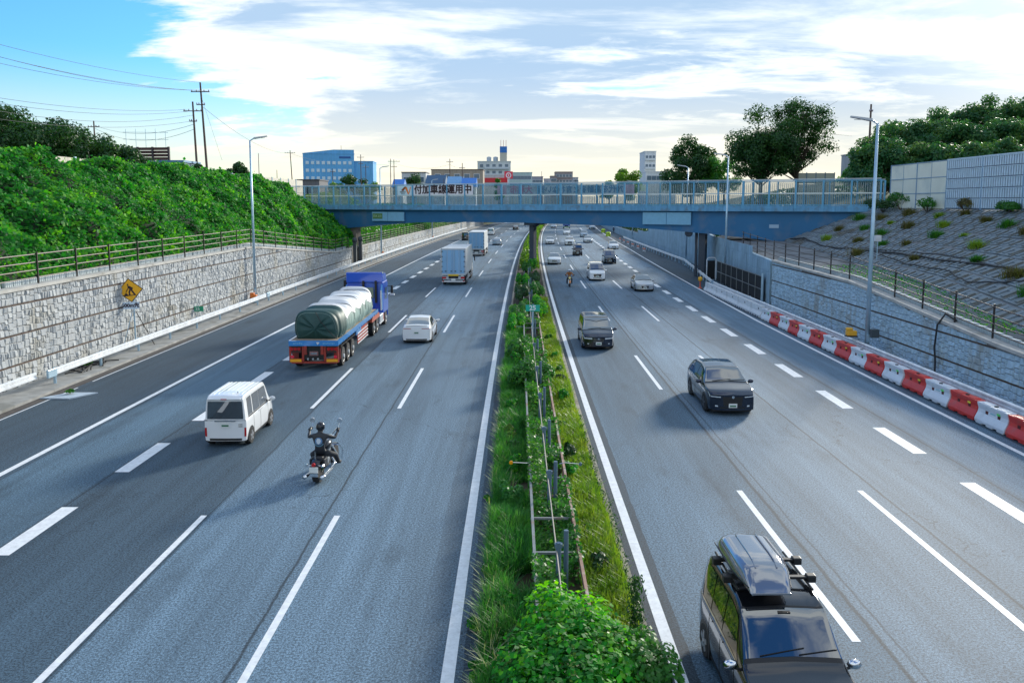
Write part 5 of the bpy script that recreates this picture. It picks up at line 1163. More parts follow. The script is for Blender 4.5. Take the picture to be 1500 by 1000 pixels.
# closed rear end, gathered cloth
rows = []
for k in range(9):
    s = 1-k/8; rows.append([((p[0]*s), p[1]-.22*(1-s**2)-.05*math.sin(i*.9)*s*(1-s)*4, max(0, p[2]*s+.55*(1-s)+.04*math.sin(i*1.3)*s*(1-s))) for i, p in enumerate([Vector(tarp_pt(0, a/40)) for a in range(41)]+[Vector((1.0-2.0*q/12, .75, 0)) for q in range(13)]+[Vector(tarp_pt(0, 0))])])
MB().grid(rows).build('rear_end_cloth', TG, ld, smooth=True)
rows = []
for k in range(5):
    s = 1-k/4; rows.append([(p[0]*s, .75+10.9+.1*(1-s), max(0, p[2]*s)) for p in [Vector(tarp_pt(.996, a/20)) for a in range(21)]])
MB().grid(rows).build('front_end_cloth', TM, ld, smooth=True)
for k in range(5):
    t = .165+k*.19; MB().tube([Vector(tarp_pt(t, a/24))*1.0+Vector((0, 0, .035)) for a in range(25)], .018, 5).build('rope', BLK, ld)
MB().tube([(.05, .44, 1.40), (.30, .42, .9), (.85, .45, .25), (1.1, .5, .02)], .018, 5).build('rope', BLK, ld)
# ================================================================ RIDERS AND MOTORCYCLES
def skin_body(name, verts, edges, radii, m, parent, root=0, sub=2):
    me = bpy.data.meshes.new(name); me.from_pydata(verts, edges, []); o = bpy.data.objects.new(name, me); COL.objects.link(o)
    md = o.modifiers.new('s', 'SKIN'); md.use_smooth_shade = True
    sk = me.skin_vertices[0].data
    for i, r in enumerate(radii): sk[i].radius = (r, r) if not isinstance(r, tuple) else r; sk[i].use_root = (i == root)
    sb = o.modifiers.new('u', 'SUBSURF'); sb.levels = sub; sb.render_levels = sub
    dg = bpy.context.evaluated_depsgraph_get(); me2 = bpy.data.meshes.new_from_object(o.evaluated_get(dg)); bpy.data.objects.remove(o)
    me2.materials.clear(); me2.materials.append(m); me2.polygons.foreach_set('use_smooth', [True]*len(me2.polygons))
    o2 = bpy.data.objects.new(name, me2); COL.objects.link(o2); o2.parent = parent; return o2
LEA = mat('black_leather', (.016, .018, .024), .45, var=.3, bump=.3, bscale=25); SKN = mat('skin', (.45, .26, .19), .5); DEN = mat('dark_trousers', (.02, .022, .028), .8, var=.2)
def figure(parent, J, jacket, trousers, boots=None):
    """J: joints for a seated or standing adult; one continuous body, trousers as a sleeve over it"""
    names = ['pelvis', 'waist', 'chest', 'neck', 'head', 'crown', 'shl', 'ell', 'wrl', 'hal', 'shr', 'elr', 'wrr', 'har', 'hipl', 'knl', 'anl', 'tol', 'hipr', 'knr', 'anr', 'tor']
    rad = dict(pelvis=(.15, .12), waist=(.14, .11), chest=(.17, .12), neck=.06, head=.095, crown=.07, sh=.075, el=.050, wr=.034, ha=.036, hip=.095, kn=.062, an=.045, to=.040)
    ed = [('pelvis', 'waist'), ('waist', 'chest'), ('chest', 'neck'), ('neck', 'head'), ('head', 'crown')]+[(a, b) for s in 'lr' for a, b in (('chest', 'sh'+s), ('sh'+s, 'el'+s), ('el'+s, 'wr'+s), ('wr'+s, 'ha'+s), ('pelvis', 'hip'+s), ('hip'+s, 'kn'+s), ('kn'+s, 'an'+s), ('an'+s, 'to'+s))]
    V = [J[n] for n in names]; E = [(names.index(a), names.index(b)) for a, b in ed]
    rr_ = [rad.get(n, rad.get(n[:-1])) for n in names]
    body = skin_body('body', V, E, rr_, jacket, parent)
    for s in 'lr':
        hp, kn, an, to = (Vector(J[k+s]) for k in ('hip', 'kn', 'an', 'to'))
        MB().tube([hp, hp.lerp(kn, .5), kn, kn.lerp(an, .5), an], [.105, .098, .078, .070, .060], 10).build('trouser_leg', trousers, parent, smooth=True)
        MB().tube([an+Vector((0, 0, .05)), an, an.lerp(to, .6), to], [.058, .060, .055, .040], 8).build('boot', boots or BLK, parent, smooth=True)
        wr, ha = Vector(J['wr'+s]), Vector(J['ha'+s]); d = (ha-wr).normalized()
        g = MB().tube([wr-d*.03, wr, ha], [.042, .040, .042], 8).build('glove', BLK, parent, smooth=True)
        ax = Vector((1, 0, 0)) if s == 'r' else Vector((-1, 0, 0))
        for k in range(4):   # four fingers curled over the grip
            p0 = ha+ax*(-.034+k*.023); ln = (.9, 1.0, .95, .78)[k]; fw = Vector((0, 1, 0)) if d.y >= 0 else Vector((0, -1, 0))
            MB().tube([p0, p0+fw*.035*ln+Vector((0, 0, .020)), p0+fw*.062*ln-Vector((0, 0, .005)), p0+fw*.050*ln-Vector((0, 0, .035))], [.010, .0095, .009, .008], 6).build('finger', BLK, g)
        MB().tube([wr+ax*-.03, ha+ax*-.055-Vector((0, 0, .01)), ha+ax*-.045+Vector((0, .03, -.035))], [.012, .011, .009], 6).build('thumb', BLK, g)
    return body
def spoked_wheel(p, y, r, w, sp=None):
    t = MB().lathe([(r*.78, -w/2), (r*.95, -w/2), (r, 0), (r*.95, w/2), (r*.78, w/2)], (0, y, r), 'x', 22).build('wheel', TYR, p)
    MB().lathe([(r*.74, -w*.3), (r*.80, -w*.34), (r*.80, w*.34), (r*.74, w*.3)], (0, y, r), 'x', 22).build('rim', CHR, t)
    b = MB()
    for k in range(10): a = math.pi*k/5; b.tube([(0, y, r), (0, y+r*.78*math.cos(a), r+r*.78*math.sin(a))], .008, 4)
    b.build('spokes', CHR, t); MB().lathe([(.05, -.06), (.06, 0), (.05, .06)], (0, y, r), 'x', 10).build('hub', CHR, t)
mb_ = empty('motorcycle', (-5.98+curve(24), 23.75, .006), -R(4), 'chrome chopper motorcycle with very high handlebars and twin exhausts', 'motorcycle')
spoked_wheel(mb_, .34, .33, .19); spoked_wheel(mb_, 2.05, .34, .11)
MB().tube([(-.11, .28, .62), (-.12, .0, .50)], .03, 6).build('fender_strut', CHR, mb_)
rows = [[(x, .34-.40*math.cos(R(a)), .33+.40*math.sin(R(a))+.02-abs(x)*.25) for x in (-.13, -.07, 0, .07, .13)] for a in range(5, 150, 12)]
MB().grid(rows).build('rear_fender', paint('bike_black', (.01, .012, .02)), mb_, smooth=True)
rows = [[(x, 2.05-.40*math.cos(R(a)), .34+.39*math.sin(R(a))-abs(x)*.2) for x in (-.08, 0, .08)] for a in range(30, 150, 12)]
MB().grid(rows).build('front_fender', MATS['bike_black'], mb_, smooth=True)
MB().lathe([(.02, -.30), (.12, -.22), (.17, 0), (.15, .2), (.03, .34)], (0, 1.22, .90), 'y', 12).build('fuel_tank', MATS['bike_black'], mb_, smooth=True)
MB().prism([(.30, .70), (.55, .66), (.95, .72), (.98, .80), (.60, .74), (.32, .80)], -.15, .15, 'x').build('seat', LEA, mb_, bevel=.03)
MB().tube([(0, .20, .62), (0, .10, .82), (0, .12, 1.0)], .016, 6).build('sissy_bar', CHR, mb_)
b = MB().lathe([(.12, -.12), (.17, -.10), (.17, .10), (.12, .12)], (0, 1.15, .45), 'x', 14); b.tube([(-.02, 1.05, .5), (-.03, .92, .80)], .075, 10).tube([(.02, 1.22, .5), (.03, 1.35, .80)], .075, 10); b.build('engine', ALU, mb_)
for sx in (1, -1):
    MB().tube([(sx*.12, 1.25, .55), (sx*.23, 1.35, .30), (sx*.25, .9, .24), (sx*.26, .1, .27), (sx*.26, -.16, .30)], [.03, .035, .045, .055, .062], 8).build('exhaust_pipe', CHR, mb_, smooth=True)
    MB().tube([(sx*.09, 1.42, .88), (sx*.10, 2.05, .34)], .032, 8).build('fork', CHR, mb_)
    MB().tube([(sx*.10, .34, .33), (sx*.14, .75, .62)], .03, 6).build('shock', CHR, mb_); MB().tube([(sx*.11, .34, .33), (sx*.12, 1.1, .36), (sx*.10, 1.45, .75)], .022, 6).build('frame_tube', BLK, mb_)
    MB().tube([(sx*.06, 1.40, .95), (sx*.10, 1.38, 1.12), (sx*.34, 1.30, 1.42), (sx*.40, 1.18, 1.46), (sx*.46, 1.04, 1.44)], .016, 8).build('handlebar', CHR, mb_); MB().tube([(sx*.40, 1.16, 1.455), (sx*.47, 1.00, 1.44)], .022, 8).build('grip', BLK, mb_)
    mr_ = MB().lathe([(.075, -.012), (.085, 0), (.075, .012)], (sx*.43, 1.27, 1.66), 'y', 12).build('mirror', CHR, mb_); MB().tube([(sx*.40, 1.2, 1.46), (sx*.43, 1.27, 1.60)], .008, 5).build('mirror_stem', CHR, mr_)
    MB().tube([(sx*.2, .06, .60), (sx*.10, .06, .60)], .012, 5).build('indicator_stem', CHR, mb_); MB().lathe([(.045, -.04), (.05, .03), (.02, .05)], (sx*.24, .05, .60), 'y', 10).build('indicator', AMB if False else CHR, mb_)
    MB().tube([(sx*.15, 1.25, .30), (sx*.36, 1.28, .30)], .018, 6).build('foot_peg', CHR, mb_)
MB().tube([(.33, 1.75, .30), (.38, 1.72, .62), (.30, 1.62, .78), (-.30, 1.62, .78), (-.38, 1.72, .62), (-.33, 1.75, .30)], .016, 6).build('crash_bar', CHR, mb_)
MB().lathe([(.10, .10), (.10, 0), (.03, -.10)], (0, 1.72, .98), 'y', 14).build('headlight', CHR, mb_)
MB().box((0, -.07, .50), (.26, .03, .17)).build('number_plate', PLT, mb_); MB().lathe([(.055, -.04), (.05, .04)], (0, -.06, .66), 'y', 12).build('tail_lamp', TL, mb_); MB().box((0, -.05, .34), (.24, .03, .10)).build('lower_plate', CHR, mb_)
for sx in (-1, 1): MB().box((sx*.20, .42, .60), (.07, .32, .26)).build('saddle_bag', LEA, mb_, bevel=.02)
rd = empty('person', (mb_.location.x, mb_.location.y, .006), -R(4), 'rider in black leather with a round pale back patch, arms raised to high handlebars', 'person')
J = dict(pelvis=(0, .62, .86), waist=(0, .60, 1.03), chest=(0, .62, 1.27), neck=(0, .66, 1.44), head=(0, .70, 1.56), crown=(0, .71, 1.66), shl=(-.19, .62, 1.36), ell=(-.41, .80, 1.25), wrl=(-.44, 1.02, 1.40), hal=(-.43, 1.09, 1.455), shr=(.19, .62, 1.36), elr=(.41, .80, 1.25), wrr=(.44, 1.02, 1.40), har=(.43, 1.09, 1.455),
         hipl=(-.11, .66, .82), knl=(-.36, .98, .66), anl=(-.38, 1.22, .36), tol=(-.40, 1.38, .33), hipr=(.11, .66, .82), knr=(.36, .98, .66), anr=(.38, 1.22, .36), tor=(.40, 1.38, .33))
figure(rd, J, LEA, DEN)
MB().lathe([(.125, 1.535), (.135, 1.58), (.130, 1.65), (.10, 1.72), (.04, 1.76)], (0, .70, 0), 'z', 16).build('helmet', paint('helmet_black', (.01, .012, .02)), rd, smooth=True)
hd = MB().lathe([(.05, 1.45), (.085, 1.50), (.095, 1.56), (.09, 1.62)], (0, .725, 0), 'z', 12).build('face', SKN, rd, smooth=True); MB().box((0, .825, 1.555), (.02, .03, .035)).build('nose', SKN, hd); MB().box((0, .815, 1.585), (.14, .02, .03)).build('sunglasses', BLK, hd); MB().box((0, .812, 1.515), (.05, .01, .012)).build('mouth', mat('lip', (.3, .1, .08), .5), hd)
pa = MB().lathe([(.115, 0), (.115, .012)], (0, .475, 1.22), 'y', 20).build('back_patch', mat('patch_blue', (.12, .24, .42), .6), rd); pa.rotation_euler = (R(0), 0, 0)
MB().prism([(-.05, -.06), (.0, -.095), (.05, -.05), (.075, .02), (.03, .085), (-.03, .085), (-.07, .02)], .462, .474, 'y').build('patch_emblem', mat('patch_white', (.62, .68, .74), .6), pa).location = (0, 0, 1.22)
MB().prism([(.135*math.cos(R(a)), .135*math.sin(R(a))) for a in range(205, 336, 13)]+[(.165*math.cos(R(a)), .165*math.sin(R(a))) for a in range(335, 204, -13)], .50, .49, 'y').build('patch_rocker', mat('patch_teal', (.10, .22, .30), .6), pa).location = (0, 0, 1.21)
# oncoming motorcycle
m2 = empty('motorcycle', (5.05+curve(83), 83.2, .006), PI_-R(.8), 'dark motorcycle with a lit-looking yellow headlamp coming towards the viewer', 'motorcycle')
spoked_wheel(m2, -.68, .31, .15); spoked_wheel(m2, .70, .31, .11)
MB().lathe([(.03, -.28), (.15, -.15), (.17, .1), (.06, .28)], (0, .12, .86), 'y', 12).build('fuel_tank', PK_, m2, smooth=True); MB().prism([(-.75, .88), (-.1, .78), (-.1, .70), (-.7, .74)], -.14, .14, 'x').build('seat', LEA, m2)
MB().box((0, .05, .48), (.30, .5, .38)).build('engine', ALU, m2, bevel=.05); MB().lathe([(.02, -.08), (.11, -.02), (.12, .06)], (0, .56, .92), 'y', 14).build('headlight', mat('yellow_headlamp', (.85, .75, .30), .2), m2)
MB().prism([(.45, .80), (.60, .78), (.52, 1.15), (.42, 1.12)], -.14, .14, 'x').build('fairing', PK_, m2); MB().box((0, -.2, .6), (.12, .9, .2)).build('frame', BLK, m2)
for sx in (1, -1):
    MB().tube([(sx*.09, .42, .95), (sx*.09, .70, .31)], .03, 6).build('fork', CHR, m2); MB().tube([(sx*.05, .38, 1.0), (sx*.38, .26, 1.05)], .016, 6).build('handlebar', BLK, m2); MB().box((sx*.42, .36, 1.20), (.13, .03, .08)).build('mirror', BLK, m2); MB().tube([(sx*.2, .1, .3), (sx*.22, -.8, .40)], .05, 6).build('exhaust_pipe', CHR, m2)
rows = [[(x, .70+.36*math.cos(R(a)), .31+.36*math.sin(R(a))) for x in (-.08, 0, .08)] for a in range(20, 140, 12)]
MB().grid(rows).build('front_fender', mat('fender_orange', (.6, .2, .03), .4), m2)
r2 = empty('person', (m2.location.x, m2.location.y, .006), PI_-R(.8), 'rider in an orange-brown jacket and white and blue full helmet', 'person')
J2 = dict(pelvis=(0, -.30, .92), waist=(0, -.28, 1.08), chest=(0, -.20, 1.30), neck=(0, -.14, 1.46), head=(0, -.10, 1.58), crown=(0, -.09, 1.66), shl=(-.19, -.18, 1.39), ell=(-.36, .02, 1.18), wrl=(-.36, .20, 1.08), hal=(-.35, .27, 1.07), shr=(.19, -.18, 1.39), elr=(.36, .02, 1.18), wrr=(.36, .20, 1.08), har=(.35, .27, 1.07),
          hipl=(-.11, -.26, .88), knl=(-.24, .12, .72), anl=(-.24, -.10, .34), tol=(-.25, .06, .28), hipr=(.11, -.26, .88), knr=(.24, .12, .72), anr=(.24, -.10, .34), tor=(.25, .06, .28))
figure(r2, J2, mat('jacket_orange', (.36, .13, .03), .7, var=.2), DEN)
he = MB().lathe([(.11, 1.47), (.145, 1.53), (.150, 1.61), (.12, 1.70), (.04, 1.745)], (0, -.09, 0), 'z', 16).build('helmet', paint('helmet_white', (.7, .74, .78)), r2, smooth=True)
MB().lathe([(.152, 1.56), (.153, 1.63)], (0, -.085, 0), 'z', 16).build('helmet_stripe', paint('helmet_blue', (.03, .18, .5)), he); MB().box((0, .045, 1.59), (.19, .05, .08)).build('visor', BLK, he, bevel=.02)
# road worker far away
wk = empty('person', (23.3+curve(237), 237, 0), PI_, 'tiny standing road worker in dark clothes and white helmet beyond the orange barriers', 'person')
J3 = dict(pelvis=(0, 0, .95), waist=(0, 0, 1.1), chest=(0, 0, 1.32), neck=(0, 0, 1.48), head=(0, .02, 1.6), crown=(0, .02, 1.7), shl=(-.19, 0, 1.42), ell=(-.26, 0, 1.14), wrl=(-.27, .08, .92), hal=(-.27, .10, .84), shr=(.19, 0, 1.42), elr=(.26, 0, 1.14), wrr=(.27, .08, .92), har=(.27, .10, .84),
          hipl=(-.1, 0, .92), knl=(-.12, .02, .5), anl=(-.12, 0, .10), tol=(-.13, .14, .05), hipr=(.1, 0, .92), knr=(.12, .02, .5), anr=(.12, 0, .10), tor=(.13, .14, .05))
figure(wk, J3, mat('worker_navy', (.03, .04, .08), .8), DEN); MB().lathe([(.15, 1.62), (.13, 1.70), (.08, 1.76), (.02, 1.78)], (0, .02, 0), 'z', 12).build('helmet', MATS['helmet_white'], wk, smooth=True)

# ================================================================ VEGETATION
KUD = leafmat('vine_leaf', (.004, .050, .010), (.020, .23, .020), (.22, .52, .010), .42, rough=.6, patch=.5)
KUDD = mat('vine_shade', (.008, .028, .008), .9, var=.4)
DKT = leafmat('dark_tree_leaf', (.008, .042, .012), (.018, .075, .018), (.06, .14, .02), .28, patch=.5)
MDT = leafmat('mid_tree_leaf', (.012, .085, .018), (.035, .17, .022), (.12, .28, .03), .36, patch=.5)
HLT = leafmat('hill_tree_leaf', (.012, .075, .040), (.032, .13, .045), (.15, .23, .05), .34, patch=.35)
LGT = leafmat('light_tree_leaf', (.04, .12, .012), (.09, .20, .016), (.22, .34, .03), .40, patch=.5)
GRL = leafmat('grass_fresh', (.012, .10, .022), (.04, .20, .035), (.14, .34, .07), .35, patch=1.2)
GRY = leafmat('grass_yellow', (.06, .17, .012), (.17, .29, .025), (.38, .40, .06), .35, patch=1.0)
GRP = leafmat('grass_plume', (.20, .28, .12), (.32, .36, .20), (.45, .46, .30), .35)
DRY = leafmat('dry_weed', (.06, .055, .025), (.14, .12, .04), (.13, .19, .04), .3)
def fbm(a, b, seed=0, f0=1.0):
    r = np.random.RandomState(seed); s = 0; amp = 1.0; f = f0
    for o in range(4):
        for k in range(3):
            th = r.uniform(0, 2*np.pi); s = s+amp*np.sin((a*np.cos(th)+b*np.sin(th))*f+r.uniform(0, 6.28))/2.2
        amp *= .55; f *= 1.95
    return s
def bank_pt(y, t):
    """vine bank surface; t runs up the bank, past 1 over the crest"""
    top = np.interp(y, [100, 121], [11.3, 8.0]); base = np.array([wall_top_left(v) for v in np.atleast_1d(y)])+.05
    x = -23.75-7.6*np.minimum(t, 1)-3.0*np.maximum(t-1, 0)/.15*1.0; z = base+(top-base)*np.minimum(t, 1)**.82
    cu = 1e-4*np.maximum(0, y-12)**2; bmp = .50*fbm(y, t*9, 3, .75)+.24*fbm(y, t*9, 9, 2.2); e = np.minimum(1, t*6+.15)
    nx, nz = .62, .78
    return x+cu+bmp*nx*e, z+bmp*nz*e
gy = np.arange(24, 122.5, .8); gt = np.linspace(0, 1.15, 22); rows = []
for y in gy:
    x, z = bank_pt(np.full(22, y), gt); rows.append([(float(a)-.14, float(y), float(c)-.16) for a, c in zip(x, z)])
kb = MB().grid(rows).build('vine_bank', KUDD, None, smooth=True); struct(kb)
n = 125000
yy = 24+98*np.random.rand(n)**1.15; tt = np.random.rand(n)**.9*1.12; x, z = bank_pt(yy, tt); dp_ = np.abs(np.random.normal(0, .16, n))
pts = np.stack([x+dp_*.6, yy, z+dp_*.8], 1); nr = np.tile([.50, -.35, .80], (n, 1))
sz = .21*np.interp(yy, [24, 120], [1.0, 1.7]); hv = 1-.25*(fbm(yy, tt*9, 21, .7) > .6)
tag(leaves('vine_leaves', pts, nr, sz*hv, KUD, None, .42, .85, .25), 'dense mat of climbing vine leaves covering the left bank', 'vines', None, 'stuff')
# shoots sticking up along the crest
sh = []; 
for k in range(240):
    y = random.uniform(28, 112); x, z = bank_pt(np.array([y]), np.array([random.uniform(.9, 1.08)])); h = random.uniform(.15, .75)
    for q in range(12): sh.append((float(x[0])+random.gauss(0, .16), y+random.gauss(0, .3), float(z[0])+h*q/12))
sh = np.array(sh); tag(leaves('vine_shoots', sh, np.tile([.3, -.4, .5], (len(sh), 1)), .20, KUD, None, .7, .8), 'loose vine shoots along the crest of the left bank', 'vines', None, 'stuff')
def leafbelt(name, label, xf0, xf1, y0, y1, zf, h, n, size, m, cat='bushes'):
    y = y0+(y1-y0)*np.random.rand(n); u = np.random.rand(n); cu = 1e-4*np.maximum(0, y-12)**2
    a = np.array([xf0(v) for v in y]); b = np.array([xf1(v) for v in y]); g0 = np.array([zf(v, w) for v, w in zip(y, u)])
    prof = .35+.65*np.sin(np.pi*np.clip(u, .02, .98))**.5; hh = h*(.72+.30*fbm(y, u*3, 4, .5))*prof; z = g0+hh*(1-np.random.rand(n)**2.2*.9)
    return tag(leaves(name, np.stack([a+(b-a)*u+cu, y, z], 1), np.tile([0, -.3, .8], (n, 1)), size, m, None, .7, .7), label, cat, None, 'stuff')
leafbelt('bank_bushes', 'low green growth on the left bank beyond the footbridge', lambda y: -23.6, lambda y: -31, 118, 330, lambda y, u: lerp(wall_top_left(y), 8.1, u), .7, 26000, .5, MDT)
leafbelt('bank_bushes', 'dark bushes above the panel wall under the right end of the bridge', lambda y: wallR(y)+.6, lambda y: crestR(y), 96, 330, lambda y, u: lerp(wall_top_right(y), 7.9, u), .8, 20000, .5, DKT)
leafbelt('bank_bushes', 'vines creeping round the left abutment below the footbridge', lambda y: -23.6, lambda y: -33, 108, 123, lambda y, u: lerp(2.4, 8.1, u), 1.0, 5000, .35, KUD)
leafbelt('hedge', 'bright green hedge on the plateau behind the left end of the footbridge', lambda y: -40, lambda y: -30, 128, 150, lambda y, u: 8.0, 2.0, 7000, .35, LGT)

# ---------------------------------------------------------------- median
KERB = mat('median_kerb', (.30, .27, .22), .9, var=.3, vscale=2, dirt=((.14, .11, .07), 1.5, .6))
md_soil = strip('median_soil', -.42, 2.38, -20, 330, .13, SOIL, 110); struct(md_soil)
b = MB()
for i in range(176):
    a, c = -20+2*i, -20+2*i+1.985
    for x0, x1 in ((-.62, -.44), (2.38, 2.60)): b.hexa([(x0+curve(a), a, 0), (x1+curve(a), a, 0), (x1+curve(c), c, 0), (x0+curve(c), c, 0), (x0+.03+curve(a), a, .16), (x1+curve(a), a, .16), (x1+curve(c), c, .16), (x0+.03+curve(c), c, .16)])
struct(b.build('median_kerb', KERB))
RSTEEL = mat('old_rail_steel', (.22, .24, .25), .55, .3, var=.2, dirt=((.26, .13, .07), 1.6, .85))
for x, lab, mm in ((.43, 'weathered left rail of the median barrier with cross ties', RSTEEL), (1.42, 'rusty right rail of the median barrier', RUST)):
    gb = empty('median_rail', (x, 11, 0), 0, lab, 'rail')
    MB().grid([[(x_+curve(y), y-11, z) for x_, z in ((-.028, .62), (-.032, .80), (.032, .80), (.028, .62), (-.028, .62))] for y in np.arange(11, 120, 1.5)]).build('beam', mm, gb)
    for i in range(54): y = 11.4+2.0*i; MB().box((curve(y), y-11, .38), (.09, .09, .7)).build('post', mm, gb)
    if x < 1:
        for i in range(46):
            y = 11.4+1.0*i
            if random.random() < .5: MB().box((curve(y)+.5, y-11, .72), (.96, .06, .05)).build('cross_tie', mm, gb)
o = MB().tube([(.86+curve(y), y, 1.30-.04*math.sin((y % 8)/8*math.pi)) for y in np.arange(10.5, 130, 1.0)], .016, 6).build('cable', mat('cable_beige', (.36, .32, .26), .6)); tag(o, 'thin beige cable stretched along the middle of the median', 'cable')
PO = mat('post_blue_steel', (.12, .19, .26), .5, .3, var=.1)
py_ = [16.2, 20.8, 25.0, 29.6, 34.6, 40.5, 47.5, 55, 64, 75, 88, 101]
for i, y in enumerate(py_):
    g = empty('median_post', (.90+curve(y), y, .13), 0, f'pair of blue-grey steel posts in the median, {ORD[i] if i else "nearest"} pair from the viewer', 'post', 'steel post pairs in the median')
    MB().tube([(0, 0, 0), (0, 0, 1.34)], .055, 8).build('post', PO, g); MB().tube([(.17, .25, 0), (.17, .25, 1.50)], .05, 8).build('post', PO, g); MB().box((0, 0, 1.28), (.16, .1, .08)).build('clamp', PO, g)
for i, y in enumerate((23.3, 50, 78)):
    g = empty('delineator', (.40+curve(y), y, .85), 0, ('orange reflector on a rod reaching left from the median, nearest', 'orange reflector on the left of the median near the kilometre sign', 'orange reflector on the left of the median before the centre pier')[i], 'reflector', 'orange median reflectors')
    MB().tube([(.05, 0, -.1), (0, 0, 0), (-.46, 0, .02)], .016, 6).build('rod', CHR, g); MB().lathe([(.055, -.02), (.055, .02)], (-.52, 0, .02), 'y', 14).build('reflector', mat('reflector_amber', (.90, .38, .01), .25), g)
g = empty('delineator', (1.45, 23.2, .88), 0, 'rod with a dark round reflector reaching right from the median', 'reflector'); MB().tube([(-.15, 0, -.02), (0, 0, .02), (.42, 0, -.02)], .016, 6).build('rod', CHR, g); MB().lathe([(.05, -.02), (.05, .02)], (.46, 0, -.02), 'y', 12).build('reflector', PO, g)
def scat(n, x0, x1, y0, y1, pw=1.0):
    y = y0+(y1-y0)*np.random.rand(n)**pw; x = x0+(x1-x0)*np.random.rand(n); return x, y
def on_median(x, y, z=.14): return np.stack([x+1e-4*np.maximum(0, y-12)**2, y, np.full(len(x), z)], 1)
x, y = scat(62000, -.62, .42, 11, 64, 1.7); k = fbm(x*2, y, 5, 1.1) > -1.3; x, y = x[k], y[k]
tag(blades('grass', on_median(x, y), .42+.16*fbm(x, y, 2, 1.3), .016+.0004*y, GRL, None, .55), 'fine fresh green grass on the left edge of the median', 'grass', None, 'stuff')
x, y = scat(1700, -.70, -.05, 12, 40, 1.4); k = fbm(x*2, y, 8, .9) > .25; x, y = x[k], y[k]
tag(blades('grass_plumes', on_median(x, y), .46, .022, GRP, None, .8), 'pale feathery grass plumes leaning over the left median kerb', 'grass', None, 'stuff')
x, y = scat(38000, 1.44, 2.42, 11, 70, 1.7); tag(blades('grass', on_median(x, y), .30+.10*fbm(x, y, 6, 1.2), .016+.0004*y, GRY, None, .6), 'yellowish grass on the right edge of the median', 'grass', None, 'stuff')
x, y = scat(34000, .38, 1.5, 11, 66, 1.5); k = fbm(x*1.5, y, 12, .9) > -.7; x, y = x[k], y[k]; p = on_median(x, y); p[:, 2] += np.random.rand(len(x))**.6*np.maximum(.2, .66+.30*fbm(x, y, 3, 1.1))
tag(leaves('ground_creeper', p, np.tile([0, -.2, .9], (len(x), 1)), .085+.0012*y, MDT, None, .5, .75), 'leafy creeper filling the space between the median rails', 'creeper', None, 'stuff')
def bush(name, label, c, rad, n, size, m, cat='bush', stems=True, group=None):
    o = empty(name, (c[0], c[1], c[2]), 0, label, cat, group)
    nb = max(5, int(n/500)); P = []; Nn = []
    for k in range(nb):
        a = random.uniform(0, 6.28); rr_ = random.random()**.6*.68; bc = np.array([rad[0]*rr_*math.cos(a), rad[1]*rr_*math.sin(a), rad[2]*(.35+.45*random.random()*(1-rr_*.5))]); br_ = np.array(rad)*random.uniform(.30, .5)
        q = int(n/nb); d = np.random.normal(0, 1, (q, 3)); d[:, 2] = np.abs(d[:, 2])*1.0-.25; d /= np.linalg.norm(d, axis=1, keepdims=True); P.append(bc+d*br_*(.72+.32*np.random.rand(q, 1))); Nn.append(d+np.array([0, 0, .5]))
    P = np.concatenate(P); P[:, 2] = np.maximum(P[:, 2], .03); leaves('foliage', P, np.concatenate(Nn), size, m, o, .45, .7)
    if stems:
        b = MB()
        for k in range(7): a = random.uniform(0, 6.28); b.tube([(0, 0, -.05), (rad[0]*.3*math.cos(a), rad[1]*.3*math.sin(a), rad[2]*.5), (rad[0]*.6*math.cos(a), rad[1]*.6*math.sin(a), rad[2]*.85)], [.03, .02, .008], 5)
        b.build('stem', mat('bark', (.07, .05, .035), .9, var=.3), o)
    return o
bush('bush', 'large glossy green bush at the very bottom of the median', (.92, 12.4, .12), (1.22, 2.3, 1.38), 15000, .115, KUD)
_b = [o for o in bpy.data.objects if o.get('label', '').startswith('large glossy green bush')][0]
q = 5200; d = np.random.normal(0, 1, (q, 3)); d[:, 2] = np.abs(d[:, 2]); d /= np.linalg.norm(d, axis=1, keepdims=True); th_ = np.arctan2(d[:, 1], d[:, 0]); rr2 = .88+.14*np.sin(th_*3+1)+.10*np.sin(th_*7)+.08*np.sin(d[:, 2]*9+th_*4); P = d*np.array([1.20, 2.25, 1.32])*rr2[:, None]
leaves('young_leaves', P, d+np.array([0, 0, .6]), .07, LGT, _b, .5, .6)
for k in range(26):
    a = random.uniform(0, 6.28); e = random.uniform(.3, 1.3); dd = Vector((1.22*math.cos(a)*math.cos(e), 2.1*math.sin(a)*math.cos(e), 1.25*math.sin(e))); MB().tube([dd*.7, dd, dd*1.13+Vector((0, 0, .08))], [.012, .008, .004], 4).build('twig', mat('bark', (.07, .05, .035), .9, var=.3), _b)
bush('bush', 'dark leafy shrub leaning over the right kerb beside the large bush', (2.20, 12.5, .12), (.55, 1.3, 1.15), 4200, .09, MDT)
bush('bush', 'rounded dark green shrub in the median between the rails below the kilometre sign', (.80, 36.2, .12), (1.05, 1.5, 1.20), 5200, .13, MDT)
bush('bush', 'bright shrub beside the left rail just before the kilometre sign', (.25, 43, .12), (.7, 2.2, 1.1), 3600, .15, LGT if False else MDT)
bush('bush', 'shrub left of the kilometre sign in the median', (.05, 52, .12), (.65, 2.6, 1.2), 3000, .16, KUD)
for i, (px, yv, rz_) in enumerate(((.1, 58, 1.2), (1.5, 61, 1.3), (.3, 68, 1.4), (1.6, 72, 1.3), (.4, 80, 1.5), (1.5, 84, 1.4), (.6, 93, 1.7), (1.4, 98, 1.6))):
    bush('bush', f'green shrub in the far median before the bridge pier, {ORD[i] if i else "nearest"} of the far row', (px+curve(yv), yv, .12), (.75, 3.6, rz_), 2600, .2, (MDT, KUD, DKT)[i % 3], group='row of shrubs in the far median')
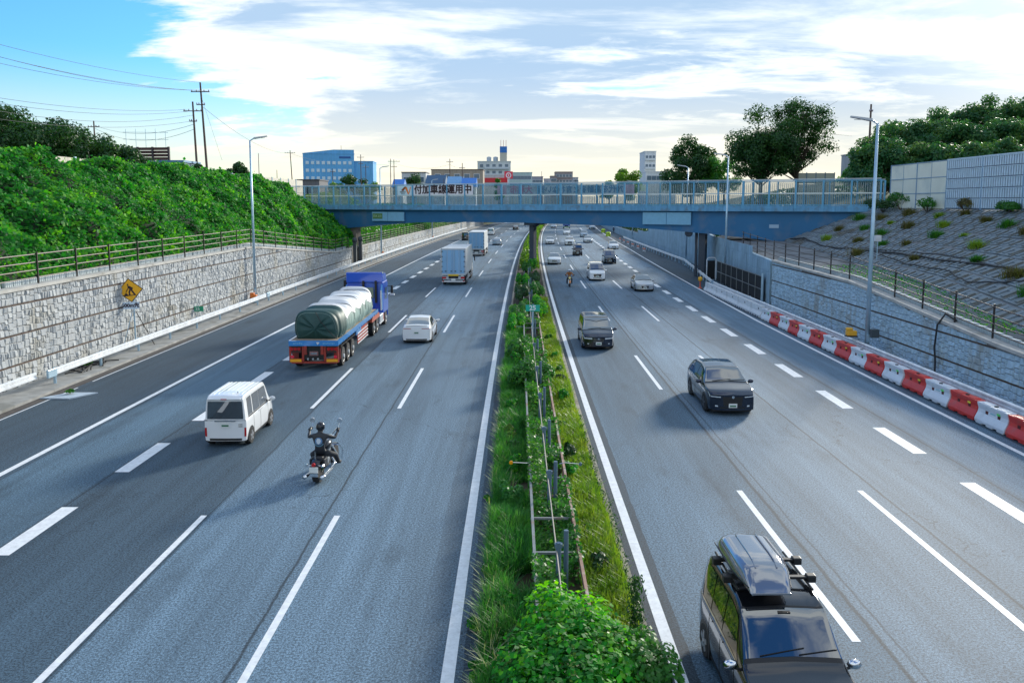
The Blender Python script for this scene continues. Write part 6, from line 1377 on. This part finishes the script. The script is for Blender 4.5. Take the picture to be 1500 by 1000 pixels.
leafbelt('median_hedge', 'continuous bright hedge on the median beyond the centre pier', lambda y: -.2, lambda y: 2.2, 104, 330, lambda y, u: .1, 1.9, 22000, .36, LGT, 'hedge')
for i in range(20):
    y = 16.0+i*2.05+random.uniform(-.5, .5); s_ = random.uniform(.24, .42); mm = (KUD, MDT, LGT, GRL)[i % 4]
    bush('weed_clump', f'leafy weed clump on the left half of the median, {ORD[i] if i else "nearest"} from the viewer', (random.uniform(-.32, .15)+curve(y), y, .12), (s_, s_*random.uniform(1.0, 1.7), s_*random.uniform(1.3, 1.9)), 900, .075+.0012*y, mm, 'weed', True, 'leafy weed clumps on the left of the median')
for i in range(11):
    y = 17.0+i*3.3+random.uniform(-.8, .8); s_ = random.uniform(.18, .32); mm = (DKT, MDT, KUD)[i % 3]
    bush('weed_clump', f'dark leafy weed clump in the yellowish grass on the right, {ORD[i] if i else "nearest"} from the viewer', (random.uniform(1.6, 2.15)+curve(y), y, .12), (s_, s_*1.6, s_*1.5), 600, .07+.0012*y, mm, 'weed', True, 'leafy weed clumps on the right of the median')
for i in range(17):
    y = 15.2+i*.92+random.uniform(-.2, .2); h = random.uniform(.35, .75)*(1 if y < 27 else .7); x0 = 2.44+random.uniform(-.06, .05); q = 110; zz_ = np.random.rand(q)
    P = np.stack([np.random.normal(0, .045, q), np.random.normal(0, .045, q), zz_*h], 1)
    g = leaves('tall_weed', P, np.random.normal(0, 1, (q, 3)), .06, MAT_WEED if False else DKT, None, .5, .4, droop=(0, 0, 1.6)); g.location = (x0, y, .13); tag(g, f'slender dark upright weed by the right median kerb, {ORD[i] if i else "nearest"} beyond the large bush', 'weed', 'upright weeds along the right median kerb')
P = np.stack([np.random.normal(0, .07, 900), np.random.normal(0, .07, 900), np.random.rand(900)*1.35], 1)
g = leaves('tall_weed', P, np.random.normal(0, 1, (900, 3)), .08, DKT, None, .5, .4, droop=(0, 0, 1.6)); g.location = (2.25, 14.6, .13); tag(g, 'tallest dark spire-shaped weed rising behind the right side of the large bush', 'weed')
for i, (x, y, s) in enumerate(((-.75, 22.6, .14), (-.78, 15.4, .22), (-.72, 18.0, .12), (-.74, 13.9, .15))):
    bush('weed', ('small green weed in the gutter left of the orange reflector', 'spreading weed patch growing out of the left gutter, largest', 'small weed in the gutter between the two larger ones', 'low weed in the left gutter near the bottom of the photo')[i], (x, y, .0), (s, s*1.8, s*.9), 500, .06, KUD, 'weed', False)
# weeds on the road plate and behind the guardrail
bush('weed', 'clump of weeds growing over the pale steel plate', (-19.7, 35.5, .05), (.35, .3, .2), 260, .09, MDT, 'weed', False)
for i, (x, y) in enumerate(((-22.1, 84.0), (-22.2, 107), (-22.1, 118), (-21.9, 41.5))): bush('weed', ('weed at the wall foot below the sloping coping', 'weed at the near column of the wall gap', 'weed beyond the wall gap', 'weed beside the tyre scraps')[i], (x+curve(y), y, .1), (.25, .5, .3), 300, .11, MDT, 'weed', False)
# tufts on the block slope
TU = [(36, .30), (38, .62), (41, .18), (43, .75), (46, .50), (47.5, .86), (50, .30), (52, .66), (54, .88), (57, .20), (37.5, .48), (42.5, .40), (49, .72), (53.5, .44), (56, .74), (61.5, .52), (64, .68), (68, .84), (70.5, .44), (73.5, .66), (77.5, .74), (81, .42), (44.5, .26), (39.5, .80), (33.6, .50), (66.5, .30), (58, .56), (60, .80), (63, .36), (65, .90), (67, .10), (69, .62), (72, .28), (74, .86), (76, .50), (79, .20), (82, .7), (40, .92), (45, .94), (34.5, .80)]
TU.sort()
for i, (y, t) in enumerate(TU):
    p = slope_pt(y, t, .05); s = random.uniform(.35, .8); g = empty('weed_tuft', tuple(p), 0, ('dry', 'yellow-green', 'brownish', 'green')[i % 4]+f' grass tuft {"low" if t < .4 else "midway" if t < .72 else "high"} on the block slope, {ORD[i//4] if i//4 else "nearest"} of its colour', 'weed', 'grass tufts on the block slope')
    q = 420; P = np.stack([np.random.normal(0, s*.33, q), np.random.normal(0, s*.38, q), np.random.normal(0, .02, q)-.1], 1); blades('blades', P, s*1.05, .03, (DRY, GRY, DRY, MDT)[i % 4], g, .75)
for i, (y, t, s) in enumerate(((72, .93, 1.5), (66, .95, 1.3), (60, .95, 1.1), (78, .97, 1.8), (80.5, .90, 1.6), (56, .97, .7), (52, .97, .8))):
    p = slope_pt(y, t, 0); bush('bush', ('green shrub at the foot of the cream barrier panels', 'mixed brown and green shrub below the second cream bay', 'low shrub below the first louvred bay', 'shrub crowding against the right end of the footbridge', 'shrub below the right end of the bridge girder', 'small round green shrub below the louvred barrier, left one', 'small round green shrub below the louvred barrier, right one')[i], tuple(p), (s, s*1.5, s*.9), 1800, .15, (MDT, DRY, MDT, MDT, DKT, MDT, MDT)[i])
leafbelt('berm_weeds', 'strip of green weeds on the ledge above the right stone wall', lambda y: wallR(y)+.8, lambda y: toeR(y)+.4, 36, 60, lambda y, u: wall_top_right(y)+.05, .25, 2600, .10, KUD, 'weeds')

# ---------------------------------------------------------------- trees
BARK = mat('bark', (.07, .05, .035), .9)
def tree(x, y, g, h, cr_, label, m, n=6000, size=.35, airy=False, nb=22, low=.30, group=None, squash=1.0, seed=None):
    rnd = random.Random(seed if seed is not None else int(x*31+y*17)); root = empty('tree', (x, y, g-.1), rnd.uniform(0, 6), label, 'tree', group)
    th = h*low; b = MB(); r0 = max(.12, h*.022); b.tube([(0, 0, 0), (.05, .03, th*.5), (rnd.uniform(-.2, .2), rnd.uniform(-.2, .2), th), (rnd.uniform(-.3, .3), rnd.uniform(-.3, .3), h*.62)], [r0*1.25, r0, r0*.75, r0*.4], 8)
    P = []; Nn = []; cz = th+(h-th)*.5; rz_ = (h-th)*.5; blobs = []
    for k in range(nb):
        d = Vector((rnd.gauss(0, 1), rnd.gauss(0, 1), rnd.gauss(0, 1))).normalized(); q = rnd.uniform(.30, .82)
        blobs.append((np.array([d.x*cr_*q, d.y*cr_*q*squash, cz+d.z*rz_*q]), cr_*rnd.uniform(.26, .40)*(.75 if airy else 1)))
    for c, rb in blobs:
        q = int(n/nb); d = np.random.normal(0, 1, (q, 3)); d /= np.linalg.norm(d, axis=1, keepdims=True)
        P.append(c+d*rb*(np.random.rand(q, 1)**(.35 if not airy else .6))*np.array([1, 1, .8])); Nn.append(d+np.array([0, 0, .45]))
        zs_ = min(th+(c[2]-th)*.35, h*.55); b.tube([(0, 0, max(th*.8, zs_)), (c[0]*.5, c[1]*.5, lerp(zs_, c[2], .45)), tuple(c)], [r0*.30, r0*.18, r0*.06], 5)
        if airy:
            for _ in range(3): e = c+np.array([rnd.gauss(0, 1), rnd.gauss(0, 1), rnd.gauss(.3, .7)])*rb*.8; b.tube([tuple(c*.75+np.array([0, 0, .25*cz])), tuple(c), tuple(e)], [r0*.14, r0*.09, r0*.03], 4)
    b.build('trunk', BARK, root); leaves('crown', np.concatenate(P), np.concatenate(Nn), size, m, root, .55, .7); return root
def hillz(x, y): return 7.9+max(0, min(1, (x-42)/34))*6.0*max(0, min(1, (y-86)/26))
b = []
for y in range(80, 200, 6): b.append([(x, y, hillz(x, y)+.05) for x in range(40, 190, 6)])
struct(MB().grid(b).build('wooded_hill', GRASSY, smooth=True))
def X_at(px, y): return (px-754)/1206*y
row = [(1266, 94, 201), (1292, 92, 205), (1322, 93, 210), (1352, 92, 214), (1384, 93, 206), (1418, 92, 214), (1452, 93, 204), (1488, 92, 212), (1525, 93, 200),
       (1285, 106, 184), (1312, 107, 178), (1342, 106, 180), (1374, 107, 172), (1408, 106, 176), (1442, 107, 170), (1478, 106, 176), (1515, 107, 166),
       (1306, 121, 176), (1336, 122, 167), (1366, 121, 160), (1396, 122, 152), (1428, 121, 150), (1460, 122, 149), (1494, 121, 144), (1528, 122, 140)]
ct = {0: 0, 1: 0, 2: 0}
for px, y, yt in row:
    X = X_at(px, y); top = 8.37+(298-yt)*y/1206; rk = 0 if y < 100 else (1 if y < 115 else 2); g = hillz(X, y)
    hh = min(top-g, 9.5); g = top-hh
    lab = ('front-row hill tree behind the noise barrier', 'middle-row tree on the right hill', 'skyline tree on the right hill')[rk]+f', {ORD[ct[rk]] if ct[rk] else "first"} from the left'; ct[rk] += 1
    tree(X, y, g, hh+.8, 3.5+.3*rk, lab, HLT, 9000, .32, nb=22, low=.08, group='rounded trees covering the right hill')
tree(X_at(1112, 106), 106, 8, 14.2, 5.0, 'dense dark left half of the big tree pair behind the footbridge', DKT, 22000, .30, nb=40, low=.10)
tree(X_at(1160, 110), 110, 8, 15.6, 5.8, 'tallest tree with an airy see-through crown behind the footbridge on the right', DKT, 15000, .27, airy=True, nb=60, low=.16)
tree(X_at(1010, 128), 128, 7.5, 12.2, 4.8, 'dark leafy tree behind the bridge left of the tallest tree', DKT, 15000, .36, nb=30, low=.08)
tree(X_at(1058, 124), 124, 7.5, 8.8, 3.6, 'smaller tree filling the gap left of the big tree pair', MDT, 5000, .30, nb=16, low=.15)
tree(X_at(916, 200), 200, 7.5, 10.2, 4.6, 'light green domed tree behind the middle of the footbridge', LGT, 6500, .42, nb=18, low=.12)
tree(X_at(892, 204), 204, 7.5, 7.0, 3.0, 'small light green tree left of the domed tree', LGT, 3000, .40, nb=10, low=.12)
tree(X_at(1238, 130), 130, 8, 6.6, 3.0, 'small thin tree between the big tree and the hill', MDT, 2500, .3, airy=True, nb=12, low=.2)
for i, (px, y, yt, cr_) in enumerate(((-12, 90, 158, 5.0), (28, 92, 148, 5.0), (62, 90, 148, 5.0), (98, 92, 166, 4.8), (128, 96, 184, 4.6), (154, 94, 192, 4.2), (182, 92, 198, 3.8), (203, 88, 222, 2.4))):
    top = 8.37+(298-yt)*y/1206; tree(X_at(px, y), y, 8.0, top-8.0, cr_, f'dark tree above the vine bank at upper left, {ORD[i] if i else "first"} from the left', DKT, 15000, .30, nb=30, low=.06, group='dark trees at the upper left')
for i, (px, y, yt, cr_, mm, lab) in enumerate(((268, 95, 227, 1.8, DKT, 'low dark shrub tree beside the two utility poles'), (292, 97, 232, 1.6, DKT, 'low dark shrub at the foot of the utility poles'), (340, 118, 236, 2.0, DKT, 'small dark tree left of the round one behind the left lamp'), (358, 120, 233, 2.3, DKT, 'small round dark tree behind the left street lamp'),
                                              (521, 250, 243, 4.6, DKT, 'round dark tree in front of the pale blue building'), (495, 250, 257, 3.5, MDT, 'small tree left of the round dark tree by the blue building'), (607, 230, 252, 4.2, DKT, 'dark green tree rising behind the banner'), (731, 260, 261, 3.0, MDT, 'small green tree in front of the red shop front'), (480, 180, 262, 3.4, LGT, 'light green shrub behind the left part of the footbridge'), (545, 185, 263, 3.2, LGT, 'light green shrub below the pale blue building'))):
    top = 8.37+(298-yt)*y/1206; tree(X_at(px, y), y, 8.0, top-8.0, cr_, lab, mm, 2600, .35 if y < 200 else .5, nb=12, low=.1)
# wood beyond right of bridge between trees
leafbelt('far_wood', 'distant dark belt of woodland on the plateau right of the bridge', lambda y: 34, lambda y: 60, 118, 130, lambda y, u: 8.0, 3.0, 5000, .4, DKT, 'woodland')
# ================================================================ BUILDINGS AND POLES BEYOND THE BRIDGE
def wins(root, w, floors, cols, z0, fh, ww, wh, depth_y, m=None, x0=None, skip=None):
    wm = m or mat('far_window', (.10, .16, .22), .12); fr = mat('far_frame', (.70, .74, .78), .5)
    for f in range(floors):
        for c in range(cols):
            if skip and skip(f, c): continue
            x = (x0 if x0 is not None else -w/2)+(c+.5)*w/cols; z = z0+f*fh
            q = MB().box((x, depth_y-.04, z), (ww+.2, .10, wh+.2)).build('window', fr, root); MB().box((x, depth_y-.10, z), (ww, .04, wh)).build('pane', wm, q)
def building(px0, px1, ytop, dist, depth, label, col, rz=0.0, floors=3, cols=6, roof=None, g=8.0, name='building', ww=1.4, wh=1.4, winm=None, cat='building', z0=None):
    xa, xb = X_at(px0, dist), X_at(px1, dist); w = (xb-xa)/math.cos(rz); top = 8.37+(298-ytop)*dist/1206
    root = empty(name, ((xa+xb)/2, dist, g-.2), rz, label, cat); h = top-g+.2
    m = mat('wall_%s' % label[:18].replace(' ', '_'), col, .8, var=.10, vscale=.15, streak=True)
    MB().box((0, depth/2, h/2), (w, depth, h)).build('wall', m, root)
    MB().box((0, depth/2, h+.12), (w+.3, depth+.3, .25)).build('parapet', roof or m, root)
    fh = 3.0; 
    if floors: wins(root, w*.94, floors, cols, (z0 if z0 else h-1.9-(floors-1)*fh), fh, ww, wh, 0, winm)
    return root, w, h
r_, w, h = building(449, 520, 227, 330, 14, 'pale blue office building with three rows of small windows on the skyline', (.13, .42, .78), R(12), 3, 9, ww=1.0, wh=1.0, winm=mat('bright_window', (.55, .72, .85), .2), z0=10.5)
MB().box((w*.32, -.12, h-1.3), (4.5, .1, .7)).build('name_sign', mat('sign_dark_blue', (.02, .10, .35), .5), r_); MB().tube([(w*.25, 3, h), (w*.25, 3, h+3.5)], .08, 5).build('antenna', BLK, r_)
MB().prism([(-w/2, h+.2), (-w/2+.01, h+.25), (w*.1, h+1.7), (w/2, h+1.7), (w/2, h+.2)], 0, 13.5, 'y').build('raised_roof', MATS['wall_pale_blue_office_b'], r_)
building(520, 548.5, 238, 333, 14, 'lower pale blue wing on the right of the office building', (.13, .42, .78), R(4), 0, 0)
r_, w, h = building(633, 708, 250, 255, 12, 'tan two-storey apartment block behind the banner', (.36, .30, .24), 0, 2, 5, mat('roof_brown', (.12, .09, .08), .8), ww=1.6, wh=1.3)
r_, w, h = building(700, 748, 238, 380, 16, 'white apartment block with balconies and a blue-topped roof tower', (.56, .60, .60), 0, 4, 5, ww=1.6, wh=1.5)
for f in range(4): MB().box((w*.08, -.6, h-2.9-f*3.0), (w*.72, 1.2, .9)).build('balcony', mat('balcony_white', (.55, .60, .64), .7), r_)
MB().box((w*.28, 5, h+2.2), (3.2, 4, 4.4)).build('roof_tower', mat('tower_beige', (.45, .44, .38), .8), r_); MB().box((w*.28, 5, h+5.6), (3.3, 4.1, 2.8)).build('tower_tank', mat('tower_blue', (.02, .16, .50), .5), r_)
for k in (-1, 0, 1): MB().tube([(w*.28+k*1.2, 5, h+7), (w*.28+k*1.2, 5, h+10)], .10, 5).build('antenna', mat('antenna_red', (.5, .12, .1), .6), r_)
for k in (0, 1): MB().lathe([(1.1, 0), (1.1, 2.0), (.3, 2.3)], (-w*.06+k*3.0-1.5, 5, h+.2), 'z', 12).build('water_tank', mat('tank_grey', (.40, .46, .52), .5), r_)
r_, w, h = building(707, 744, 258, 290, 8, 'low shop with a long red sign band below the white apartment block', (.55, .58, .60), 0, 1, 6, ww=1.2, wh=.8)
MB().box((0, -.15, h-1.6), (w*.96, .2, 1.6)).build('sign_band', mat('shop_red', (.55, .03, .04), .5), r_)
sg = empty('shop_sign', (X_at(745, 285), 285, 8), 0, 'square white and red shop sign standing on a pole beside the apartment block', 'sign'); MB().tube([(0, 0, 0), (0, 0, 8.5)], .15, 6).build('pole', STEEL, sg); q = MB().box((0, 0, 10), (2.9, .3, 2.4)).build('board', mat('shop_sign_red', (.75, .04, .08), .5), sg); MB().lathe([(.95, -.2), (.95, -.16)], (0, 0, 9.9), 'y', 20).build('disc', SWT, q); MB().lathe([(.6, -.24), (.6, -.21)], (0, 0, 9.9), 'y', 20).build('ring', MATS['shop_sign_red'], q); MB().box((0, -.26, 9.9), (.3, .03, .7)).build('mark', SWT, q)
building(746, 779, 254, 330, 10, 'long pale green low building right of the shop sign', (.42, .52, .50), 0, 2, 6)
building(813, 838, 253, 440, 12, 'distant brown apartment block near the middle of the bridge', (.26, .22, .22), 0, 3, 5); building(806, 815, 259, 430, 10, 'small brown annex left of the distant apartment block', (.26, .22, .22), 0, 1, 2)
building(779, 795, 260, 350, 10, 'grey-mauve low house on the skyline', (.30, .30, .36), 0, 1, 3)
building(797, 806, 263, 360, 8, 'pale low house beside the brown annex', (.45, .46, .5), 0, 1, 2)
building(839, 846, 261, 420, 8, 'narrow grey building right of the distant brown block', (.4, .42, .46), 0, 1, 2)
r_, w, h = building(942, 958, 224, 290, 12, 'white tall apartment block partly hidden by the dark tree on the right', (.62, .66, .70), 0, 8, 3, ww=.9, wh=1.2)
for f in range(8): MB().box((0, -.4, h-2.6-f*3), (w*.9, .8, .7)).build('balcony', MATS['balcony_white'], r_)
building(944, 988, 253, 270, 10, 'low white building below the tall white block', (.66, .70, .74), 0, 1, 6)
building(1240, 1250, 228, 200, 6, 'small grey building glimpsed beside the hill trees', (.35, .37, .42), 0, 1, 2)
building(590, 625, 254, 235, 9, 'pale shed-like building with a dark roof behind the bridge', (.60, .62, .64), 0, 1, 3, mat('roof_dark', (.06, .06, .08), .7))
building(436, 470, 265, 170, 8, 'low dark-roofed house behind the left end of the bridge', (.14, .14, .16), 0, 1, 4, MATS['roof_dark'] if 'roof_dark' in MATS else None)
def house(px0, px1, yt, dist, label, rc, wc=(.55, .62, .68)):
    xa, xb = X_at(px0, dist), X_at(px1, dist); w = xb-xa; top = 8.37+(298-yt)*dist/1206; h = top-8
    r = empty('house', ((xa+xb)/2, dist, 7.9), 0, label, 'house'); rh = min(2.2, h*.4)
    MB().box((0, 4, (h-rh)/2), (w*.9, 8, h-rh)).build('wall', mat('house_wall_%d' % px0, wc, .8, var=.1), r)
    MB().prism([(-.5, h-rh), (8.5, h-rh), (4, h)], -w/2, w/2, 'x').build('roof', mat('roof_%s' % label[:9].replace(' ', ''), rc, .6, var=.15), r)
    wins(r, w*.8, 1, 2, h-rh-1.4, 3, 1.3, 1.1, 0)
house(624, 653, 256, 205, 'blue-roofed gabled house left of the tan block', (.03, .10, .20)); house(655, 678, 258, 200, 'light blue gabled house in front of the tan block', (.16, .36, .62)); house(676, 698, 260, 196, 'small white house with a bright blue roof in front of the tan block', (.04, .20, .60)); house(575, 592, 262, 215, 'small white gabled house near the distant street lamp', (.28, .16, .15))
r_, w, h = building(224, 273, 239, 96, 5, 'low shed with a blue roof behind the vine crest', (.20, .26, .32), 0, 0, 0, mat('roof_sheet_blue', (.10, .25, .42), .5), g=9)
# brown slatted structure
bs = empty('billboard_back', (X_at(222, 108), 108, 8), R(-6), 'dark brown slatted structure with thin masts above the vine bank', 'structure'); 
DBm = mat('brown_slat', (.07, .03, .028), .7, var=.25); hb = 8.37+(298-217)*108/1206-8
for k in range(6): MB().box((0, 0, hb-.25-k*.42), (6.2, .12, .36)).build('slat', DBm, bs)
for k in (-3, -1.2, .8, 3): MB().box((k, -.1, hb/2), (.22, .22, hb)).build('post', mat('brown_post', (.05, .04, .05), .7), bs)
for k in range(5): MB().tube([(-2.8+k*1.35, 0, hb-.1), (-2.8+k*1.35, 0, hb+2.3-(.4 if k == 4 else 0))], .035, 5).build('mast', STEEL, bs)
for z in (1.0, 1.9): MB().tube([(-3.2, 0, hb+z), (3.0, 0, hb+z-.1)], .025, 5).build('mast_rail', STEEL, bs)
WOODP = mat('pole_brown', (.10, .065, .055), .8, var=.2); INS = mat('insulator', (.45, .42, .5), .4)
def upole(px, yt, dist, label, arms=((.25, 1.6),), lean=0.0, g=8.0, r=.13, col=None):
    x = X_at(px, dist); top = 8.37+(298-yt)*dist/1206; h = top-g; u = empty('utility_pole', (x, dist, g), 0, label, 'utility pole'); m = col or WOODP
    MB().tube([(lean, 0, 0), (0, 0, h)], [r*1.3, r*.8], 8).build('pole', m, u)
    for d, L in arms:
        MB().box((0, -.1, h-d), (L, .12, .10)).build('crossarm', m, u)
        for k in (-1, -.45, .45, 1): MB().lathe([(.05, 0), (.08, .08), (.04, .2)], (k*L*.46, -.1, h-d+.05), 'z', 8).build('insulator', INS, u)
    return Vector((x, dist, g)), h
PA, hA = upole(303, 126, 100, 'taller brown utility pole with two crossarms behind the vine bank', ((1.1, 2.2), (2.6, 1.0)), .55)
PB, hB = upole(291, 153, 100, 'shorter brown utility pole beside the taller one', ((1.1, 2.2), (2.3, .9)), .3)
upole(147, 180, 130, 'utility pole top rising behind the upper left trees', ((.9, 1.8),)); upole(429, 222, 190, 'thin leaning utility pole near the left end of the bridge', ((.6, 2.4),), .5, r=.11); upole(383, 226, 170, 'thin pole right of the round dark tree', (), r=.08, col=mat('pole_pinkish', (.30, .16, .20), .7)); upole(409, 250, 150, 'thin short pole behind the end of the cream barrier', (), r=.06)
upole(531, 228, 240, 'utility pole in front of the pale blue building', ((.8, 2.0), (2.6, 1.4)), r=.12); upole(538, 242, 230, 'shorter utility pole right of the one by the blue building', ((.8, 1.6),), r=.1); upole(490, 248, 220, 'utility pole in front of the blue building windows', ((.8, 1.4),), r=.1)
upole(574, 234, 215, 'steel pole behind the bridge left of the banner', (), r=.1); upole(579, 235, 210, 'utility pole with angled arms left of the banner', ((.5, 3.0), (1.8, 1.6)), r=.1); upole(660, 234, 205, 'utility pole in front of the tan block, left one', ((.8, 1.6),), r=.1); upole(678, 240, 200, 'utility pole in front of the tan block, right one', ((1.2, 1.4),), r=.1); upole(793, 252, 300, 'thin pole on the skyline near the middle', (), r=.08); upole(651, 262, 180, 'thin pole beside the banner', (), r=.06)
upole(1265, 157, 120, 'dark pole standing above the left end of the wooded hill', ((1.0, .5),), r=.16); upole(1240, 232, 150, 'thin pole with small arms right of the bridge end', ((.5, .9),), r=.07)
u = empty('camera_post', (36.0, 47.2, 11.9), 0, 'small post with brackets on top of the louvred noise barrier', 'post'); MB().tube([(0, 0, -.6), (0, 0, 1.1)], .06, 6).build('pole', STEEL, u); MB().box((-.2, 0, .5), (.4, .06, .06)).build('bracket', STEEL, u); MB().box((-.1, 0, 1.0), (.3, .08, .12)).build('camera', CW, u)
WIRE = mat('wire_dark', (.05, .06, .08), .6)
def wire(a, b, sag, label, r=.022):
    a, b = Vector(a), Vector(b); o = MB().tube([a.lerp(b, t)-Vector((0, 0, 4*sag*t*(1-t))) for t in [i/16 for i in range(17)]], r, 4).build('power_wire', WIRE); tag(o, label, 'power wire', 'power wires at the upper left')
def pxp(px, py, y): return (X_at(px, y), y, 8.37+(298-py)*y/1206)
def W2(n): return f'{ORD[n] if n else "topmost"} power wire from the top running left from the utility poles'
ws_ = [((302, 126, 100), (-160, 22, 62), .8), ((292, 137, 100), (-160, 40, 62), .9), ((313, 138, 100), (-160, 36, 62), 1.2), ((302, 137, 100), (-160, 54, 62), 1.0), ((283, 164, 100), (-160, 115, 62), 1.0), ((299, 165, 100), (-160, 122, 62), 1.3), ((291, 172, 100), (-160, 128, 62), 1.6), ((291, 180, 100), (-160, 146, 62), 1.4)]
for i, (a, b, s) in enumerate(ws_): wire(pxp(*a), pxp(*b), s, W2(i))
for i, (a, b, s) in enumerate((((291, 185, 100), (147, 186, 130), 1.2), ((291, 192, 100), (147, 190, 130), 1.6), ((305, 160, 100), (429, 226, 190), 1.5), ((429, 226, 190), (531, 234, 240), 1.5), ((531, 234, 240), (579, 240, 210), 1.0), ((579, 240, 210), (660, 242, 205), 1.2), ((660, 242, 205), (678, 246, 200), .4))):
    wire(pxp(*a), pxp(*b), s, ('wire between the shorter pole and the pole behind the trees, upper', 'wire between the shorter pole and the pole behind the trees, lower', 'long wire from the taller pole down to the leaning pole', 'wire from the leaning pole to the blue building pole', 'wire from the blue building pole to the angled-arm pole', 'wire from the angled-arm pole to the tan block', 'short wire between the two tan block poles')[i])
wire(pxp(305, 150, 100), pxp(330, 236, 100), 0, 'steep stay wire falling right from the taller pole', .015)
